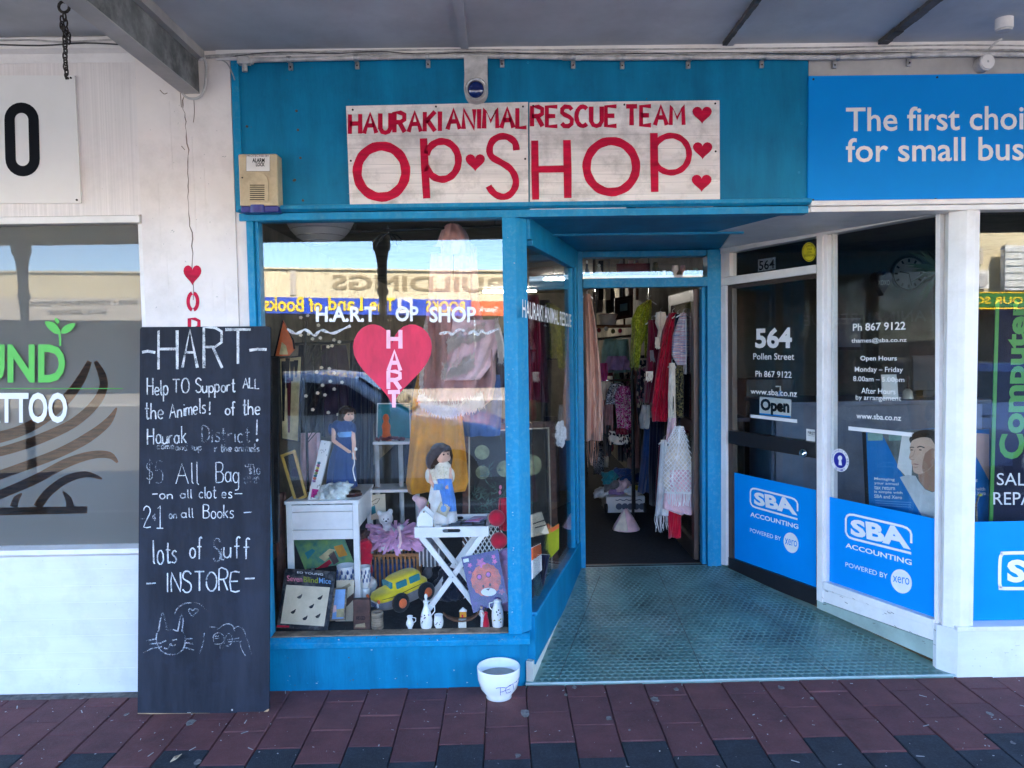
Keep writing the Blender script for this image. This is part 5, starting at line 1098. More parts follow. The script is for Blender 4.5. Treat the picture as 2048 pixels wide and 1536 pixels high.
def doll(label, Y, base_y, cx, hc, hr, skirt, bodice, sm_, bm_, hair_m, arms, extra=None, hair_long=0., face=1):
    bz = at(cx, base_y, Y)
    t = thing('doll', label, 'doll', bz)
    g = []
    def tubular(rows, dp):
        R = []; rr_ = []
        for i in range(len(rows)-1):
            for k in range(4): rr_.append(tuple(rows[i][j]+(rows[i+1][j]-rows[i][j])*k/4 for j in range(3)))
        rr_.append(rows[-1])
        for i, (y, xl, xr) in enumerate(rr_):
            a, b = at(xl, y, Y), at(xr, y, Y); c = (a+b)/2; hw = (b.x-a.x)/2; wt = .09*(1-i/(len(rr_)-1))
            R.append([c+V((hw*math.cos(q*.1309), hw*dp*math.sin(q*.1309), 0))*(1+wt*math.sin(q*1.178+i*.07)+wt*.5*math.sin(q*2.1+1)) for q in range(48)])
        return MB().loft(R)
    part('skirt', tubular(skirt, .75), sm_, t, smooth=True); part('bodice', tubular(bodice, .7), bm_, t, smooth=True)
    h = at(*hc, Y); r = sizeat(hr, Y); body = MB()
    body.ell(h, (r*.92,r*.95,r*1.08), 18, 12); body.tube([h+V((0,0,-r*.7)), h+V((-r*.1*face,0,-r*1.7))], r*.42, 10)
    body.ell(h+V((r*.62*face,-r*.45,-r*.35)), (r*.42,r*.42,r*.42), 10, 7)
    for A in arms: body.tube([at(x, y, Y)+V((0,-sizeat(z, Y),0)) for x, y, z in A], [sizeat(5.2,Y),sizeat(4.4,Y),sizeat(3.4,Y)][:len(A)], 10)
    for A in arms: 
        e = at(A[-1][0], A[-1][1], Y)+V((0,-sizeat(A[-1][2],Y),0)); body.ell(e, (sizeat(4.6,Y),sizeat(3.4,Y),sizeat(3.4,Y)), 10, 7)
        for f in range(4): body.tube([e, e+V((sizeat(5+f*.7,Y)*face*.9, -sizeat(2,Y), -sizeat(-3+f*2.2,Y)))], sizeat(.9,Y), 6)
    part('body', body, 'c_skin', t, smooth=True, remesh=r*.075)
    hm = MB(); rows = []
    for i in range(9):
        a = math.radians(92-i*(16+hair_long*4)); rows.append((a, i))
    for i, (a, k) in enumerate(rows):
        pass
    hm.ell(h+V((-r*.22*face, r*.12, r*.16)), (r*1.08, r*1.08, r*1.06), 20, 12)
    hm.ell(h+V((-r*(.66+.2*hair_long)*face, r*.1, -r*(.5+hair_long*.25))), (r*(.78+.12*hair_long), r*.9, r*(.9+hair_long*.35)), 16, 10); hm.ell(h+V((r*.15*face, r*.55, -r*(.5+hair_long*.25))), (r*.85, r*.55, r*(.8+hair_long*.3)), 14, 9)
    for i in range(7): hm.ell(h+V((r*(-.1+.13*i)*face, -r*(.92-.10*i), r*(.55-.03*i))), (r*.16, r*.12, r*.34), 8, 6)
    part('hair', hm, hair_m, t, smooth=True, remesh=r*.085)
    hs = MB()
    for i in range(420):
        a = rnd.uniform(0,6.283); d = V((math.cos(a), math.sin(a), 0)); fd = d.dot(V((face*.62,-.78,0)))
        if fd > .30:
            e0 = h+d*r*.25+V((0,0,r*1.14)); e1 = h+d*r*.92+V((0,0,r*.8)); e2 = h+d*r*1.02+V((0,0,r*rnd.uniform(.30,.48))); hs.tube([e0, e1, e2], [r*.03,r*.035,r*.012], 4)
        else:
            e0 = h+d*r*.2+V((0,0,r*1.2)); e1 = h+d*r*1.1+V((0,0,r*.55)); e2 = h+d*r*(1.16+.12*hair_long)+V((0,0,-r*.3)); e3 = h+d*r*(1.0+.2*hair_long*rnd.random())+V((rnd.uniform(-.1,.1)*r,0,-r*(.95+.45*hair_long)*rnd.uniform(.85,1.1))); hs.tube([e0, e1, e2, e3], [r*.03,r*.045,r*.04,r*.012], 4)
    part('hair_strands', hs, hair_m, t)
    for sx_ in (bodice[1][1], bodice[1][2]): part('sleeve', MB().ell(at(sx_, bodice[1][0]+6, Y)+V((0,-.004,0)), (r*.42,r*.42,r*.8), 12, 9), bm_, t, smooth=True)
    for dx in (.30, .72): part('eye', MB().ell(h+V((r*dx*face, -r*math.sqrt(max(.05,.86-dx*dx)), r*.06)), (r*.11,r*.07,r*.10), 8, 6), ink, t)
    part('mouth', MB().ell(h+V((r*.60*face, -r*.74, -r*.46)), (r*.17,r*.05,r*.05), 8, 5), 'c_red', t)
    part('nose', MB().ell(h+V((r*.62*face, -r*.80, -r*.14)), (r*.10,r*.12,r*.10), 8, 6), 'c_skin', t, smooth=True)
    if extra: extra(t)
    return t
def blue_extra(t):
    part('sash', MB().loft([[ (at(675,y,.42)+at(706,y,.42))/2+V((sizeat(16.4,.42)*math.cos(q*.2618), sizeat(13.5,.42)*math.sin(q*.2618), 0)) for q in range(24)] for y in (873,862.5)]), 'c_sash', t)
    c_ = at(703,978,.42); part('stand', MB().lathe((c_.x,c_.y,ztp+.0005), [(0,0),(.055,0),(.058,.008),(.05,.014),(.05,.022),(0,.024)], 24), 'dark_wood', t, smooth=True, autos=40)
    e = at(711,898,.40); part('flower_stem', MB().tube([at(700,905,.39), e], .0015, 5), 'plant_dark', t); part('flower', MB().ell(e, (.010,.010,.010), 8, 6), 'c_white', t)
    part('ribbon', MB().ribbon([at(x, y, .385) for x, y in smooth_line([(706,905),(709,925),(706,940),(711,962)], 4)], .006, (0,-1,0)), 'c_white', t)
doll('doll in a blue satin dress standing on the white side table', .42, 974, 686, (695,829), 14.5,
     [(974,654,713),(950,655,711),(920,659,708),(890,668,705),(866,674,704)], [(868,675,704),(852,662,707),(843,667,703),(838,678,697)], 'c_doll_blue', 'c_doll_blue', 'c_brown_hair',
     [[(668,850,2),(669,880,10),(701,901,16)],[(704,850,0),(709,885,6),(709,915,8)]], blue_extra)
# long puzzle carton, gold frame, wrapped parcel
t = thing('puzzle_carton', 'long white speckled carton standing on the white side table', 'box', at(622,1004,TY+.03))
Q, pl, n = lean([(614,1004.5),(632,1005),(661.5,883),(642,880)], TY+.03, TY+.10, .03); slab(t, 'carton', Q, n, .03, 'white_card', t and None) if False else slab(t, 'carton', Q, n, .03, 'white_card')
def ppoly(L, pl, n, eps=.001): return [at(x, y, pl)+n*eps for x, y in L]
part('price_label', MB().poly([ppoly([(621.5,994),(635,996),(637.5,979),(624.5,977.5)], pl, n)]), 'c_magenta', t)
for i, m in enumerate(('c_teal','c_magenta','c_yellow','c_red','c_lime','c_teal','c_orange','c_lilac')):
    u = i/7.; c_ = (644-10*u-2, 926+36*u); part('printed_letter', MB().poly([ppoly([(c_[0]-4+4*math.cos(a), c_[1]+3.2*math.sin(a)) for a in [k*1.0472 for k in range(6)]], pl, n)]), m, t)
    c_ = (637-8*u, 928+34*u); part('printed_letter', MB().poly([ppoly([(c_[0]-2, c_[1]+2), (c_[0]+2, c_[1]+2.5), (c_[0]+2.6, c_[1]-1.5), (c_[0]-1, c_[1]-2)], pl, n)]), ink, t)
w = MB()
for i in range(34):
    v = rnd.random(); u = rnd.random()
    if .33 < v < .68: continue
    x = 614+(642-614)*v+(18.5)*u*.9+1; y = 1003-121*v; w.poly([ppoly([(x,y),(x+1.1,y),(x+1.5,y-2.6),(x+.5,y-2.6)], pl, n)])
part('print_marks', w, ink, t)
def frame(label, cor, Yb, Yt, wpx, fm, inner, th=.022, name='framed_picture', cat='picture', slip=None):
    Q, pl, n = lean(cor, Yb, Yt, th); t = thing(name, label, cat, (Q[0]+Q[1])/2)
    c = sum((V(q) for q in Q), V((0,0,0)))/4; wm = sizeat(wpx, Yb)
    def ins(d): 
        out = []
        for i in range(4):
            a = (Q[(i+1) % 4]-Q[i]).normalized(); b = (Q[(i-1) % 4]-Q[i]).normalized(); out.append(Q[i]+(a+b)*d)
        return out
    I = ins(wm)
    for i in range(4):
        j = (i+1) % 4; part('frame_rail', MB().prism([Q[i], Q[j], I[j], I[i]], -n*th), fm, t, bevel=.002)
    if slip:
        S = ins(wm*1.25)
        for i in range(4):
            j = (i+1) % 4; part('slip', MB().prism([I[i]-n*.006, I[j]-n*.006, S[j]-n*.006, S[i]-n*.006], -n*.004), slip, t)
    part('canvas', MB().prism([q-n*.010 for q in I], -n*.004), inner, t)
    return t, pl, n, I
t, pl, n, I = frame('gold framed picture tilted on the white side table', [(589,1006),(614.5,993),(589.5,899),(560,910)], TY+.05, TY+.12, 5.5, 'gold_frame', 'canvas_dark')
c_ = (I[0]+I[1]+I[2]+I[3])/4; part('portrait', MB().prism([c_+V((.02*math.cos(a*.5236), -.0, .045*math.sin(a*.5236)))-n*.0095 for a in range(12)], n*.0012), 'c_aubergine', t)
pb = MB(); c_ = at(667,986,TY+.06)
pb.ell(c_, (.082,.05,.055), 18, 12).ell(c_+V((.05,.01,.03)), (.05,.04,.035), 14, 10).ell(c_+V((-.045,-.01,-.02)), (.05,.035,.034), 14, 10).tube([c_+V((.07,0,.03)), c_+V((.11,0,.05))], [.02,.006], 8)
solo('plastic_bag', pb, 'plastic_bag', 'clear plastic bag of trinkets at the feet of the blue doll', 'bag', smooth=True, remesh=.005, disp=(.034,.022))
# pictures and cloth at the left end of the window
t, pl, n, I = frame('tall canvas with slim dark figures at the left end of the window', [(562,878),(597,884),(604,711),(557,715)], .52, .60, 2, 'black', 'canvas_cream')
for i, (x, y, h, m) in enumerate(((566,722,120,ink),(574,716,60,ink),(583,722,40,ink),(591,720,34,ink),(577,755,110,'c_maroon'))):
    part('painted_figure', MB().poly([ppoly([(x-4+6*u*(.3), y+h*u) for u in (0,.3,.6,1)]+[(x+5-3*u+4*(1-u)*0, y+h*u) for u in (1,.6,.3,0)], pl, n, -.008)]), m, t)
stl = thing('painted_canvas', 'orange and yellow painted canvas with black outline high at the left', 'picture', at(570,712,.55)); Q = [Z1(*p) for p in ((250,1500),(400,1492),(455,1425),(440,1330),(335,1130))]
part('canvas', MB().prism([at(x, y, .52) for x, y in Q], (0,.02,0)), 'c_orange', stl); part('painted_patch', MB().poly([pxpoly([Z1(*p) for p in ((300,1480),(390,1480),(370,1390),(325,1350))], .52, .001)]), 'canvas_cream', stl)
part('outline', MB().ribbon([at(*Z1(*p), .518) for p in ((455,1425),(440,1330),(335,1130),(250,1500))], .010, (0,-1,0)), ink, stl); part('lower_edge', MB().box(at(552,716,.50), at(593,714,.56)), 'dark_wood', stl)
t, pl, n, I = frame('dark framed board standing behind the chalkboard edge', [(545,1090),(557,1085),(557,712),(540,712)], .16, .22, 3, 'black', 'canvas_dark')
cu = garment([(985,552,572),(1060,553,571),(1150,554,573),(1215,556,572)], .34, .03, .006, 3); solo('folded_drape', cu, 'leather_brown', 'brown drape hanging beside the white side table', 'cloth', smooth=True)
# twig tree with pale blossoms
tw = thing('blossom_tree', 'black twig tree with tiny pale blossoms behind the painted window heart', 'ornament', at(612,985,.55))
Yt = .55; part('trunk', MB().tube([V((at(612,900,Yt).x,Yt,ZS)), at(612,800,Yt), at(611,640,Yt)], [.009,.007,.004], 8), 'black', tw)
BL = [Z3(*p) for p in ((580,225),(630,180),(710,190),(760,235),(720,320),(640,360),(590,440),(665,460),(470,470),(840,330),(760,400),(540,610),(700,640),(800,660))]+[Z1(*p) for p in ((520,1280),(640,1320),(600,1270),(840,1390),(860,1330),(915,1350),(700,1180),(520,1100),(590,1080),(720,1310),(800,1400))]
bl_m = MB().ell((0,-.003,0), (.003,.003,.003), 7, 5)
for k in range(5): bl_m.ell((.006*math.cos(k*1.2566), -.002*(k % 2), .0055*math.sin(k*1.2566)), (.0052,.002,.0044), 7, 5)
bl_me = None
for i, (x, y) in enumerate(BL):
    p = at(x, y, Yt-.02); j = at(612, min(960, y+60), Yt); part('twig', MB().tube([j, (j+p)/2+V((0,.01,.02)), p], [.0028,.002,.0012], 5), 'black', tw)
    if bl_me is None:
        b_ = part('blossom', MB().add([v_+p for v_ in bl_m.v], bl_m.f), 'c_cream', tw); bl_me = (b_, p)
    else:
        o = bl_me[0].copy(); C.objects.link(o); o.parent = tw; o.location = p-bl_me[1]; o.name = 'blossom'
# dark clothes hanging behind, some added to darken the back of the display
rail = MB().tube([at(560,690,.98), at(1040,668,.98)], .010, 8).tube([V((at(600,690,.98).x,.98,ZS-.01)), at(600,690,.98)], .010, 8).tube([V((at(1030,669,.98).x-.0,.98,ZS-.01)), at(1030,669,.98)], .010, 8)
solo('clothes_rail', rail, 'black', 'black clothes rail standing at the back of the window display', 'clothes rail')
for lab, rows, m, ph in (('charcoal skirt on the rail behind the twig tree', [(690,598,640),(760,594,652),(866,590,660)], 'c_charcoal', .3), ('aubergine skirt on the rail behind the blue doll', [(690,644,692),(780,640,705),(872,640,712)], 'c_aubergine', 1.1), ('long black coat on the rail beside the blue doll', [(684,700,742),(780,698,748),(985,700,746)], 'c_navy', 2.0), ('dark grey jacket on the rail behind the painted heart', [(680,748,800),(760,744,808),(880,748,806)], 'c_charcoal', .6), ('black dress on the rail behind the yellow trousers', [(676,806,880),(800,804,890),(960,806,884)], 'c_navy', 2.6), ('dark plum dress on the rail by the corner post', [(672,960,1010),(760,955,1018),(880,960,1012)], 'c_aubergine', .9)):
    solo('hanging_garment', garment(rows, .98, .05, .014, 5, ph=ph), m, lab, 'garment', 'dark clothes on the display rail', smooth=True)
solo('hanging_garment', garment([(866,602,640),(920,600,644),(985,602,640)], .72, .03, .010, 3), 'c_pale_pink', 'pale pink cloth hanging behind the speckled carton', 'garment', smooth=True)
# glass shelf stand with figurine
st = thing('shelf_stand', 'grey two tier shelf stand behind the teddy bear', 'shelf', at(790,985,.8))
for (xa, xb, y) in ((745,826,884),(742,838,980)):
    a, b = at(xa, y, .72), at(xb, y, .72); part('shelf', MB().box((a.x,.72,a.z-.018),(b.x,.92,a.z)), 'white_paint', st, bevel=.004)
for x in (752,800,832): p = at(x, 890, .80); part('column', MB().tube([V((p.x,.82,ZS)), V((p.x,.82,at(x,886,.8).z))], .014, 10), 'conduit_grey', st, smooth=True)
sp_ = at(772,884,.76); fz = at(790,884,.72).z
t = thing('figurine', 'small amber figurine on the grey shelf stand', 'figurine', (sp_.x,.76,fz)); part('figure', MB().lathe((sp_.x,.78,fz), [(0,0),(.03,0),(.034,.01),(.022,.05),(.026,.09),(.014,.115),(.02,.135),(.012,.155),(0,.16)], 16), 'c_orange', t, smooth=True)
t, pl, n, I = frame('small sea painting leaning on the grey shelf stand', [(752,884),(822,884),(820,806),(754,806)], .86, .90, 2, 'white_paint', 'c_teal')
fz2 = MB()
for i in range(14): fz2.ell((sp_.x-.05+.012*i, .735, fz+.012+rnd.uniform(0,.012)), (.010,.010,.011), 8, 6)
o = solo('bead_garland', fz2, 'c_maroon', 'dark red bead garland along the upper shelf of the stand', 'garland')
pl0 = at(640,436,.62); t = thing('paper_lantern', 'white ribbed paper lantern at the top of the display window', 'lantern', pl0)
part('shade', MB().ell(pl0+V((0,0,.02)), (.19,.19,.17), 30, 18), 'white_card', t, smooth=True)
for k in range(11):
    a = -1.35+k*.27; part('rib', MB().tube([pl0+V((.1915*math.cos(a)*math.cos(q*.2618), .1915*math.cos(a)*math.sin(q*.2618), .02+.1715*math.sin(a))) for q in range(24)], .0022, 4, closed=True), 'conduit_grey', t)
part('cord', MB().tube([pl0+V((0,0,.18)), V((pl0.x,pl0.y,2.558))], .003, 5), 'cable_dark', t)
# rail and hangers at the top of the window
t = thing('hanging_rail', 'black rail and wire hanger at the top of the window', 'rail', at(850,462,.36)); part('rail', MB().tube([at(700,464,.36), at(1003,452,.36)], .008, 8), 'black', t)
for x in (712,990): p = at(x, 463 if x < 800 else 453, .36); part('drop_wire', MB().tube([p, V((p.x,.36,2.558))], .002, 5), 'black', t)
hk = at(776,463,.36); part('hook', MB().tube([hk+V((0,0,.03)), hk+V((.004,0,-.0)), hk+V((0,0,-.012))], .003, 6), 'galvanised', t)
for dx, dy in ((-58,34),(-40,40),(-22,26),(16,34),(40,38),(60,32)):
    e = at(776+dx*.6, 463+dy*.75, .35); part('hanger_wire', MB().tube([hk+V((0,0,-.01)), (hk+e)/2+V((0,0,.012)), e], .0028, 5), 'black', t)
part('hanger_bar', MB().prism([at(792,487,.34), at(883,494,.34), at(882,506,.34), at(797,503,.34)], (0,.02,0)), 'black', t)
# pink hooded coat with fur trims
ct = thing('hooded_coat', 'dusty pink hooded coat with pale fur trims hanging in the window', 'coat', at(920,830,.40))
CYc = .42
part('hood', garment([(450,894,918),(456,885,928),(470,878,936),(490,872,942),(512,876,940)], CYc-.02, .13, .010, 4), 'c_pink', ct, smooth=True)
part('torso', garment([(484,880,938),(496,862,954),(540,860,956),(600,858,958),(640,852,966),(700,850,990),(760,846,992),(800,844,985),(815,850,965)], CYc+.02, .12, .024, 6, ph=.4), 'c_pink', ct, smooth=True)
part('zip', MB().tube([at(908,468,CYc-.065), at(907,520,CYc-.07), at(906,560,CYc-.07)], .002, 5), 'c_maroon', ct)
part('sleeve', garment([(640,905,990),(680,900,1000),(730,890,985),(760,886,960)], CYc-.05, .07, .010, 4, ph=1.2), 'c_pale_pink', ct, smooth=True)
def fur(L, wpx, Y, m, n_=900, ln=13):
    f = MB(); P = smooth_line(L, 6)
    f.tube([at(x, y, Y+.02) for x, y in P], [sizeat(wpx*.5, Y)]*len(P), 10)
    for i in range(n_):
        k = rnd.random()*(len(P)-1); a = P[int(k)]; b = P[min(len(P)-1, int(k)+1)]; u = k-int(k); x = a[0]+(b[0]-a[0])*u; y = a[1]+(b[1]-a[1])*u+rnd.uniform(-.5,.5)*wpx
        l_ = ln*rnd.uniform(.6,1.2); an = rnd.uniform(-.5,.5)+(0 if y > a[1] else 3.1)*rnd.choice((0,0,1)); c0_ = at(x, y, Y-.0+rnd.uniform(-.012,.02)); c1_ = at(x+l_*math.sin(an), y+l_*math.cos(an), Y-.03+rnd.uniform(-.015,.015)); s_ = V((.0026,0,.0006))
        f.add([c0_-s_, c0_+s_, c1_], [(0,1,2)])
    return f
for L, w_ in (([(838,795),(870,815),(905,818),(940,810),(966,797)],18),([(885,742),(905,738),(930,730),(948,718)],16),([(896,690),(920,676),(950,668),(968,660)],16),([(992,650),(1000,680),(1002,715)],14),([(842,770),(846,700),(852,650)],8)):
    part('fur_trim', fur(L, w_, CYc-.075, 'c_fur', 1100 if w_ > 10 else 500), 'c_fur', ct)
solo('hanging_garment', garment([(700,846,872),(790,826,920),(850,821,926),(900,818,931),(965,811,937),(985,815,930)], .50, .05, .015, 4, ph=.9), 'c_mustard', 'mustard yellow trousers hanging behind the dark haired doll', 'garment', smooth=True)
solo('hanging_garment', garment([(750,930,1000),(800,924,1004),(852,926,1002),(872,930,1000)], .62, .04, .012, 4, ph=.2), 'c_dusk_blue', 'blue shirt hanging above the large framed still life', 'garment', smooth=True)  # this blue partly stands in for the parked car's reflection
# large framed still life
t, pl, n, I = frame('large brown framed still life with plates and ferns', [(925,1166),(1118,1160),(1110,842),(925,851)], .76, .80, 12, 'frame_brown', 'canvas_dark', .04, slip='slip_cream')
for (x, y, rx) in ((964,905,15),(965,945,14),(1010,938,17),(1062,930,22)):
    part('painted_plate', MB().poly([ppoly([(x+rx*math.cos(a*.2618), y+rx*.98*math.sin(a*.2618)) for a in range(24)], pl, n, -.0085)]), 'plate_green', t)
w = MB()
for i in range(240):
    x, y = rnd.gauss(985,36), rnd.gauss(1005,34); a = rnd.uniform(0,6.28); l_ = rnd.uniform(5,14)
    if not (945 < x < 1095 and 880 < y < 1130): continue
    P = ppoly([(x,y),(x+l_*math.cos(a)-1.2*math.sin(a), y+l_*math.sin(a)+1.2*math.cos(a)),(x+l_*1.6*math.cos(a), y+l_*1.6*math.sin(a)),(x+l_*math.cos(a)+1.2*math.sin(a), y+l_*math.sin(a)-1.2*math.cos(a))], pl, n, -.0075-.0004*rnd.random()); w.add(P, [(0,1,2,3)])
part('painted_ferns', w, 'fern_green', t)
for x, y in ((1001,975),(1000,985),(1004,1040),(1045,1010)): part('painted_flower', MB().poly([ppoly([(x+3*math.cos(a), y+5*math.sin(a)) for a in (0,1.05,2.1,3.14,4.2,5.2)], pl, n, -.006)]), 'c_ribbon_pink', t)
# tray table
RY = .20; ta, tb_ = at(829,1067,RY), at(977,1061,RY); zt_ = at(900,1054,RY).z; zb_ = at(900,1074.5,RY).z; dpt = .30
tr = thing('tray_table', 'white folding tray table with crossed legs in the display window', 'table', ((ta.x+tb_.x)/2,RY,ZS))
hx0, hx1, hz0, hz1 = at(885,1061,RY).x, at(921,1061,RY).x, at(900,1065.5,RY).z, at(900,1058,RY).z
for y in (RY, RY+dpt-.012):
    slot = [(hx0+(.008)*(1-math.cos(a)), 0, 0) for a in ()]
    L = [(ta.x,y,zb_),(tb_.x,y,zb_),(tb_.x,y,zt_),(ta.x,y,zt_)]; hm_ = (hz0+hz1)/2; hr = (hz1-hz0)/2
    hole = [V((hx0+hr-hr*math.sin(math.radians(a)), y, hm_+hr*math.cos(math.radians(a)))) for a in range(0,181,30)]+[V((hx1-hr+hr*math.sin(math.radians(a)), y, hm_-hr*math.cos(math.radians(a)))) for a in range(0,181,30)]
    m_ = MB(); m_.poly([L, hole]); m_.poly([[V(p)+V((0,.012,0)) for p in L], [p+V((0,.012,0)) for p in hole]])
    for ring in ([V(p) for p in L], hole):
        for i in range(len(ring)): j = (i+1) % len(ring); m_.add([ring[i], ring[j], ring[j]+V((0,.012,0)), ring[i]+V((0,.012,0))], [(0,1,2,3)])
    part('tray_side', m_, 'furn_white', tr)
for x in (ta.x, tb_.x-.012): part('tray_end', MB().box((x,RY+.0125,zb_),(x+.012,RY+dpt-.0125,zt_-.002)), 'furn_white', tr)
part('tray_base', MB().box((ta.x+.0125,RY+.0125,zb_+.004),(tb_.x-.0125,RY+dpt-.0125,zb_+.012)), 'furn_white', tr)
zf = zb_+.012
for y in (RY+.02, RY+dpt-.04):
    for (xa, xb, o) in ((ta.x+.03, tb_.x-.03, 0), (tb_.x-.03, ta.x+.03, .019)):
        w_ = .016; d = V((xb-xa, 0, ZS-zb_)).normalized(); s_ = V((d.z,0,-d.x))*w_*.9
        part('leg', MB().prism([V((xa,y+o,zb_))-s_, V((xa,y+o,zb_))+s_, V((xb,y+o,ZS))+s_, V((xb,y+o,ZS))-s_], (0,.016,0)), 'furn_white', tr, bevel=.002)
    p = V(((ta.x+tb_.x)/2, y-.001, (ZS+zb_)/2)); part('pivot', MB().lathe(p, [(0,-.002),(.004,0),(0,.003)], 8, ax=(0,-1,0)), 'galvanised', tr)
part('stretcher', MB().box((tb_.x-.06,RY+.02,ZS+.03),(tb_.x-.045,RY+dpt-.02,ZS+.05)), 'furn_white', tr)
# things on the tray
t = thing('pencil_box', 'white house shaped pencil box on the tray table', 'box', at(850,1055,RY+.05)); Y = RY+.04
z0_ = zf; L = [V((at(x, y, Y).x, Y, max(z0_, at(x, y, Y).z))) for x, y in [Z6c(*p) for p in ((297,460),(445,460),(445,350),(362,280),(297,350))]]
L[0].z = L[1].z = z0_; part('gable_end', MB().prism(L, (0,.012,0)), 'furn_white', t, bevel=.002); part('gable_end', MB().prism([p+V((0,.10,0)) for p in L], (0,.012,0)), 'furn_white', t); part('box_side', MB().box((L[0].x,Y+.0125,z0_),(L[0].x+.01,Y+.0995,z0_+.05)), 'furn_white', t); part('box_side', MB().box((L[1].x-.01,Y+.0125,z0_),(L[1].x,Y+.0995,z0_+.05)), 'furn_white', t)
c_ = at(*Z6c(362,297), Y); part('hanging_hole', MB().lathe(c_+V((0,.0,0)), [(0,-.002),(.005,-.001),(.005,.0008),(0,.001)], 10, ax=(0,-1,0)), 'wood_weather', t)
t = thing('pencil_bundle', 'bundle of coloured pencils behind the white pencil box', 'pencils', at(862,1040,RY+.12))
for i in range(14):
    x, y = Z6c(398+rnd.random()*75, 195+rnd.random()*30); e = at(x, y, RY+.14+rnd.uniform(0,.05)); b_ = V((e.x+rnd.uniform(-.008,.008), e.y, zf))
    part('pencil', MB().tube([b_, e+V((0,0,-.008)), e], [.0042,.0042,.0008], 6), ('c_red','c_lime','c_maroon','c_teal','c_yellow','c_orange')[i % 6], t)
t = thing('glue_jar', 'small glass jar with white lid on the tray table', 'jar', at(876,1055,RY+.03)); c_ = at(876.5,1050,RY+.045); part('jar', MB().lathe((c_.x,c_.y,zf), [(0,0),(.021,0),(.022,.004),(.022,.026),(.017,.03),(0,.03)], 18), 'desk_grey', t, smooth=True, autos=40); part('lid', MB().lathe((c_.x,c_.y,zf+.0302), [(0,0),(.018,0),(.018,.012),(0,.013)], 18), 'white_ware', t, smooth=True, autos=40)
t = thing('printed_card', 'square cream card with round emblem leaning on the tray', 'card', at(885,1035,RY+.1)); Q, pl, n = lean([Z6c(570,345),Z6c(607,255),Z6c(518,195),Z6c(475,295)], RY+.10, RY+.13, .004); slab(t, 'card', Q, n, .004, 'cover_cream')
part('emblem', MB().poly([ppoly([(Z6c(545,268)[0]+6*math.cos(a*.5236), Z6c(545,268)[1]+7*math.sin(a*.5236)) for a in range(12)], pl, n)]), 'sky_print', t); part('border', MB().ribbon([q+(sum(Q, V((0,0,0)))/4-q)*.15+n*.001 for q in Q], .002, n, closed=True), 'letter_tan', t)
t = thing('paint_palette', 'black tray of paint wells lying on the tray table', 'paint set', at(930,1040,RY+.1)); xa, xb = at(896,1046,RY+.08).x, at(970,1042,RY+.08).x
part('case', MB().box((xa,RY+.05,zf),(xb,RY+.24,zf+.02)), 'black', t, bevel=.002)
for i in range(3):
    for j in range(3): part('paint_well', MB().box((xa+.008+i*(xb-xa)/3.05,RY+.06+j*.06,zf+.0202),(xa+(i+1)*(xb-xa)/3.05-.004,RY+.11+j*.06,zf+.026)), ('c_charcoal','c_navy','desk_grey')[(i+j) % 3], t, bevel=.002)
t = thing('purple_envelope', 'purple envelope resting across the paint tray', 'envelope', at(955,1030,RY+.2)); part('envelope', MB().prism([V((at(*Z6c(x,y), yy).x, yy, zf+.034)) for x, y, yy in ((740,350,RY+.14),(880,345,RY+.13),(965,275,RY+.25),(830,265,RY+.26))], (0,0,.004)), 'c_lilac', t)
part('flap', MB().prism([V((at(*Z6c(x,y), yy).x, yy, zf+.0385)) for x, y, yy in ((780,345,RY+.15),(875,340,RY+.14),(900,300,RY+.21))], (0,0,.002)), 'c_magenta', t)
# dark haired doll with apron standing behind on the tray
def doll2_extra(t):
    part('apron', garment([(958,874,903),(975,877,906),(1000,880,911),(1022,882,913)], RY+.155, .02, .006, 4), 'c_apron', t, smooth=True)
    part('apron_pocket', garment([(968,868,886),(980,867,886)], RY+.135, .008, .002, 2), 'c_sash', t)
    w = MB()
    for i in range(60):
        p = at(rnd.uniform(861,897), rnd.uniform(930,962), RY+.148); w.ell(p, (.0022,.0012,.0022), 5, 4)
    part('lace_dots', w, 'canvas_cream', t)
doll('dark haired doll in white blouse and blue apron on the tray table', RY+.20, 1042, 880, (883,908), 18.5, [(1046,851,914),(1020,853,911),(990,858,906),(958,864,900)], [(960,863,900),(945,858,902),(930,860,901),(922,870,894)], 'c_white', 'c_cream', 'c_brown_hair',
     [[(861,935,2),(862,962,8),(872,973,18)],[(899,935,2),(903,958,8),(894,972,18)]], doll2_extra, hair_long=1.)
# teddy in tutu on a toy crib
cr_ = thing('toy_crib', 'small wooden slatted toy crib behind the tray table', 'crib', at(780,1150,.55)); YA, YBk = .58, .70
xa, xb = at(722,1110,YA).x, at(838,1110,YA).x; zc = at(780,1108,YA).z; zl = ZS
for y in (YA, YBk):
    part('top_rail', MB().box((xa,y,zc-.018),(xb,y+.016,zc)), 'crib_wood', cr_, bevel=.003); part('bottom_rail', MB().box((xa+.017,y,zl+.04),(xb-.017,y+.014,zl+.056)), 'crib_wood', cr_)
    for i in range(12): x = xa+.03+i*(xb-xa-.06)/11; part('slat', MB().box((x-.005,y+.003,zl+.0565),(x+.005,y+.011,zc-.0185)), 'crib_wood', cr_)
    for x in (xa, xb-.016): part('post', MB().box((x,y-.001,zl),(x+.016,y+.0165,zc-.0185)), 'crib_wood', cr_)
part('mattress', MB().box((xa+.02,YA+.02,zl+.057),(xb-.02,YBk-.005,zc-.06)), 'c_dusk_blue', cr_, bevel=.01)
td = thing('teddy_bear', 'white teddy bear in a fluffy pink tutu sitting on the crib', 'teddy bear', at(775,1105,.54)); YT = .60
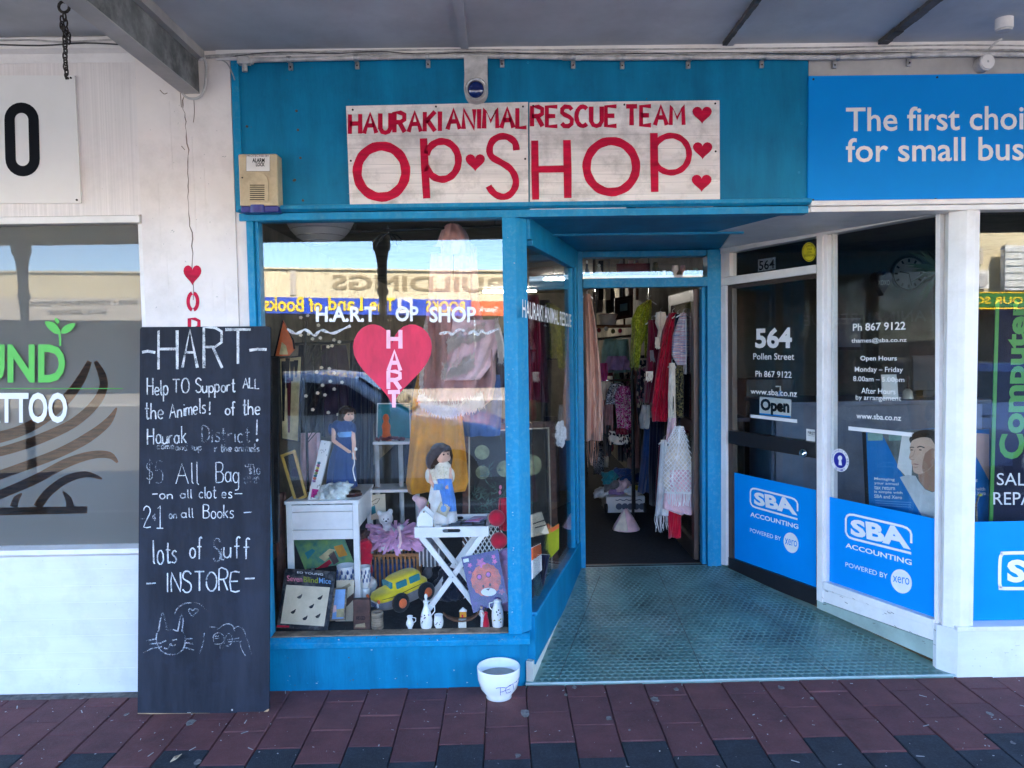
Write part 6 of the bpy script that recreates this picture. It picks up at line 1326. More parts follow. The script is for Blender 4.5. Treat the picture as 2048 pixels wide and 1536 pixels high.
h = at(772,1037,YT-.02); r = sizeat(15, YT); bb = MB(); bb.ell(h, (r,r*.95,r*.95)).ell(h+V((-r*.85,0,r*.75)), (r*.42,r*.25,r*.42)).ell(h+V((r*.62,0,r*.95)), (r*.42,r*.25,r*.42)).ell(h+V((r*.15,-r*.8,-r*.2)), (r*.45,r*.45,r*.36))
b2 = at(782,1078,YT); bb.ell(b2, (r*1.15,r*.9,r*1.7)).tube([h+V((0,0,-r*.5)), b2], r*.6, 10).tube([b2+V((-r*.5,-r*.5,-r*1.1)), at(768,1094,YT-.09)], [r*.5,r*.55], 10).tube([b2+V((r*.7,-r*.5,-r*1.1)), at(800,1096,YT-.09)], [r*.5,r*.55], 10).tube([b2+V((r*.8,-.02,r*.8)), at(806,1052,YT-.04)], [r*.45,r*.4], 10).tube([b2+V((-r*.8,-.02,r*.8)), at(752,1062,YT-.04)], [r*.45,r*.4], 10)
part('body', bb, 'c_white', td, smooth=True, remesh=.007)
for dx in (-.15, .42): part('eye', MB().ell(h+V((r*dx,-r*.93,r*.12)), (r*.10,r*.08,r*.10), 8, 6), ink, td)
part('nose', MB().ell(h+V((r*.2,-r*1.22,-r*.08)), (r*.16,r*.1,r*.11), 8, 6), ink, td)
tu = MB(); c_ = at(790,1074,YT-.01)
for i in range(760):
    a = rnd.uniform(0,6.283); l_ = rnd.uniform(.45,1.0); R_ = sizeat(50,YT)*l_; el = rnd.uniform(-.9,.95); p0 = c_+V((math.cos(a)*.03, math.sin(a)*.03, rnd.uniform(-.02,.02))); p1 = p0+V((math.cos(a)*R_, math.sin(a)*R_*.55, R_*math.sin(el)*.7)); s_ = V((-math.sin(a), math.cos(a)*.3, rnd.uniform(-.6,.6))).normalized()*.011; mid_ = (p0+p1)/2+V((0,0,.01))
    tu.add([p0, mid_-s_, p1-s_*.8, p1+s_*.8, mid_+s_], [(0,1,2,3,4)])
part('tutu', tu, 'c_tutu', td); part('ribbon', MB().ribbon([at(796,1052,YT-.12), at(800,1066,YT-.13), at(801,1085,YT-.13), at(798,1096,YT-.12)], .014, (0,-1,0)), 'c_pale_pink', td)
tg = thing('rag_doll', 'grey gingham rag doll slumped behind the tray table legs', 'rag doll', at(862,1140,.6)); Yg = .62
gb_ = MB(); c_ = at(862,1110,Yg); gb_.ell(c_, (.085,.06,.07)).ell(c_+V((-.02,-.02,-.10)), (.03,.05,.03)).ell(c_+V((.07,-.02,-.10)), (.03,.05,.03)).ell(c_+V((.01,.0,.10)), (.045,.04,.05)); part('body', gb_, 'c_grey', tg, smooth=True, remesh=.008)
for i in range(6): x = -.06+.022*i; part('check_band', MB().tube([c_+V((x,-.061*math.sqrt(max(.1,1-(x/.09)**2)),-.05)), c_+V((x,-.068*math.sqrt(max(.1,1-(x/.09)**2)),0)), c_+V((x,-.061*math.sqrt(max(.1,1-(x/.09)**2)),.05))], .004, 5), 'c_white', tg)
tp_ = thing('toy_pony', 'pink toy pony peeking beside the pencil box', 'toy', at(842,1040,.5)); c_ = at(843,1004,.52); part('body', MB().ell(c_, (.035,.03,.03)).ell(c_+V((-.03,-.01,.025)), (.022,.018,.02)).tube([c_, V((c_.x,c_.y,zf))], .02, 8), 'c_pale_pink', tp_, smooth=True, remesh=.006)
Q, pl, n = lean([(742,1040),(772,1036),(770,988),(744,990)], .70, .72, .006); t = thing('sketch_card', 'cream card with teal bird sketch behind the teddy bear', 'card', (Q[0]+Q[1])/2); slab(t, 'card', Q, n, .006, 'cover_cream'); part('sketch', MB().poly([ppoly([(742.5,1030),(752,1026),(750,1010),(743,1014)], pl, n)]), 'c_teal', t); part('sketch_line', MB().ribbon([at(x, y, pl) for x, y in ((743,1004),(752,998),(760,997),(754,1006),(746,1009))], .003, n, eps=.001), ink, t)
for lab, x, y, Y_, m, rs in (('crumpled red satin cloth beside the crib', 731, 1092, .50, 'c_red', .045), ('brown plush head peering between the table legs', 726, 1068, .52, 'leather_brown', .035), ('white lace cloth on the floor behind the mugs', 742, 1166, .44, 'c_white', .04), ('dark blue cushion under the tray table', 905, 1150, .52, 'c_navy', .075), ('grey woollen bundle at the back of the display floor', 885, 1130, .72, 'c_charcoal', .08), ('tartan bundle beside the wire basket', 930, 1140, .60, 'c_maroon', .06), ('purple gift wrap by the corner post', 1010, 1110, .34, 'c_lilac', .04)):
    c_ = at(x, y, Y_); mb = MB()
    for k in range(5): mb.ell(V((c_.x+rnd.uniform(-.6,.6)*rs, Y_+rnd.uniform(-.4,.4)*rs, ZS+rs*rnd.uniform(.5,1.3))), (rs*rnd.uniform(.7,1.2), rs*rnd.uniform(.6,.9), rs*rnd.uniform(.5,.8)), 12, 8)
    if c_.z-ZS > rs*1.6: mb.tube([V((c_.x,Y_,ZS)), c_], rs*.7, 10).ell(c_, (rs,rs*.8,rs*.9))
    solo('soft_bundle', mb, m, lab, 'cloth', smooth=True, remesh=.007, disp=(.03,.03))
# red pom-pom balls
for (x, y, lab, Y_) in ((993.5,1036,'upper red fluffy ball by the corner post', .27), (998,1081,'lower red fluffy ball by the corner post', .27)):
    r = sizeat(17, Y_); c_ = at(x, y, Y_); t = thing('fluffy_ball', lab, 'ball', c_, 'red balls by the corner post'); part('ball', MB().ell(c_, (r,r,r), 20, 14), 'c_red', t, smooth=True)
    part('cord', MB().tube([c_+V((0,0,r*.9)), c_+V((.01,.03,r*1.9)), V((c_.x+.01,c_.y+.05,at(1000,1000,.3).z))], .0025, 5), 'c_maroon', t)
solo('hanging_garment', garment([(996,998,1014),(1030,996,1016),(1060,998,1014)], .40, .04, .008, 2), 'c_red', 'red cloth hanging beside the red balls', 'garment', smooth=True)
bk = thing('wire_basket', 'white wire lattice basket behind the lion print', 'basket', at(955,1110,.52)); xa, xb = at(925,1080,.52).x, at(1005,1080,.52).x; za, zb2 = ZS, at(960,1052,.52).z
part('rim', MB().tube([V((xa,.52,zb2)), V((xb,.52,zb2)), V((xb,.75,zb2)), V((xa,.75,zb2))], .006, 6, closed=True), 'furn_white', bk)
k = 9
for i in range(-6, k+1):
    for s_ in (1, -1):
        xA = xa+(xb-xa)*i/k; xB = xA+(zb2-za)*.6
        a0_, a1_ = max(0,(xa-xA)/(xB-xA)), min(1,(xb-xA)/(xB-xA))
        if a1_ > a0_: 
            f_ = lambda u: V((xA+(xB-xA)*u, .52+.004*s_, za+(zb2-za)*(u if s_ > 0 else 1-u)))
            part('wire', MB().tube([f_(a0_), f_(a1_)], .0032, 5), 'furn_white', bk)
# lion print
Q, pl, n = lean([Z6c(820,1240),Z6c(1145,1130),Z6c(1050,648),Z6c(710,720)], .13, .20, .006); t = thing('lion_print', 'purple art print of an orange lion leaning by the tray table', 'print', (Q[0]+Q[1])/2); slab(t, 'print', Q, n, .006, 'purple_print')
LP = lambda x, y: Z6c(x, y)
mane = [(940+135*math.cos(a*.2094)*(1+.06*(a % 2)), 930+148*math.sin(a*.2094)*(1+.06*(a % 2))) for a in range(30)]
part('mane', MB().poly([ppoly([LP(*p) for p in mane], pl, n, .001)]), 'lion_orange', t)
part('muzzle', MB().poly([ppoly([LP(965+72*math.cos(a*.4189), 1042+38*math.sin(a*.4189)) for a in range(15)], pl, n, .0016)]), 'white_card', t)
part('nose', MB().poly([ppoly([LP(940,1015), LP(980,1008), LP(962,1030)], pl, n, .0022)]), ink, t)
for x, y in ((915,990),(978,975)): part('eye', MB().poly([ppoly([LP(x+10*math.cos(a*.6283), y+16*math.sin(a*.6283)) for a in range(10)], pl, n, .0022)]), ink, t)
for x, y in ((878,902),(962,880)):
    part('flower_disc', MB().poly([ppoly([LP(x+26*math.cos(a*.4189), y+28*math.sin(a*.4189)) for a in range(15)], pl, n, .0022)]), ink, t); part('flower_disc', MB().poly([ppoly([LP(x+19*math.cos(a*.4189), y+21*math.sin(a*.4189)) for a in range(15)], pl, n, .0028)]), 'pink_print', t)
for x, y, r in ((790,795,24),(890,770,46),(1010,715,22),(1020,760,26),(1085,1040,30),(790,860,18)):
    part('printed_flower', MB().poly([ppoly([LP(x+r*math.cos(a*.3142)*(1 if a % 4 < 2 else .6), y+r*math.sin(a*.3142)*(1 if a % 4 < 2 else .6)) for a in range(20)], pl, n, .0012)]), 'pink_print', t)
slab(t, 'plastic_sleeve', [q+n*.004 for q in Q], n, .0006, 'clear_film'); part('price_tag', MB().poly([ppoly([LP(732,770), LP(782,760), LP(776,728), LP(726,738)], pl, n, .0012)]), 'sticker_white', t)
# plush car
nose = at(752,1200,.26); tail = at(858,1180,.46); ax_ = (tail-nose); ax_.z = 0; Lc = ax_.length; ax_.normalize(); c_ = (nose+tail)/2; c_.z = ZS
pc = thing('plush_car', 'yellow and grey plush toy car with black wheels', 'toy car', c_)
rot = Matrix(((ax_.x, -ax_.y, 0), (ax_.y, ax_.x, 0), (0,0,1))) @ Matrix.Rotation(-.16, 3, 'Y'); c_.z += .035
def rbox(a_, b_):
    m_ = MB().box(a_, b_); m_.v = [c_+rot@p for p in m_.v]; return m_
hl = Lc*.5
def plump(parts, m, name):
    m_ = MB()
    for (cx_, cz_, rx, ry, rz) in parts:
        rings = []
        for i in range(13):
            f = -1+2*i/12; s_ = max(.05, (1-abs(f)**3.2))**(1/3.2); ring = []
            for q in range(24):
                an = q*.2618; ca, sa = math.cos(an), math.sin(an); ring.append(c_+rot@V((cx_+rx*f, ry*s_*math.copysign(abs(ca)**.62, ca), cz_+rz*s_*math.copysign(abs(sa)**.62, sa))))
            rings.append(ring)
        m_.loft(rings)
    return part(name, m_, m, pc, smooth=True, remesh=.007, rit=8)
plump([(0,.055,hl,.080,.042)], 'c_grey', 'lower_body'); plump([(-.01,.090,hl*1.0,.078,.030),(hl*.12,.128,hl*.62,.066,.045)], 'c_yellow', 'upper_body')
for u0, u1 in ((-hl*.34,hl*.06),(hl*.14,hl*.56)): part('side_window', rbox((u0,-.0705,.118),(u1,-.055,.156)), 'c_teal', pc, bevel=.010)
part('windscreen', rbox((-hl*.50,-.046,.122),(-hl*.38,.046,.158)), 'c_teal', pc, bevel=.008)
for u in (-hl*.35, hl*.62):
    wv = part('wheel', MB().ell(c_+rot@V((u,-.088,.052)), (.052,.026,.052), 20, 12, rot), 'c_plush_black', pc, smooth=True); part('hub', MB().ell(c_+rot@V((u,-.110,.054)), (.024,.009,.026), 14, 8, rot), 'c_orange', wv, smooth=True)
part('grille', rbox((-hl-.012,-.05,.055),(-hl-.002,.05,.085)), 'white_card', pc, bevel=.003)
for i in range(3): part('grille_bar', rbox((-hl-.0145,-.048,.060+.008*i),(-hl-.0115,.048,.0635+.008*i)), 'ware_blue', pc)
for s_ in (-.06, .06): part('headlamp', MB().ell(c_+rot@V((-hl-.004,s_,.092)), (.008,.012,.012), 10, 7, rot), 'c_orange', pc, smooth=True)
part('seam', MB().tube([c_+rot@V((u*hl,-.0805,.098+.006*math.sin(u*5))) for u in (-.95,-.5,0,.5,.95)], .0016, 5), 'dark_ink', pc)
# books and cards at the front left
Q, pl, n = lean([(553,1256),(655,1261),(671,1143),(571,1137)], .075, .15, .014); t = thing('picture_book', 'dark jacketed picture book with cream panel at the front of the window', 'book', (Q[0]+Q[1])/2); slab(t, 'cover', Q, n, .014, 'cover_black')
part('cream_panel', MB().poly([ppoly([Z5(145,1335),Z5(550,1362),Z5(605,1000),Z5(200,975)], pl, n)]), 'cover_cream', t)
part('lettering', fit_text('ED YOUNG', [at(*Z5(300,868),pl), at(*Z5(540,890),pl), at(*Z5(540,870),pl), at(*Z5(300,850),pl)], 0, .0015), 'sticker_white', t)
for s, xs, m in (('Seven',(205,348),'c_ribbon_pink'),('Blind',(360,492),'c_lime'),('Mice',(503,615),'c_sash')):
    yb_ = lambda x: 940+(x-205)*.07; part('lettering', fit_text(s, [at(*Z5(xs[0],yb_(xs[0])),pl), at(*Z5(xs[1],yb_(xs[1])),pl), at(*Z5(xs[1],yb_(xs[1])-52),pl), at(*Z5(xs[0],yb_(xs[0])-52),pl)], .01, .0015), m, t)
for i, (x, y) in enumerate(((240,1230),(300,1090),(410,1180),(490,1100),(470,1270),(350,1290))):   # plain brush marks in place of the printed picture
    part('brush_mark', MB().ribbon([at(*Z5(x+u*46, y-30*u+16*math.sin(u*3)), pl) for u in (0,.25,.5,.75,1)], [.004,.012,.016,.011,.003], n, eps=.0015), 'cover_black', t)
part('label_strip', MB().poly([ppoly([Z5(108,1370),Z5(225,1372),Z5(226,1356),Z5(110,1352)], pl, n)]), 'c_red', t)
Q, pl, n = lean([Z5(370,830),Z5(825,770),Z5(740,545),Z5(265,560)], .44, .50, .012); t = thing('picture_book', 'green illustrated picture book under the white side table', 'book', (Q[0]+Q[1])/2); slab(t, 'cover', Q, n, .012, 'book_green')
for L, m in (([(470,830),(600,740),(625,770),(580,810)],'c_red'),([(500,720),(600,640),(660,650),(560,760)],'canvas_cream'),([(640,620),(720,600),(770,700),(690,720)],'c_mustard'),([(370,680),(440,640),(470,660),(400,740)],'c_teal'),([(590,700),(640,660),(690,760),(640,790)],'leather_brown')): part('printed_shape', MB().poly([ppoly([Z5(*p) for p in L], pl, n)]), m, t)
dk = thing('support_box', 'x', 'box') if False else None
def bowl_china(label, cx, top, rp, hp, Y, mug):
    c_ = at(cx, top+hp, Y); zb_ = ZS; r = sizeat(rp, Y); h_ = max(.05, at(cx, top, Y).z-ZS); t = thing('china_mug' if mug else 'china_bowl', label, 'crockery', (c_.x,Y,ZS))
    if h_ > .14:
        part('lower_bowl', MB().lathe((c_.x,Y,ZS), [(0,0),(r*.7,0),(r*.95,h_*.45),(r*.8,h_*.5),(0,h_*.5)], 24), 'white_ware', t, smooth=True, autos=50); z_ = ZS+h_*.5; h_ *= .5
    else: z_ = ZS
    part('bowl', MB().lathe((c_.x,Y,z_), [(0,.001),(r*.6,.001),(r*.62,h_*.1),(r*.9,h_*.35),(r,h_),(r*.95,h_),(r*.85,h_*.4),(r*.5,h_*.15),(0,h_*.12)], 28), 'white_ware', t, smooth=True, autos=60)
    for i in range(14):
        a = -2.9+i*.21; zz_ = z_+h_*(.4+.38*(i % 3)/2.); rr_ = r*(.93+.05*(i % 3)/2); part('blue_pattern', MB().ell((c_.x+rr_*math.cos(a), Y+rr_*math.sin(a), zz_), (r*.13,r*.13,h_*.11), 7, 5), 'ware_blue', t)
bowl_china('blue and white china bowl nearest the green picture book', 693, 1130, 19, 34, .36, 0); bowl_china('blue and white china mug stacked beside the table leg', 730, 1132, 12.5, 44, .38, 1)
Q, pl, n = lean([Z5(655,1360),Z5(815,1340),Z5(830,930),Z5(665,935)], .20, .25, .006); t = thing('patterned_card', 'cream patterned card standing behind the small sky picture', 'card', (Q[0]+Q[1])/2); slab(t, 'card', Q, n, .006, 'cover_cream'); part('pattern_band', MB().poly([ppoly([Z5(740,1120),Z5(828,1050),Z5(828,1110),Z5(760,1180)], pl, n)]), 'leather_brown', t); part('pattern_band', MB().poly([ppoly([Z5(700,1010),Z5(790,960),Z5(800,985),Z5(720,1030)], pl, n)]), 'letter_tan', t)
t, pl, n, I = frame('small picture of sky in a beaded cream frame', [Z5(600,1315),Z5(745,1305),Z5(765,1000),Z5(640,1005)], .14, .19, 3.5, 'wood_weather', 'sky_print', .012); part('pale_patch', MB().poly([ppoly([Z5(660,1280),Z5(732,1278),Z5(735,1195),Z5(662,1205)], pl, n, -.009)]), 'canvas_cream', t); part('pale_patch', MB().poly([ppoly([Z5(622,1240),Z5(662,1225),Z5(660,1165),Z5(628,1170)], pl, n, -.009)]), 'c_pale_pink', t)
t = thing('leather_case', 'small brown leather bound case standing on the window sill', 'case', at(723,1254,.09)); a, b = at(707,1256,.085), at(739.5,1199,.085); part('case', MB().box((a.x,.085,ZS),(b.x,.12,b.z)), 'leather_brown', t, bevel=.003); part('worn_patch', MB().poly([[V(p)+V((0,-.0006,0)) for p in [at(*Z5(838,1372),.085), at(*Z5(935,1372),.085), at(*Z5(930,1330),.085), at(*Z5(845,1345),.085)]]]), 'letter_tan', t)
w = MB(); write(w, 'REGD', *Z5(850,1270), *Z5(930,1300), .085, 1.2, (0,-1,0), eps=.0008); part('stamp', w, ink, t)
def lathe_thing(name, label, cat, cx, by, top, rp, Y, prof, m, extra=None):
    c_ = at(cx, by, Y); c_.z = ZS; h_ = at(cx, top, Y).z-ZS; r = sizeat(rp, Y); t = thing(name, label, cat, c_); part('body', MB().lathe(c_, [(a*r, b*h_) for a, b in prof], 24), m, t, smooth=True, autos=55)
    if extra: extra(t, c_, r, h_)
    return t
lathe_thing('wooden_pot', 'small weathered round wooden pot on the sill', 'pot', 755, 1254, 1223, 12.5, .10, [(0,0),(.95,0),(1,.08),(.96,.5),(1,.9),(.9,1),(.8,.96),(.75,.3),(0,.2)], 'wood_weather')
def handle(t, c_, r, h_, side, z0, z1, out, rad): part('handle', MB().tube([c_+V((side*r*.8,0,h_*z0)), c_+V((side*(r+out),0,h_*(z0*.6+z1*.4))), c_+V((side*(r+out),0,h_*(z0*.15+z1*.85))), c_+V((side*r*.5,0,h_*z1))], rad, 8), 'white_ware', t, smooth=True)
def sprigs(t, c_, r, h_, m='c_lilac', z=(.25,.6), n_=7):
    for i in range(n_): a = -1.57+rnd.uniform(-.8,.8); zz_ = h_*rnd.uniform(*z); part('painted_sprig', MB().ell(c_+V((r*.97*math.cos(a), r*.97*math.sin(a), zz_)), (r*.13,r*.06,r*.13), 6, 5), m if i % 2 else 'fern_green', t)
lathe_thing('milk_jug', 'tiny white china jug on the window sill', 'jug', 820, 1251, 1232, 8.0, .085, [(0,0),(.6,0),(.55,.08),(1,.35),(.95,.55),(.6,.78),(.8,1),(.7,1),(.5,.75),(0,.7)], 'white_ware', lambda t,c,r,h: handle(t,c,r,h,1,.4,.9,.010,.0022))
lathe_thing('ewer', 'white stoppered ewer with lilac flowers on the window sill', 'ewer', 853, 1251, 1201, 12.5, .085, [(0,0),(.75,0),(.95,.1),(1,.3),(.8,.55),(.42,.78),(.36,.88),(.5,.98),(.45,1),(.2,1.0),(.17,1.05),(.3,1.12),(.26,1.2),(.1,1.24),(0,1.25)], 'white_ware', lambda t,c,r,h: (handle(t,c,r,h,1,.45,.85,.012,.003), sprigs(t,c,r,h)))
lathe_thing('posy_cup', 'little white cup with painted flowers beside the ewer', 'cup', 877.5, 1249, 1229, 10.0, .085, [(0,0),(.6,0),(.9,.2),(1,.5),(.85,.85),(.9,1),(.8,1),(.75,.5),(0,.2)], 'white_ware', lambda t,c,r,h: sprigs(t,c,r,h,n_=5,z=(.3,.6)))
lathe_thing('lidded_flask', 'white lidded flask with yellow house motif beside the corner post', 'flask', 995.5, 1245, 1199, 12.5, .085, [(0,0),(.8,0),(.92,.06),(1,.35),(.95,.6),(.62,.84),(.6,.9),(.66,.93),(.6,.98),(.2,1.02),(0,1.04)], 'white_ware', lambda t,c,r,h: (handle(t,c,r,h,-1,.6,.92,.010,.0028), sprigs(t,c,r,h,'c_yellow',(.2,.35),6), sprigs(t,c,r,h,'leather_brown',(.4,.7),4)))
bt = thing('wooden_boat_dish', 'wooden boat dish carrying a tiny house on the sill', 'ornament', at(922,1248,.09)); YB_ = .09; L1 = [Z6c(*p) for p in ((540,1235),(580,1270),(640,1295),(720,1302),(800,1288),(850,1255),(878,1220))]
hull = []
for i, (x, y) in enumerate(L1):
    p = at(x, y, YB_); w_ = .022*math.sin(math.pi*(i+.3)/(len(L1)-.4)); hull.append([p+V((0,-w_,.004)), p+V((0,-w_*.6,-.008)), p+V((0,w_*.6,-.008)), p+V((0,w_,.004)), p+V((0,w_*.7,-.002)), p+V((0,-w_*.7,-.002))])
part('hull', MB().loft(hull), 'wood_brown', bt, smooth=True); p = at(*Z6c(720,1285), YB_); part('stand', MB().box((p.x-.02,YB_-.012,ZS),(p.x+.02,YB_+.012,p.z-.006)), 'glass_ware', bt)
a, b = at(*Z6c(695,1280), YB_-.01), at(*Z6c(755,1225), YB_-.01); part('house', MB().box((a.x,YB_-.010,a.z),(b.x,YB_+.010,b.z)), 'c_mustard', bt); part('house_roof', MB().prism([V((a.x-.003,YB_-.012,b.z)), V((b.x+.003,YB_-.012,b.z)), V(((a.x+b.x)/2,YB_-.012,at(*Z6c(725,1190),YB_).z))], (0,.024,0)), 'c_white', bt); part('house_door', MB().box((a.x+.010,YB_-.0118,a.z),(a.x+.018,YB_-.0102,a.z+.014)), 'c_red', bt)
fg_ = thing('dancing_figurine', 'small dancing couple figurine in red and white', 'figurine', at(968,1247,.09)); c_ = at(968,1247,.09); c_.z = ZS; h_ = at(968,1212,.09).z-ZS
part('gown', MB().lathe(c_+V((.010,0,0)), [(0,0),(.018,0),(.016,.2*h_),(.008,.55*h_),(.010,.7*h_),(0,.75*h_)], 14), 'c_red', fg_, smooth=True); part('suit', MB().tube([c_+V((-.012,0,0)), c_+V((-.010,0,h_*.5)), c_+V((-.012,0,h_*.8))], [.006,.006,.009], 8).tube([c_+V((-.004,0,0)), c_+V((-.008,0,h_*.5))], .0055, 8), 'c_white', fg_, smooth=True)
part('head', MB().ell(c_+V((-.012,0,h_*.93)), (.007,.007,.008)), 'c_skin', fg_, smooth=True); part('head', MB().ell(c_+V((.008,0,h_*.85)), (.007,.007,.008)), 'c_brown_hair', fg_, smooth=True); part('arm', MB().tube([c_+V((-.012,-.004,h_*.75)), c_+V((.0,-.01,h_*.62)), c_+V((.014,-.004,h_*.68))], .003, 6), 'c_skin', fg_)
# books seen through the side window
for lab, q4, Yb, Yt_, m, marks in (('white covered paperback behind the side window of the recess', [(1061,1074),(1098,1066),(1083,1023),(1061,1030)], .34, .40, 'cover_cream', [(1066,1048,1090,1040),(1070,1056,1092,1050)]), ('orange and white booklet low behind the side window', [(1063,1160),(1084,1140),(1082,1086),(1062,1096)], .24, .28, 'sticker_white', []), ('green comic book tilted behind the side window', [(1098,1120),(1118,1098),(1118,1047),(1096,1060)], .52, .56, 'c_lime', [])):
    Q, pl, n = lean(q4, Yb, Yt_, .012); t = thing('paperback', lab, 'book', (Q[0]+Q[1])/2); slab(t, 'cover', Q, n, .012, m)
    for x0_, y0_, x1_, y1_ in marks: part('title_line', MB().ribbon([at(x0_,y0_,pl), at(x1_,y1_,pl)], .006, n, eps=.001), ink, t)
    if 'orange' in lab: part('orange_band', MB().poly([ppoly([(1063,1122),(1083,1108),(1082,1087),(1062,1097)], pl, n)]), 'c_orange', t)
    if 'green' in lab: part('orange_edge', MB().poly([ppoly([(1097,1069),(1118,1056),(1118,1047.5),(1096.5,1060.5)], pl, n)]), 'c_orange', t)
Q, pl, n = lean([(1064,1160),(1130,1118),(1130,1098),(1064,1100)], .38, .44, .02); 
bxs = thing('crate', 'low dark wooden crate holding books behind the side window', 'crate', (at(1090,1120,.45).x,.45,ZS))
xa = .03
for y in (.40, .66): part('side_board', MB().box((xa,y,ZS),(A0.lerp(A1,(y)/1.46).x-.06,y+.012,ZS+.10)), 'dark_wood', bxs)
solo('striped_throw', garment([(1110,1062,1100),(1160,1060,1090),(1195,1064,1078)], .30, .03, .01, 3), 'c_navy', 'dark blue throw draped behind the side window glass', 'cloth', smooth=True)
for lab, rows, m in (('dark plum scarf hanging behind the side window', [(590,1054,1078),(700,1054,1082),(800,1056,1080)], 'c_wine'), ('grey shawl hanging behind the side window', [(600,1080,1100),(720,1078,1104),(860,1082,1100)], 'c_charcoal')):
    solo('hanging_garment', garment(rows, .98 if 'plum' in lab else 1.1, .04, .012, 3), m, lab, 'garment', smooth=True)
# shop lights
for i, (x, y, h_) in enumerate(((.12,8.6,.42),(.85,6.3,.3))):
    t = thing('tube_light', ('fluorescent tube lamp over the rear of the shop','fluorescent tube lamp over the middle of the shop')[i], 'lamp', (x,y,2.53), 'shop ceiling lamps'); part('fitting', MB().box((x-h_-.02,y-.05,2.53),(x+h_+.02,y+.05,2.559)), 'white_paint', t); part('tube', MB().tube([(x-h_,y,2.505),(x+h_,y,2.505)], .013, 10), 'tube_light', t, smooth=True); part('end_cap', MB().box((x-h_-.02,y-.02,2.49),(x-h_,y+.02,2.53)), 'white_paint', t); part('end_cap', MB().box((x+h_,y-.02,2.49),(x+h_+.02,y+.02,2.53)), 'white_paint', t)
# ------------------------------------------------------------------ things in the doorway
DA = lambda x, y: (1130+x/4.653, 470+y/4.653)
DB = lambda x, y: (1130+x/4.041, 780+y/4.041)
ZI = .155
# open door leaf swung in against the party wall
ol = thing('open_door', 'brown framed shop door swung inwards on the right of the doorway', 'door', (xj[3]-.02,YD+.1,ZI))
dx0 = xj[3]-.035
for (z0_, z1_, y0_, y1_) in ((ZI+.005,zt[3]-.01,YD+.10,YD+.17),(ZI+.005,zt[3]-.01,YD+.82,YD+.90)): part('stile', MB().box((dx0,y0_,z0_),(dx0+.035,y1_,z1_)), 'bronze', ol, bevel=.003)
part('bottom_rail', MB().box((dx0,YD+.171,ZI+.005),(dx0+.035,YD+.819,ZI+.12)), 'bronze', ol); part('top_rail', MB().box((dx0,YD+.171,zt[3]-.09),(dx0+.035,YD+.819,zt[3]-.01)), 'bronze', ol); part('mid_rail', MB().box((dx0,YD+.171,1.05),(dx0+.035,YD+.819,1.13)), 'bronze', ol)
part('pane', MB().box((dx0+.014,YD+.165,ZI+.11),(dx0+.02,YD+.825,zt[3]-.08)), 'glass_side', ol)
for z in (ZI+.25, 1.05, 1.85): part('hinge', MB().box((dx0+.0352,YD+.085,z),(dx0+.05,YD+.115,z+.10)), 'bronze_dark', ol)
part('notice', MB().box((dx0-.003,YD+.30,1.45),(dx0-.0005,YD+.55,1.85)), 'sticker_white', ol)
def hang(name, rows, Y, m, label, cat='garment', depth=.05, amp=.013, nf=4, ph=0., tassel=None, cv=None, grp='clothes hanging round the shop doorway'):
    if cv: rows = [(cv(0, r[0])[1], cv(r[1], 0)[0], cv(r[2], 0)[0]) for r in rows]
    t = thing(name, label, cat, at((rows[-1][1]+rows[-1][2])/2, rows[-1][0], Y), grp); part('cloth', garment(rows, Y, depth, amp, nf, ph=ph), m, t, smooth=True)
    if tassel: 
        x0_, x1_, y0_, y1_, n_ = tassel; part('fringe', fringe(MB(), x0_, x1_, y0_, y1_, Y, n_), m, t)
    xm_ = (rows[0][1]+rows[0][2])/2; yt_ = rows[0][0]; w_ = max(8, (rows[1][2]-rows[1][1])*.5)
    part('hanger', MB().tube([at(xm_-w_, yt_+9, Y+.004), at(xm_, yt_-1, Y+.004), at(xm_+w_, yt_+9, Y+.004)], .005, 6), 'white_ware', t, smooth=True)
    part('hanger_hook', MB().tube([at((rows[0][1]+rows[0][2])/2, rows[0][0]+2, Y), at((rows[0][1]+rows[0][2])/2, rows[0][0]-6, Y), at((rows[0][1]+rows[0][2])/2+4, rows[0][0]-9, Y)], .003, 6), 'galvanised', t)
    return t
hang('tan_shawl', [(588,1168,1180),(640,1167,1190),(730,1167,1199),(800,1168,1204),(880,1168,1205)], YD+.22, 'p_tan', 'long tan shawl with tassels hanging just inside the doorway', 'shawl', .08, .02, 3, 0., (1174,1196,872,932,9))
hang('lime_scarf', [(600,1293,1303),(614,1274,1304),(638,1263,1303),(662,1264,1298),(690,1262,1284),(735,1260,1279)], YD+.95, 'p_knit', 'lime green knitted scarf hanging in the doorway', 'scarf', .06, .014, 4, .5, (1260,1277,730,742,8))
hang('red_coat', [(640,1296,1312),(680,1296,1322),(760,1290,1322),(805,1286,1320)], YD+.75, 'c_wine', 'wine red coat behind the scarlet one in the doorway', 'coat', .08, .014, 3, .2)
hang('red_coat', [(626,1338,1352),(660,1326,1350),(740,1312,1342),(820,1300,1338),(842,1303,1336)], YD+.55, 'p_red', 'scarlet coat hanging on the open shop door', 'coat', .10, .016, 3, .9)
hang('cream_hat_scarf', [(624,1312,1330),(645,1310,1334),(660,1316,1330),(695,1311,1320)], YD+.62, 'c_cream', 'cream and teal knitted scarf on the coat rack', 'scarf', .06, .01, 2, .4)
hang('navy_cardigan', [(628,1350,1362),(680,1348,1372),(780,1352,1378),(850,1356,1376)], YD+.48, 'c_navy', 'dark navy cardigan between the red coat and the striped scarf', 'garment', .06, .012, 2, .1)
hang('striped_scarf', [(626,1362,1372),(670,1346,1376),(710,1342,1375),(730,1352,1370)], YD+.36, 'p_stripe', 'pale striped scarf knotted on the open door', 'scarf', .06, .012, 3, .7)
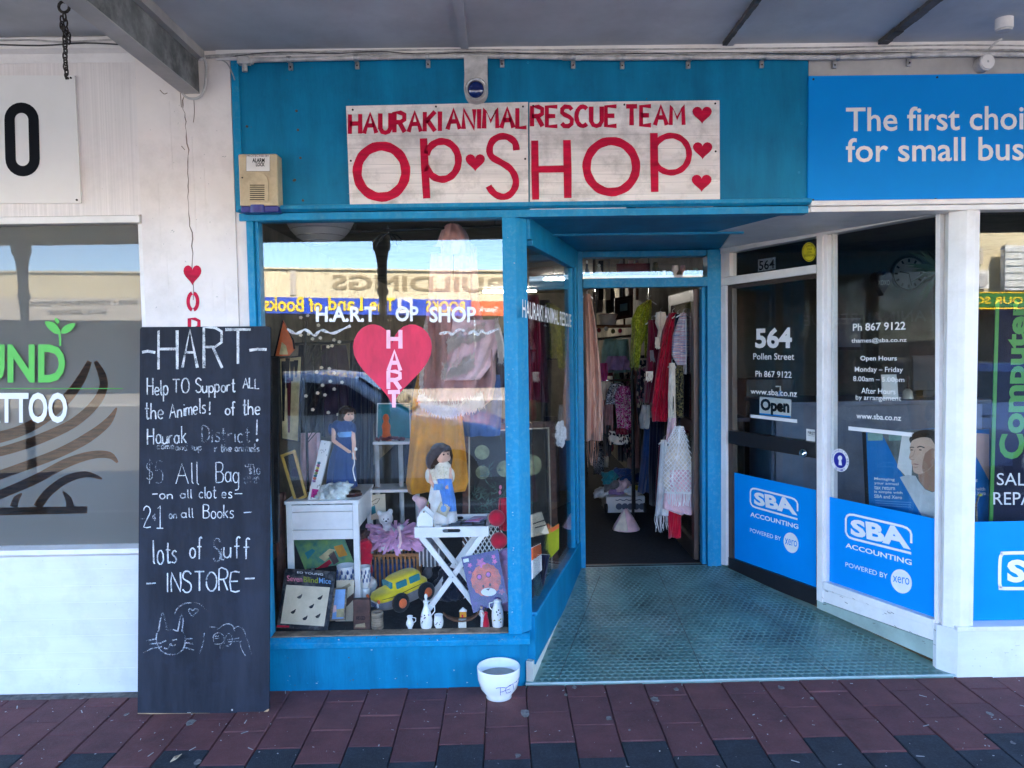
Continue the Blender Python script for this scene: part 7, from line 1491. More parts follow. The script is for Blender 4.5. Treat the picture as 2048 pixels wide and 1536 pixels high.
hang('lace_scarf', [(726,1338,1350),(800,1336,1350),(850,1336,1352)], YD+.34, 'c_cream', 'narrow cream lace scarf above the crochet shawl', 'scarf', .03, .008, 2, .3)
hang('mesh_scarf', [(730,1352,1366),(780,1346,1368),(835,1342,1368)], YD+.36, 'p_mesh', 'olive mesh scarf above the crochet shawl', 'scarf', .04, .01, 3, .9)
hang('red_dress', [(690,1366,1376),(780,1366,1382),(870,1366,1380)], YD+.52, 'c_wine', 'dark red beaded dress at the door hinge', 'garment', .05, .012, 2, .6)
hang('peach_scarf', [(836,1336,1352),(865,1333,1350),(885,1330,1342)], YD+.33, 'c_pale_pink', 'peach scarf showing above the crochet shawl', 'scarf', .04, .01, 2, .2)
hang('white_scarf', [(880,1322,1334),(960,1316,1338),(1030,1309,1337)], YD+.32, 'c_white', 'long white fringed scarf at the open door', 'scarf', .04, .012, 3, .2, (1309,1336,1028,1064,12))
hang('red_skirt', [(885,1318,1332),(960,1312,1322),(1012,1309,1318)], YD+.60, 'c_wine', 'wine red skirt edge left of the white scarf', 'garment', .05, .01, 2)
hang('red_skirt', [(1000,1336,1364),(1040,1336,1362),(1075,1335,1362)], YD+.30, 'c_red', 'bright red skirt hem below the pink cloth', 'garment', .04, .01, 3, .5)
hang('pink_cloth', [(940,1336,1380),(980,1330,1386),(1015,1324,1386),(1028,1360,1386)], YD+.24, 'c_pale_pink', 'pale pink cloth under the crochet shawl', 'cloth', .05, .012, 3, .5)
for (x0_, x1_, y0_, y1_, m_, lab) in ((1300,1307,702,724,'c_grey','grey wool tassel on the wine red coat'),(1292,1306,744,764,'c_cream','pale wool tassel low on the wine red coat'),(1311,1318,676,698,'c_cream','cream tassel end of the knitted scarf')):
    solo('wool_tassel', fringe(MB().tube([at(x0_,y0_,YD+.53), at(x1_,y0_,YD+.53)], .007, 6), x0_, x1_, y0_, y1_, YD+.53, 12, .003), m_, lab, 'tassel', 'wool tassels in the doorway')
solo('lime_scarf_end', garment([(636,1286,1303),(670,1287,1300),(715,1288,1298)], YD+.98, .04, .012, 3, ph=1.), 'p_knit', 'shorter hanging end of the lime scarf', 'scarf', smooth=True)
solo('beaded_chain', MB().tube([at(1342+2.5*math.sin(i*.9), 730+i*6, YD+.29) for i in range(20)], .006, 6), 'c_cream', 'pale beaded chain hanging over the crochet shawl', 'necklace', smooth=True)
# crochet shawl: an open net with fringe
cs_ = thing('crochet_shawl', 'white crochet shawl with fringe hanging on the open door', 'shawl', at(1356,1010,YD+.2)); Yc = YD+.19
rowsC = [(852,1350,1366),(880,1336,1376),(920,1324,1386),(960,1321,1388),(985,1330,1388)]
def cpt(u, v):
    y = np.interp(v, [0,.25,.5,.8,1], [r[0] for r in rowsC]); a = np.interp(v, [0,.25,.5,.8,1], [r[1] for r in rowsC]); b = np.interp(v, [0,.25,.5,.8,1], [r[2] for r in rowsC]); x = a+(b-a)*u
    return at(x, y, Yc)+V((0, .012*math.sin(u*11+v*2)-.02*math.sin(u*3.1), 0))
net = MB(); NU, NV = 15, 26
for i in range(NV):
    for j in range(NU):
        if (i+j) % 2: continue
        for dj in (-1, 1):
            if 0 <= j+dj <= NU: net.tube([cpt(j/NU, i/NV), cpt((j+dj)/NU, (i+1)/NV)], .0030, 4)
part('net', net, 'c_white', cs_); part('border', MB().tube([cpt(u/20, 1) for u in range(21)], .006, 6), 'c_white', cs_, smooth=True); part('border', MB().tube([cpt(.42+.1*math.sin(v/10*3), v/20) for v in range(21)], .005, 6), 'c_white', cs_, smooth=True)
part('fringe', fringe(MB(), 1334, 1391, 984, 1012, Yc-.01, 26, .0026), 'c_white', cs_); part('lining', garment([(r[0], r[1]+4, r[2]-4) for r in rowsC], Yc+.05, .02, .008, 3), 'c_cream', cs_, smooth=True)
# rack of small clothes in the middle of the shop
YR = 3.1
rk = thing('rolling_rack', 'chrome rolling rack carrying small clothes inside the shop', 'clothes rack', V((at(1240,1040,YR).x,YR,ZI)))
xa, xb = at(1205,1035,YR).x, at(1296,1035,YR).x
pz = at(1268,758,YR).z
part('post', MB().tube([V((at(1268,900,YR).x,YR,ZI+.03)), V((at(1266,900,YR).x,YR,pz))], .012, 8), 'black', rk); part('knob', MB().ell((at(1266,900,YR).x,YR,pz+.02), (.022,.022,.024)), 'white_ware', rk, smooth=True)
zr = at(1250,1034,YR).z; part('base_bar', MB().tube([(xa,YR-.02,zr),(xb,YR-.02,zr)], .010, 8), 'chrome', rk, smooth=True); part('base_bar', MB().tube([(xa,YR+.4,zr),(xb,YR+.4,zr)], .010, 8), 'chrome', rk, smooth=True)
part('rail', MB().tube([(xa-.1,YR+.2,pz-.02),(at(1266,900,YR).x,YR+.2,pz-.02)], .010, 8), 'chrome', rk, smooth=True); part('rail_arm', MB().tube([(at(1266,900,YR).x,YR,pz-.02),(at(1266,900,YR).x,YR+.2,pz-.02)], .010, 8), 'chrome', rk)
for x in (xa+.03, xb-.03): part('caster', MB().lathe((x,YR-.02,ZI+.045), [(0,-.012),(.04,-.012),(.045,0),(.04,.012),(0,.012)], 14, ax=(1,0,0)), 'black', rk, smooth=True); part('caster_stem', MB().tube([(x,YR-.02,ZI+.05),(x,YR-.02,zr)], .010, 6), 'chrome', rk)
for lab, rows, m, dy in (('pink sequinned child dress at the front of the rolling rack', [(700,480,540),(60+0,0,0)] and [(772,1238,1258),(790,1230,1264),(830,1231,1266),(858,1234,1266)], 'p_sequin', .0), ('black and white patterned top on the rolling rack', [(766,1222,1246),(790,1212,1250),(808,1210,1240)], 'p_zig', .06), ('cream spotted shorts under the sequinned dress', [(862,1218,1256),(876,1216,1258),(888,1218,1254)], 'p_spot', .03), ('grey trousers low on the rolling rack', [(850,1208,1224),(880,1207,1226),(912,1208,1222)], 'c_charcoal', .1), ('dusty pink tee on the rolling rack', [(800,1205,1226),(830,1204,1228),(866,1206,1226)], 'c_pink', .12), ('wine ruffle dress hem on the rolling rack', [(856,1230,1262),(868,1230,1264)], 'c_wine', -.02), ('cream blouse at the far end of the rolling rack', [(752,1200,1225),(790,1198,1228),(815,1200,1226)], 'c_cream', .2)):
    solo('child_garment', garment(rows, YR+dy+.06, .07, .02, 4, ph=rnd.random()*3), m, lab, 'garment', 'small clothes on the rolling rack', smooth=True)
sq = MB()
for i in range(150):
    p = at(rnd.uniform(1232,1264), rnd.uniform(788,856), YR-.01); sq.lathe(p, [(0,0),(.005,0),(0,.001)], 5, ax=(rnd.uniform(-.5,.5),-1,rnd.uniform(-.4,.6)))
solo('sequin_panel', sq, 'foil', 'scattered silver sequins on the pink child dress', 'sequins')['kind'] = 'stuff'
for lab, rows, m, Y_ in (('mint green skirt high on the far rack', [(678,1208,1256),(700,1204,1260),(745,1203,1262)], 'c_mint', 3.6), ('lilac camisole hanging below the mint skirt', [(712,1216,1252),(725,1210,1260),(740,1211,1260)], 'c_lilac', 3.5), ('dark floral blouse beside the lime scarf', [(720,1276,1300),(780,1272,1302),(850,1276,1300)], 'p_floral', 2.9), ('white lace top low beside the dark floral blouse', [(810,1284,1300),(835,1280,1302),(857,1281,1298)], 'c_white', 2.7), ('long navy dress in the middle of the doorway', [(840,1290,1316),(920,1284,1318),(985,1276,1316)], 'c_dusk_blue', 2.8), ('black trousers behind the navy dress', [(835,1300,1330),(940,1298,1328),(1010,1300,1326)], 'c_navy', 2.6), ('magenta top beside the tan shawl', [(726,1200,1214),(745,1199,1216),(762,1200,1214)], 'c_magenta', 3.3)):
    solo('hanging_garment', garment(rows, Y_, .06, .018, 4, ph=rnd.random()*3), m, lab, 'garment', 'clothes further inside the shop', smooth=True)
pk = [('c_charcoal','dark grey'),('p_zig','black and white'),('c_cream','cream'),('c_wine','wine'),('c_mint','mint'),('c_navy','navy'),('p_floral','dark floral'),('c_pink','dusty pink'),('c_grey','grey'),('c_olive','olive'),('c_lilac','lilac'),('p_stripe','striped')]
for i in range(12):
    m_, nm = pk[i]; x = 1186+i*11.5; y0 = 742+rnd.uniform(-5,5); b_ = rnd.uniform(880,960); w_ = rnd.uniform(6,10)
    solo('packed_garment', garment([(y0,x-w_*.5,x+w_*.5),(y0+14,x-w_,x+w_),(y0+70,x-w_*1.1,x+w_*1.1),(b_,x-w_*1.2,x+w_*1.15)], 4.3+.05*(i % 3), .10, .03, 3, ph=i*.8), m_, nm+' garment packed on the long rear rail of the shop', 'garment', 'packed garments on the rear rail', smooth=True)
solo('rear_rail', MB().tube([at(1170,738,4.35), at(1335,734,4.35)], .014, 8).tube([V((at(1172,738,4.35).x,4.35,ZI)), at(1172,738,4.35)], .014, 8).tube([V((at(1333,734,4.35).x,4.35,ZI)), at(1333,734,4.35)], .014, 8), 'chrome', 'long chrome rail of packed garments behind the rolling rack', 'clothes rail')
for i, (x, y, m_, lab) in enumerate(((1196,556,'c_grey','grey'),(1220,556,'c_charcoal','dark'),(1290,570,'c_olive','olive'),(1308,572,'c_tan','tan'),(1330,570,'c_charcoal','black'),(1352,574,'c_grey','pale grey'))):
    solo('hanging_bag', garment([(y+18,x-5,x+5),(y+30,x-9,x+9),(y+62,x-10,x+10),(y+70,x-8,x+8)], 4.9, .08, .02, 2, ph=i), m_, lab+' bag hung high on the rear wall of the shop', 'bag', 'bags on the rear shop wall', smooth=True)
p = at(1230,676,3.62); solo('wall_rail', MB().tube([at(1190,679,3.6), at(1300,668,3.6)], .012, 8).tube([at(1192,679,3.6), V((at(1192,679,3.6).x,3.6,2.555))], .006, 6).tube([at(1298,668,3.6), V((at(1298,668,3.6).x,3.6,2.555))], .006, 6), 'chrome', 'chrome rail hung from the shop ceiling', 'clothes rail')
p = at(1230,810,2.75); solo('floor_rail', MB().tube([at(1262,712,2.75), at(1335,716,2.75)], .012, 8).tube([V((at(1264,712,2.75).x,2.75,ZI)), at(1264,712,2.75)], .012, 8).tube([V((at(1333,716,2.75).x,2.75,ZI)), at(1333,716,2.75)], .012, 8), 'black', 'black standing rail behind the open door', 'clothes rail')
# carton on the rack base, cloth pile, hat
bx_ = thing('carton', 'white carton with printed ornament on the rolling rack base', 'carton', at(1251,1030,YR)); a, b = at(1213,1027,YR), at(1290,993,YR); part('carton', MB().box((a.x,YR+.005,zr+.0105),(b.x,YR+.34,b.z)), 'sticker_white', bx_, bevel=.003)
for i in range(5): p = at(1238+i*11.5,1013,YR+.004); part('printed_rosette', MB().lathe(p, [(0,0),(.030,0),(.026,.001),(0,.0012)], 12, ax=(0,-1,0)), 'desk_grey', bx_)
part('printed_title', MB().ribbon([at(1231+i*4.4, 1000+1.4*math.sin(i*2.2), YR+.004) for i in range(13)], .008, (0,-1,0)), 'desk_grey', bx_)
for i, (x, y, m, lab) in enumerate(((1214,952,'c_teal','crumpled teal cloth on the carton'),(1240,946,'c_dusk_blue','crumpled blue cloth heaped on the carton'),(1262,955,'c_doll_blue','dark blue cloth at the back of the heap'),(1222,970,'c_grey','grey bundle in the cloth heap'),(1246,968,'c_pale_pink','pale pink bundle in the cloth heap'),(1256,978,'c_yellow','yellow cloth at the front of the heap'),(1272,982,'c_white','white cloth at the front of the heap'),(1206,980,'plastic_bag','silvery bag left of the cloth heap'),(1232,984,'c_lilac','lilac cloth at the front of the heap'))):
    c_ = at(x, y, YR+.12+.02*(i % 3)); mb = MB()
    for k in range(5): mb.ell(c_+V((rnd.uniform(-.05,.05), rnd.uniform(-.05,.05), rnd.uniform(-.03,.01))), (rnd.uniform(.04,.075), rnd.uniform(.04,.06), rnd.uniform(.022,.045)), 12, 8, Matrix.Rotation(rnd.uniform(-.8,.8), 3, 'Y'))
    solo('folded_cloth', mb, m, lab, 'cloth', 'cloth heap on the carton', smooth=True, remesh=.008, disp=(.05,.04))
ht = thing('sun_hat', 'cream and pink cloth hat lying on the shop floor', 'hat', at(1250,1062,2.75)); c_ = atz(1252,1058,ZI); part('crown', MB().lathe(c_, [(0,.0),(.115,.0),(.10,.03),(.06,.10),(.02,.16),(0,.17)], 14), 'c_pale_pink', ht, smooth=True); part('panel', MB().prism([c_+V((-.11,-.065,.004)), c_+V((-.0,-.116,.004)), c_+V((-.015,-.03,.165)), ], (-.004,-.006,.002)), 'c_cream', ht)
# shelf, frames and ornaments on the left wall
ws = thing('wall_shelf', 'brown timber wall shelf above the far rack', 'shelf', at(1205,652,3.9)); a, b = at(1188,650,3.9), at(1262,640,3.9); part('board', MB().box((a.x,3.9,a.z-.03),(b.x,4.15,a.z)), 'wood_brown', ws); 
for x in (a.x+.02, b.x-.04): part('hanging_strap', MB().box((x,4.13,a.z+.001),(x+.02,4.145,2.558)), 'dark_wood', ws)
t = thing('white_planter', 'white planter on the brown wall shelf', 'planter', V((at(1217,648,3.95).x,3.98,a.z))); part('pot', MB().lathe((at(1217,648,3.95).x,3.99,a.z), [(0,0),(.08,0),(.10,.10),(.105,.105),(.095,.11),(.08,.03),(0,.02)], 20), 'white_ware', t, smooth=True, autos=50); part('plant', MB().tube([(at(1217,648,3.95).x,3.99,a.z+.03),(at(1219,610,3.95).x,3.99,a.z+.22)], [.01,.004], 6), 'plant_dark', t)
t, pl, n, I = frame('dark framed landscape picture standing on the wall shelf', [(1229,640),(1266,634),(1266,590),(1229,596)], 3.93, 3.97, 6, 'dark_wood', 'canvas_dark'); part('painted_lake', MB().poly([[I[0].lerp(I[1],.2).lerp(I[3].lerp(I[2],.2),.3)-n*.009, I[0].lerp(I[1],.8).lerp(I[3].lerp(I[2],.8),.3)-n*.009, I[0].lerp(I[1],.8).lerp(I[3].lerp(I[2],.8),.75)-n*.009, I[0].lerp(I[1],.2).lerp(I[3].lerp(I[2],.2),.75)-n*.009]]), 'c_mint', t)
for i in range(4):
    x = 1198+i*14; c_ = at(x, 660+rnd.uniform(-4,6), 3.8); 
    t = solo('trinket', MB().ell(c_, (.022,.02,.024), 10, 7).tube([c_, V((c_.x,c_.y,a.z-.03))], .002, 4), ('c_maroon','foil','c_olive','c_wine')[i % 4], ('maroon','golden','olive','wine red')[i]+' hanging trinket under the brown wall shelf', 'trinket', 'trinkets under the wall shelf', smooth=True)
for i, (x, m) in enumerate(((1202,'c_charcoal'),(1216,'c_cream'),(1244,'c_grey'),(1262,'c_pale_pink'),(1276,'c_tan'))):
    solo('hanging_print', MB().prism([at(x-5,600,4.6), at(x+5,600,4.6), at(x+5,520,4.6), at(x-5,520,4.6)], (0,.01,0)), m, ('dark','cream','grey','pale pink','tan')[i]+' hanging fabric strip on the rear shop wall', 'fabric')
# transom shelf with ornaments
tsz = at(1280,553,YD+.22).z; sh = thing('ornament_shelf', 'pale narrow shelf behind the glass over the shop door', 'shelf', (.95,YD+.2,tsz)); part('board', MB().box((xj[2]-.05,YD+.12,tsz-.03),(xj[4]+.0,YD+.36,tsz)), 'white_card', sh)
def orn(label, cx, top, rp, prof, m, name='figurine', cat='figurine', head=None):
    Y_ = YD+.22; c_ = at(cx, 553, Y_); c_.z = tsz; h_ = at(cx, top, Y_).z-tsz; r = sizeat(rp, Y_); t = thing(name, label, cat, c_); part('body', MB().lathe(c_, [(a_*r, b_*h_) for a_, b_ in prof], 16), m, t, smooth=True, autos=60)
    if head: part('head', MB().ell(c_+V((0,0,h_*head)), (r*.36,r*.36,h_*.12)), 'c_white', t, smooth=True)
lady = [(0,0),(1,0),(1.0,.08),(.8,.35),(.35,.6),(.4,.75),(.15,.85),(0,.86)]
orn('tall grey lady figurine at the left of the transom shelf', 1174, 522, 6, lady, 'desk_grey', head=.93); orn('pale crinoline lady figurine on the transom shelf', 1198, 529, 9.5, lady, 'conduit_grey', head=.93); orn('small brown figurine on the transom shelf', 1217, 543, 5, lady, 'wood_weather', head=.93)
t = solo('dark_picture', MB().prism([V((at(x, 540, YD+.3).x, YD+.30, z)) for x, z in ((1233,tsz),(1300,tsz),(1300,at(1265,527,YD+.3).z),(1233,at(1265,527,YD+.3).z))], (0,.015,0)), 'c_maroon', 'dark red picture lying along the transom shelf', 'picture')
orn('bird figurine beside the dark red picture', 1311, 524, 7, [(0,0),(.7,0),(.9,.3),(1,.55),(.7,.75),(.8,.9),(.4,1),(0,1)], 'c_olive'); orn('tiny white pot on the transom shelf', 1328, 541, 4.5, [(0,0),(.7,0),(1,.5),(.7,.8),(.9,1),(0,1)], 'white_ware', 'pot', 'pot'); orn('pale two handled cup on the transom shelf', 1350, 531, 7, [(0,0),(.6,0),(.4,.2),(1,.55),(.9,1),(0,.9)], 'white_ware', 'cup', 'cup'); orn('reddish glass vase on the transom shelf', 1366, 531, 5.5, [(0,0),(.7,0),(.5,.2),(1,.6),(.8,1),(0,.9)], 'c_pink', 'vase', 'vase'); orn('green glass pot at the end of the transom shelf', 1391, 536, 7, [(0,0),(.8,0),(1,.5),(.6,.9),(.7,1),(0,1)], 'c_mint', 'pot', 'pot')
# ------------------------------------------------------------------ inside the office
mat('poster_grey', lin((120,128,130)), .5, var=.3, vs=4); mat('face_shade', lin((176,134,112)), .55, var=.06); mat('lip', lin((150,84,76)), .5)
t = thing('poster', 'blue office poster of a man in a white shirt behind the window', 'poster', at(1800,1030,WP(-.16))); PP = WP(-.14)
def op4(L, e=0.): return [at(*c6(*p), PP)+WN*e for p in L]
part('board', MB().prism(op4([(285,610),(700,700),(700,45),(262,70)]), -WN*.012), 'poster_blue', t); part('frame_edge', MB().prism(op4([(262,610),(285,610),(262,68),(238,66)], -.002), -WN*.012), 'bronze_dark', t)
part('photo_panel', MB().poly([op4([(590,545),(700,610),(700,50),(345,62)], .001)]), 'poster_grey', t); part('window_glow', MB().poly([op4([(440,270),(520,350),(535,70),(470,70)], .0015)]), 'white_card', t)
sm2 = lambda L, k=3: smooth_line(L+[L[0]], k)[:-1]
part('shirt', MB().poly([op4([(455,325),(500,312),(545,318),(560,345),(600,395),(640,412),(690,395),(700,400),(700,690),(640,660),(590,560)], .002)]), 'shirt_white', t)
part('neck', MB().poly([op4([(556,300),(566,345),(602,392),(642,408),(690,392),(690,240),(600,260)], .0024)]), 'face_shade', t)
part('face', MB().poly([op4(sm2([(520,128),(512,160),(516,182),(508,214),(522,226),(522,246),(530,262),(534,292),(556,306),(585,304),(630,275),(655,232),(664,180),(655,120),(600,90),(545,98)]), .003)]), 'face', t)
part('cheek_tone', MB().poly([op4(sm2([(600,190),(585,250),(590,298),(630,272),(655,232),(662,180),(640,160)]), .0032)]), 'face_shade', t)
part('hair', MB().poly([op4(sm2([(518,132),(510,108),(524,86),(552,66),(600,56),(650,62),(690,90),(700,150),(686,210),(668,206),(666,160),(650,130),(630,104),(585,98),(545,108),(528,118)]), .0036)]), 'hair_dark', t)
part('ear', MB().poly([op4(sm2([(650,180),(660,165),(668,180),(664,212),(652,220)]), .0039)]), 'face', t)
for L, w_ in (([(514,160),(524,154),(538,156)],.005),([(556,156),(574,150),(598,158)],.006)): part('brow', MB().ribbon(op4(smooth_line(L, 3), .004), w_, WN), 'hair_dark', t)
for x, y in ((525,170),(574,170)): part('eye', MB().poly([op4([(x+9*math.cos(a*.785), y+3.6*math.sin(a*.785)) for a in range(8)], .0042)]), 'hair_dark', t)
part('nose_line', MB().ribbon(op4(smooth_line([(543,170),(534,200),(512,216),(524,226),(540,224)], 3), .0042), .003, WN), 'face_shade', t)
part('mouth', MB().ribbon(op4(smooth_line([(524,252),(540,250),(564,254)], 3), .0042), [.002]*3+[.005]*3+[.002], WN), 'lip', t); part('chin_tone', MB().ribbon(op4(smooth_line([(534,266),(548,270),(560,266)], 3), .0042), .003, WN), 'face_shade', t)
for i, s in enumerate(('Managing','your annual','tax return','is simple with','SBA and Xero')):
    wd = (116,138,118,160,158)[i]; y = 345+i*24.5; part('lettering', fit_text(s, [at(*c6(310,y),PP), at(*c6(310+wd,y+wd*.05),PP), at(*c6(310+wd,y-20+wd*.05),PP), at(*c6(310,y-20),PP)], .012, .0015), 'sba_white', t)
for i in range(3): part('small_print', MB().ribbon(op4([(316,458+i*13),(520,470+i*13)], .0015), .003, WN), 'sky_print', t)
for x0_, x1_ in ((272,358),(392,470)): part('tube_reflection', MB().poly([op4([(x0_,118),(x1_,116),(x1_,72),(x0_,74)], .0013)]), 'c_mint', t)  # mint blocks paint in the reflections of lit tubes
part('easel_leg', MB().tube([at(*c6(500,600), WP(-.17)), V((at(*c6(500,600), WP(-.17)).x, at(*c6(500,600), WP(-.17)).y, .15))], .012, 6), 'bronze_dark', t)
Y2 = .30; t = thing('poster', 'second blue office poster partly hidden by the green lettered sign', 'poster', at(1960,1040,Y2)); part('board', MB().prism([at(1936,1046,Y2), at(1979,1046,Y2), at(1979,858,Y2), at(1936,862,Y2)], (0,.012,0)), 'poster_blue', t)
part('photo_panel', MB().poly([pxpoly([(1945,900),(1978,960),(1978,868),(1950,866)], Y2, .001)]), 'face', t); part('easel_leg', MB().tube([at(1957,1046,Y2+.02), V((at(1957,1046,Y2+.02).x,Y2+.02,.15))], .012, 6), 'bronze_dark', t)
for i, s in enumerate(('ing','ST','le with','nd Xero')): wd = (12,8,27,28)[i]; part('lettering', fit_text(s, [at(1943,964+i*8.6,Y2), at(1943+wd,964+i*8.6,Y2), at(1943+wd,957+i*8.6,Y2), at(1943,957+i*8.6,Y2)], .012, .0015), 'sba_white', t)
Y3 = .22; t = thing('computer_sign', 'dark sign panel with green upright computer lettering behind the front window', 'sign', at(2010,1044,Y3)); 
part('panel', MB().prism([at(1979,1043,Y3), at(2200,1043,Y3), at(2200,600,Y3), at(1992,600,Y3)], (0,.012,0)), 'c_navy', t); part('green_edge', MB().prism([at(1979,1043,Y3-.002), at(1986,1043,Y3-.002), at(1999,600,Y3-.002), at(1992,600,Y3-.002)], (0,.006,0)), 'sign_green', t)
part('lettering', fit_text('Computer', [at(2062,918,Y3), at(2066,600,Y3), at(2014,600,Y3), at(1996,918,Y3)], .035, .003), 'sign_green', t)
part('lettering', fit_text('SALES', [at(1993,970,Y3), at(2085,972,Y3), at(2085,945,Y3), at(1993,946,Y3)], .0, .003), 'sba_white', t); part('lettering', fit_text('REPAIRS', [at(1986,1009,Y3), at(2110,1011,Y3), at(2110,984,Y3), at(1986,984,Y3)], .0, .003), 'sba_white', t); part('panel_foot', MB().box((at(2060,1043,Y3).x,Y3+.013,.15),(at(2060,1043,Y3).x+.03,Y3+.03,at(2060,1030,Y3).z)), 'bronze_dark', t)
t = thing('aloe_stem', 'dry pale plant stem in the front window of the office', 'plant', at(1953,1044,.12)); part('stem', MB().tube([V((at(1953,1040,.14).x,.14,.15)), at(1953,1040,.14), at(1952,1010,.14), at(1955,1000,.14), at(1959,991,.14), at(1966,992,.14)], [.006,.006,.005,.004,.004,.002], 6), 'wood_weather', t); part('bud', MB().ell(at(1960,990,.14), (.012,.008,.008)), 'c_lime', t)
def opt(px, py, d): return at(px, py, WP(-d))
# desk, seat, wall pieces
Yw = 4.57
clk = thing('wall_clock', 'round wall clock on the back wall of the office', 'clock', at(1817,547,Yw)); c_ = at(1817,547,Yw); part('rim', MB().lathe(c_, [(0,-.02),(.19,-.02),(.20,.0),(.185,.025),(.17,.02),(.17,.0),(0,.0)], 32, ax=(0,-1,0)), 'bronze_dark', clk, smooth=True, autos=50); part('dial', MB().lathe(c_, [(0,.001),(.168,.001),(.168,.006),(0,.006)], 32, ax=(0,-1,0)), 'clock_face', clk)
for k in range(12): a = k*.5236; part('numeral', MB().ribbon([c_+V((.12*math.sin(a),-.008,.12*math.cos(a))), c_+V((.155*math.sin(a),-.008,.155*math.cos(a)))], .02, (0,-1,0)), ink, clk)
part('hand', MB().ribbon([c_+V((0,-.009,0)), c_+V((-.10,-.009,.02))], .010, (0,-1,0)), ink, clk); part('hand', MB().ribbon([c_+V((0,-.0095,0)), c_+V((.03,-.0095,-.13))], .008, (0,-1,0)), ink, clk)
bo = thing('heart_balloon', 'dark heart balloon with pale letters hung on the office wall', 'balloon', at(1763,590,3.9)); c_ = at(1763,567,3.9); L = [(c_.x+(x-1763)*.0034, 3.86, c_.z-(y-567)*.0034) for x, y in heart_loop(1763,567,50,72)]; part('balloon', MB().prism(L, (0,.10,0)), 'c_navy', bo, bevel=.03); part('lettering', fit_text('XOXO', [c_+V((-.06,-.045,-.02)), c_+V((.06,-.045,-.02)), c_+V((.06,-.045,.03)), c_+V((-.06,-.045,.03))], .01, .001), 'clock_face', bo); part('string', MB().tube([c_+V((0,0,.07)), V((c_.x,3.9,2.615))], .002, 4), 'cable_dark', bo)
pl_ = thing('spiky_plant', 'dark spiky leaved plant by the office window corner', 'plant', V((opt(1878,1000,.7).x, opt(1878,1000,.7).y, .15))); c_ = opt(1882,540,.7); part('stem', MB().tube([V((c_.x,c_.y,.42)), c_], .014, 7), 'wood_brown', pl_); part('pot', MB().lathe((c_.x,c_.y,.15), [(0,0),(.12,0),(.16,.28),(.15,.29),(0,.27)], 18), 'dark_wood', pl_)
lv_ = []
for k in range(46):
    a = rnd.uniform(0,6.283); e = rnd.uniform(-.9,1.2); d = V((math.cos(a)*math.cos(e), math.sin(a)*math.cos(e), math.sin(e))); l_ = rnd.uniform(.16,.26); s_ = d.cross(V((0,0,1))).normalized()*.009; p1 = c_+d*l_+V((0,0,-.03)); part('leaf', MB().add([c_-s_, c_+s_, c_+d*l_*.5+s_, p1, c_+d*l_*.5-s_], [(0,1,2,3,4)]), 'plant_dark', pl_)
dsk = thing('reception_desk', 'grey reception desk behind the splayed office window', 'desk', V((2.45,2.2,.15))); zd = opt(1760,803,1.0).z
part('top', MB().box((1.85,1.55,zd-.03),(3.4,2.15,zd)), 'desk_grey', dsk, bevel=.004); part('front_panel', MB().box((1.9,1.60,.16),(3.35,1.63,zd-.031)), 'desk_grey', dsk); part('end_panel', MB().box((1.88,1.631,.15),(1.9,2.12,zd-.031)), 'desk_grey', dsk); part('end_panel', MB().box((3.33,1.631,.15),(3.35,2.12,zd-.031)), 'desk_grey', dsk)
def ondesk(px, d): 
    p = atz(px, 800, zd); q = at(px, 800, 1.6+d); return V((q.x, 1.6+d, zd))
t = thing('brochure_stand', 'white brochure stand on the reception desk', 'stand', ondesk(1783,.1)); c_ = ondesk(1783,.1)
for k in range(3): part('brochure', MB().prism([c_+V((-.06+.012*k,.03*k,.02*k)), c_+V((.05+.012*k,.03*k,.02*k)), c_+V((.05+.012*k,.03*k+.02,.13+.02*k)), c_+V((-.06+.012*k,.03*k+.02,.13+.02*k))], (0,.006,0)), 'white_card', t)
t = thing('bell', 'small brass bell with dark handle on the desk', 'bell', ondesk(1815,.12)); c_ = ondesk(1815,.12); part('bell_cup', MB().lathe(c_, [(0,0),(.04,0),(.03,.05),(.012,.07),(0,.07)], 16), 'foil', t, smooth=True, autos=60); part('handle', MB().lathe(c_+V((0,0,.07)), [(.006,0),(.005,.05),(.012,.065),(.009,.09),(0,.1)], 12), 'dark_wood', t, smooth=True)
t = thing('monitor', 'dark monitor at the end of the reception desk', 'monitor', ondesk(1862,.2)); c_ = ondesk(1864,.2); part('screen', MB().prism([c_+V((-.14,0,.05)), c_+V((.2,.0,.05)), c_+V((.2,.05,.3)), c_+V((-.12,.05,.3))], (0,.02,0)), 'black', t, bevel=.004); part('stand', MB().box(c_+V((-.05,.03,0)), c_+V((.1,.12,.06))), 'black', t)
t = thing('office_chair', 'dark high backed office chair behind the reception desk', 'chair', V((at(1735,900,2.5).x,2.55,.15))); c_ = V((at(1740,900,2.5).x,2.55,.15)); part('backrest', MB().box(c_+V((-.24,.1,.45)), c_+V((.24,.18,1.05))), 'c_navy', t, bevel=.05); part('seat', MB().box(c_+V((-.24,-.3,.40)), c_+V((.24,.12,.48))), 'c_navy', t, bevel=.03); part('column', MB().tube([c_+V((0,-.1,.05)), c_+V((0,-.1,.4))], .03, 8), 'black', t)
for k in range(5): a = k*1.2566; part('foot', MB().tube([c_+V((0,-.1,.06)), c_+V((.28*math.cos(a),-.1+.28*math.sin(a),.02))], .018, 6), 'black', t)
t = thing('wall_picture', 'dark framed picture on the office wall left of the balloon', 'picture', at(1690,700,Yw)); part('frame', MB().prism([at(1672,700,Yw), at(1726,700,Yw), at(1726,630,Yw), at(1672,630,Yw)], (0,.025,0)), 'bronze_dark', t)
part('print', MB().prism([at(1677,694,Yw-.003), at(1721,694,Yw-.003), at(1721,636,Yw-.003), at(1677,636,Yw-.003)], (0,.002,0)), 'desk_grey', t)
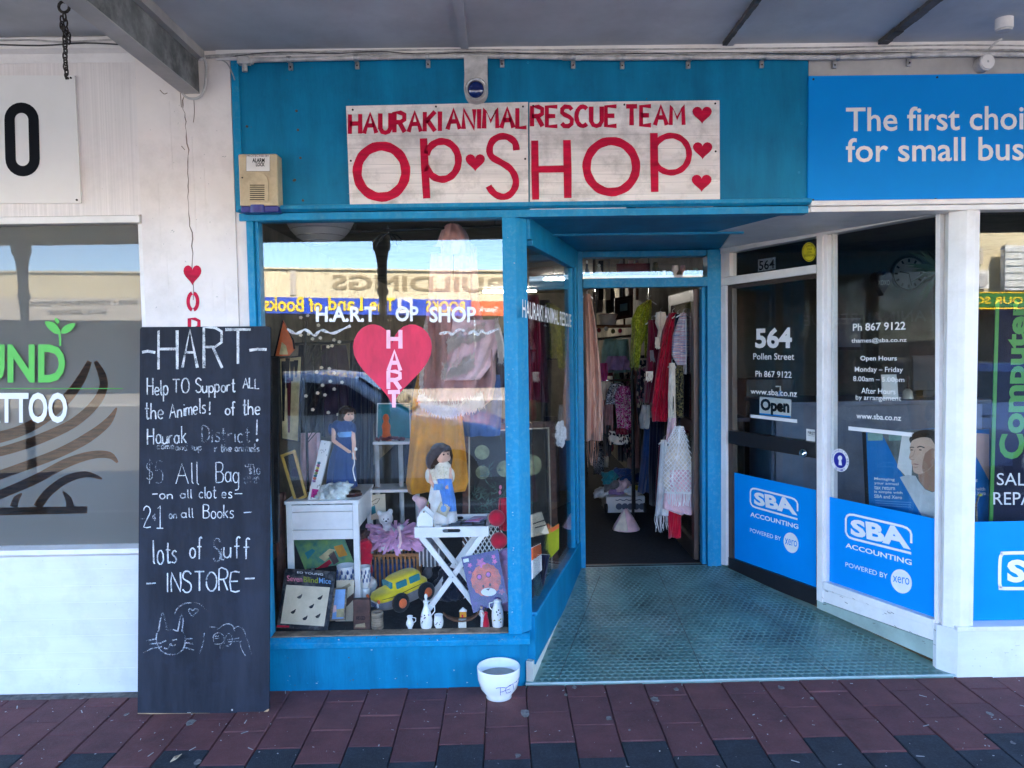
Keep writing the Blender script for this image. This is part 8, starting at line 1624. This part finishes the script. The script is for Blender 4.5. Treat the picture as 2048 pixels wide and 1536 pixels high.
for i, (x0_, x1_, m) in enumerate(((1506,1530,'wood_red'),(1532,1571,'wood_red'),(1490,1505,'c_charcoal'))):
    a, b = at(x0_,900,2.4), at(x1_,900,2.4); zt_2 = at(1530,838,2.4).z; solo('timber_panel', MB().box((a.x,2.4,.15),(b.x,2.44,zt_2)), m, ('narrow red timber panel seen through the office door','wide red timber panel seen through the office door','dark panel beside the red timber seen through the office door')[i], 'panel')
t = thing('side_counter', 'dark counter with printer behind the office door glass', 'counter', V((at(1530,840,2.2).x,2.3,.15))); a, b = at(1475,836,2.1), at(1632,836,2.1); part('counter_top', MB().box((a.x,2.1,a.z-.03),(b.x,2.39,a.z)), 'desk_grey', t); part('counter_front', MB().box((a.x+.02,2.36,.15),(a.x+.06,2.39,a.z-.031)), 'desk_grey', t); part('counter_end', MB().box((b.x-.06,2.36,.15),(b.x-.02,2.39,a.z-.031)), 'desk_grey', t); zc_ = a.z
a2, b2 = at(1492,832,2.15), at(1590,756,2.15); part('printer', MB().box((a2.x,2.15,zc_+.0005),(b2.x,2.38,b2.z)), 'black', t, bevel=.01)
bt_ = thing('pump_bottle', 'clear sanitiser pump bottle on the counter behind the door glass', 'bottle', V((at(1561,830,2.08).x,2.12,zc_))); c_ = V((at(1561,800,2.12).x,2.125,zc_)); part('bottle', MB().lathe(c_, [(0,0),(.03,0),(.032,.02),(.032,.15),(.012,.18),(.012,.2),(0,.2)], 16), 'sky_print', bt_, smooth=True, autos=50); part('pump', MB().tube([c_+V((0,0,.2)), c_+V((0,0,.235)), c_+V((-.035,0,.235))], .006, 6), 'white_ware', bt_); part('label', MB().lathe(c_+V((0,0,.05)), [(.0325,0),(.0328,.0),(.0328,.07),(.0325,.07)], 16), 'sticker_white', bt_)
# ------------------------------------------------------------------ wear and grime on the fronts
def blotch(c, r, nrm, par, m, name):
    n_ = V(nrm).normalized(); u = n_.cross(V((0,.1,1)) if abs(n_.z) < .9 else V((1,0,0))).normalized(); v_ = u.cross(n_)
    part(name, MB().poly([[c+n_*.0012+u*(r*rnd.uniform(.6,1.5)*math.cos(a))+v_*(r*rnd.uniform(.4,1.0)*math.sin(a)) for a in (0,.9,1.8,2.7,3.6,4.5,5.4)]]), m, par)
for i in range(34): blotch(at(rnd.uniform(552,1034), rnd.choice((rnd.uniform(1290,1372), rnd.uniform(1345,1374))), -.012), rnd.uniform(.0012,.0042), (0,-1,0), shop, rnd.choice(('conduit_grey','crack_dark','paint_blue_trim')), 'paint_chip')
for i in range(26): blotch(at(rnd.uniform(1012,1032), rnd.uniform(470,1240), -.024), rnd.uniform(.001,.0034), (0,-1,0), shop, rnd.choice(('conduit_grey','vinyl_trim','conduit_grey')), 'paint_chip')
for i in range(20): blotch(at(rnd.uniform(560,1036), rnd.uniform(1272,1281), -.036), rnd.uniform(.001,.004), (0,-1,0), shop, rnd.choice(('conduit_grey','crack_dark')), 'paint_chip')
for i in range(30): blotch(at(rnd.uniform(490,1600), rnd.uniform(135,405), 0), rnd.uniform(.001,.0028), (0,-1,0), shop, rnd.choice(('crack_dark','paint_blue_trim')), 'paint_chip')
for i in range(16): blotch(at(rnd.uniform(10,270), rnd.uniform(1120,1370), 0), rnd.uniform(.001,.003), (0,-1,0), tat, 'beam_pale', 'paint_chip')
for i in range(24): blotch(at(rnd.uniform(4,285), rnd.uniform(130,430), 0), rnd.uniform(.0008,.002), (0,-1,0), tat, 'beam_pale', 'paint_chip')
# seams in the vinyl
for (ax0, ay0, ax1, ay1) in ((.40,.70,1.70,.74),(.98,.0,1.02,1.4),(1.62,.0,1.45,1.2),(.25,.02,.62,1.3)):
    part('sheet_seam', MB().ribbon([V((ax0+(ax1-ax0)*u/8, ay0+(ay1-ay0)*u/8, ramp_z(ay0+(ay1-ay0)*u/8)+.0030)) for u in range(9)], .0028, (0,-math.sin(slope),math.cos(slope))), 'crack_dark', fl)
for i in range(16):
    x, y = rnd.uniform(.5,1.9), rnd.uniform(.05,1.3); a_, b_ = hx(y)
    if a_+.05 < x < b_-.05: blotch(V((x, y, ramp_z(y)+.0028)), rnd.uniform(.002,.006), (0,-.09,1), fl, rnd.choice(('sticker_white','gum_grey')), 'speck')
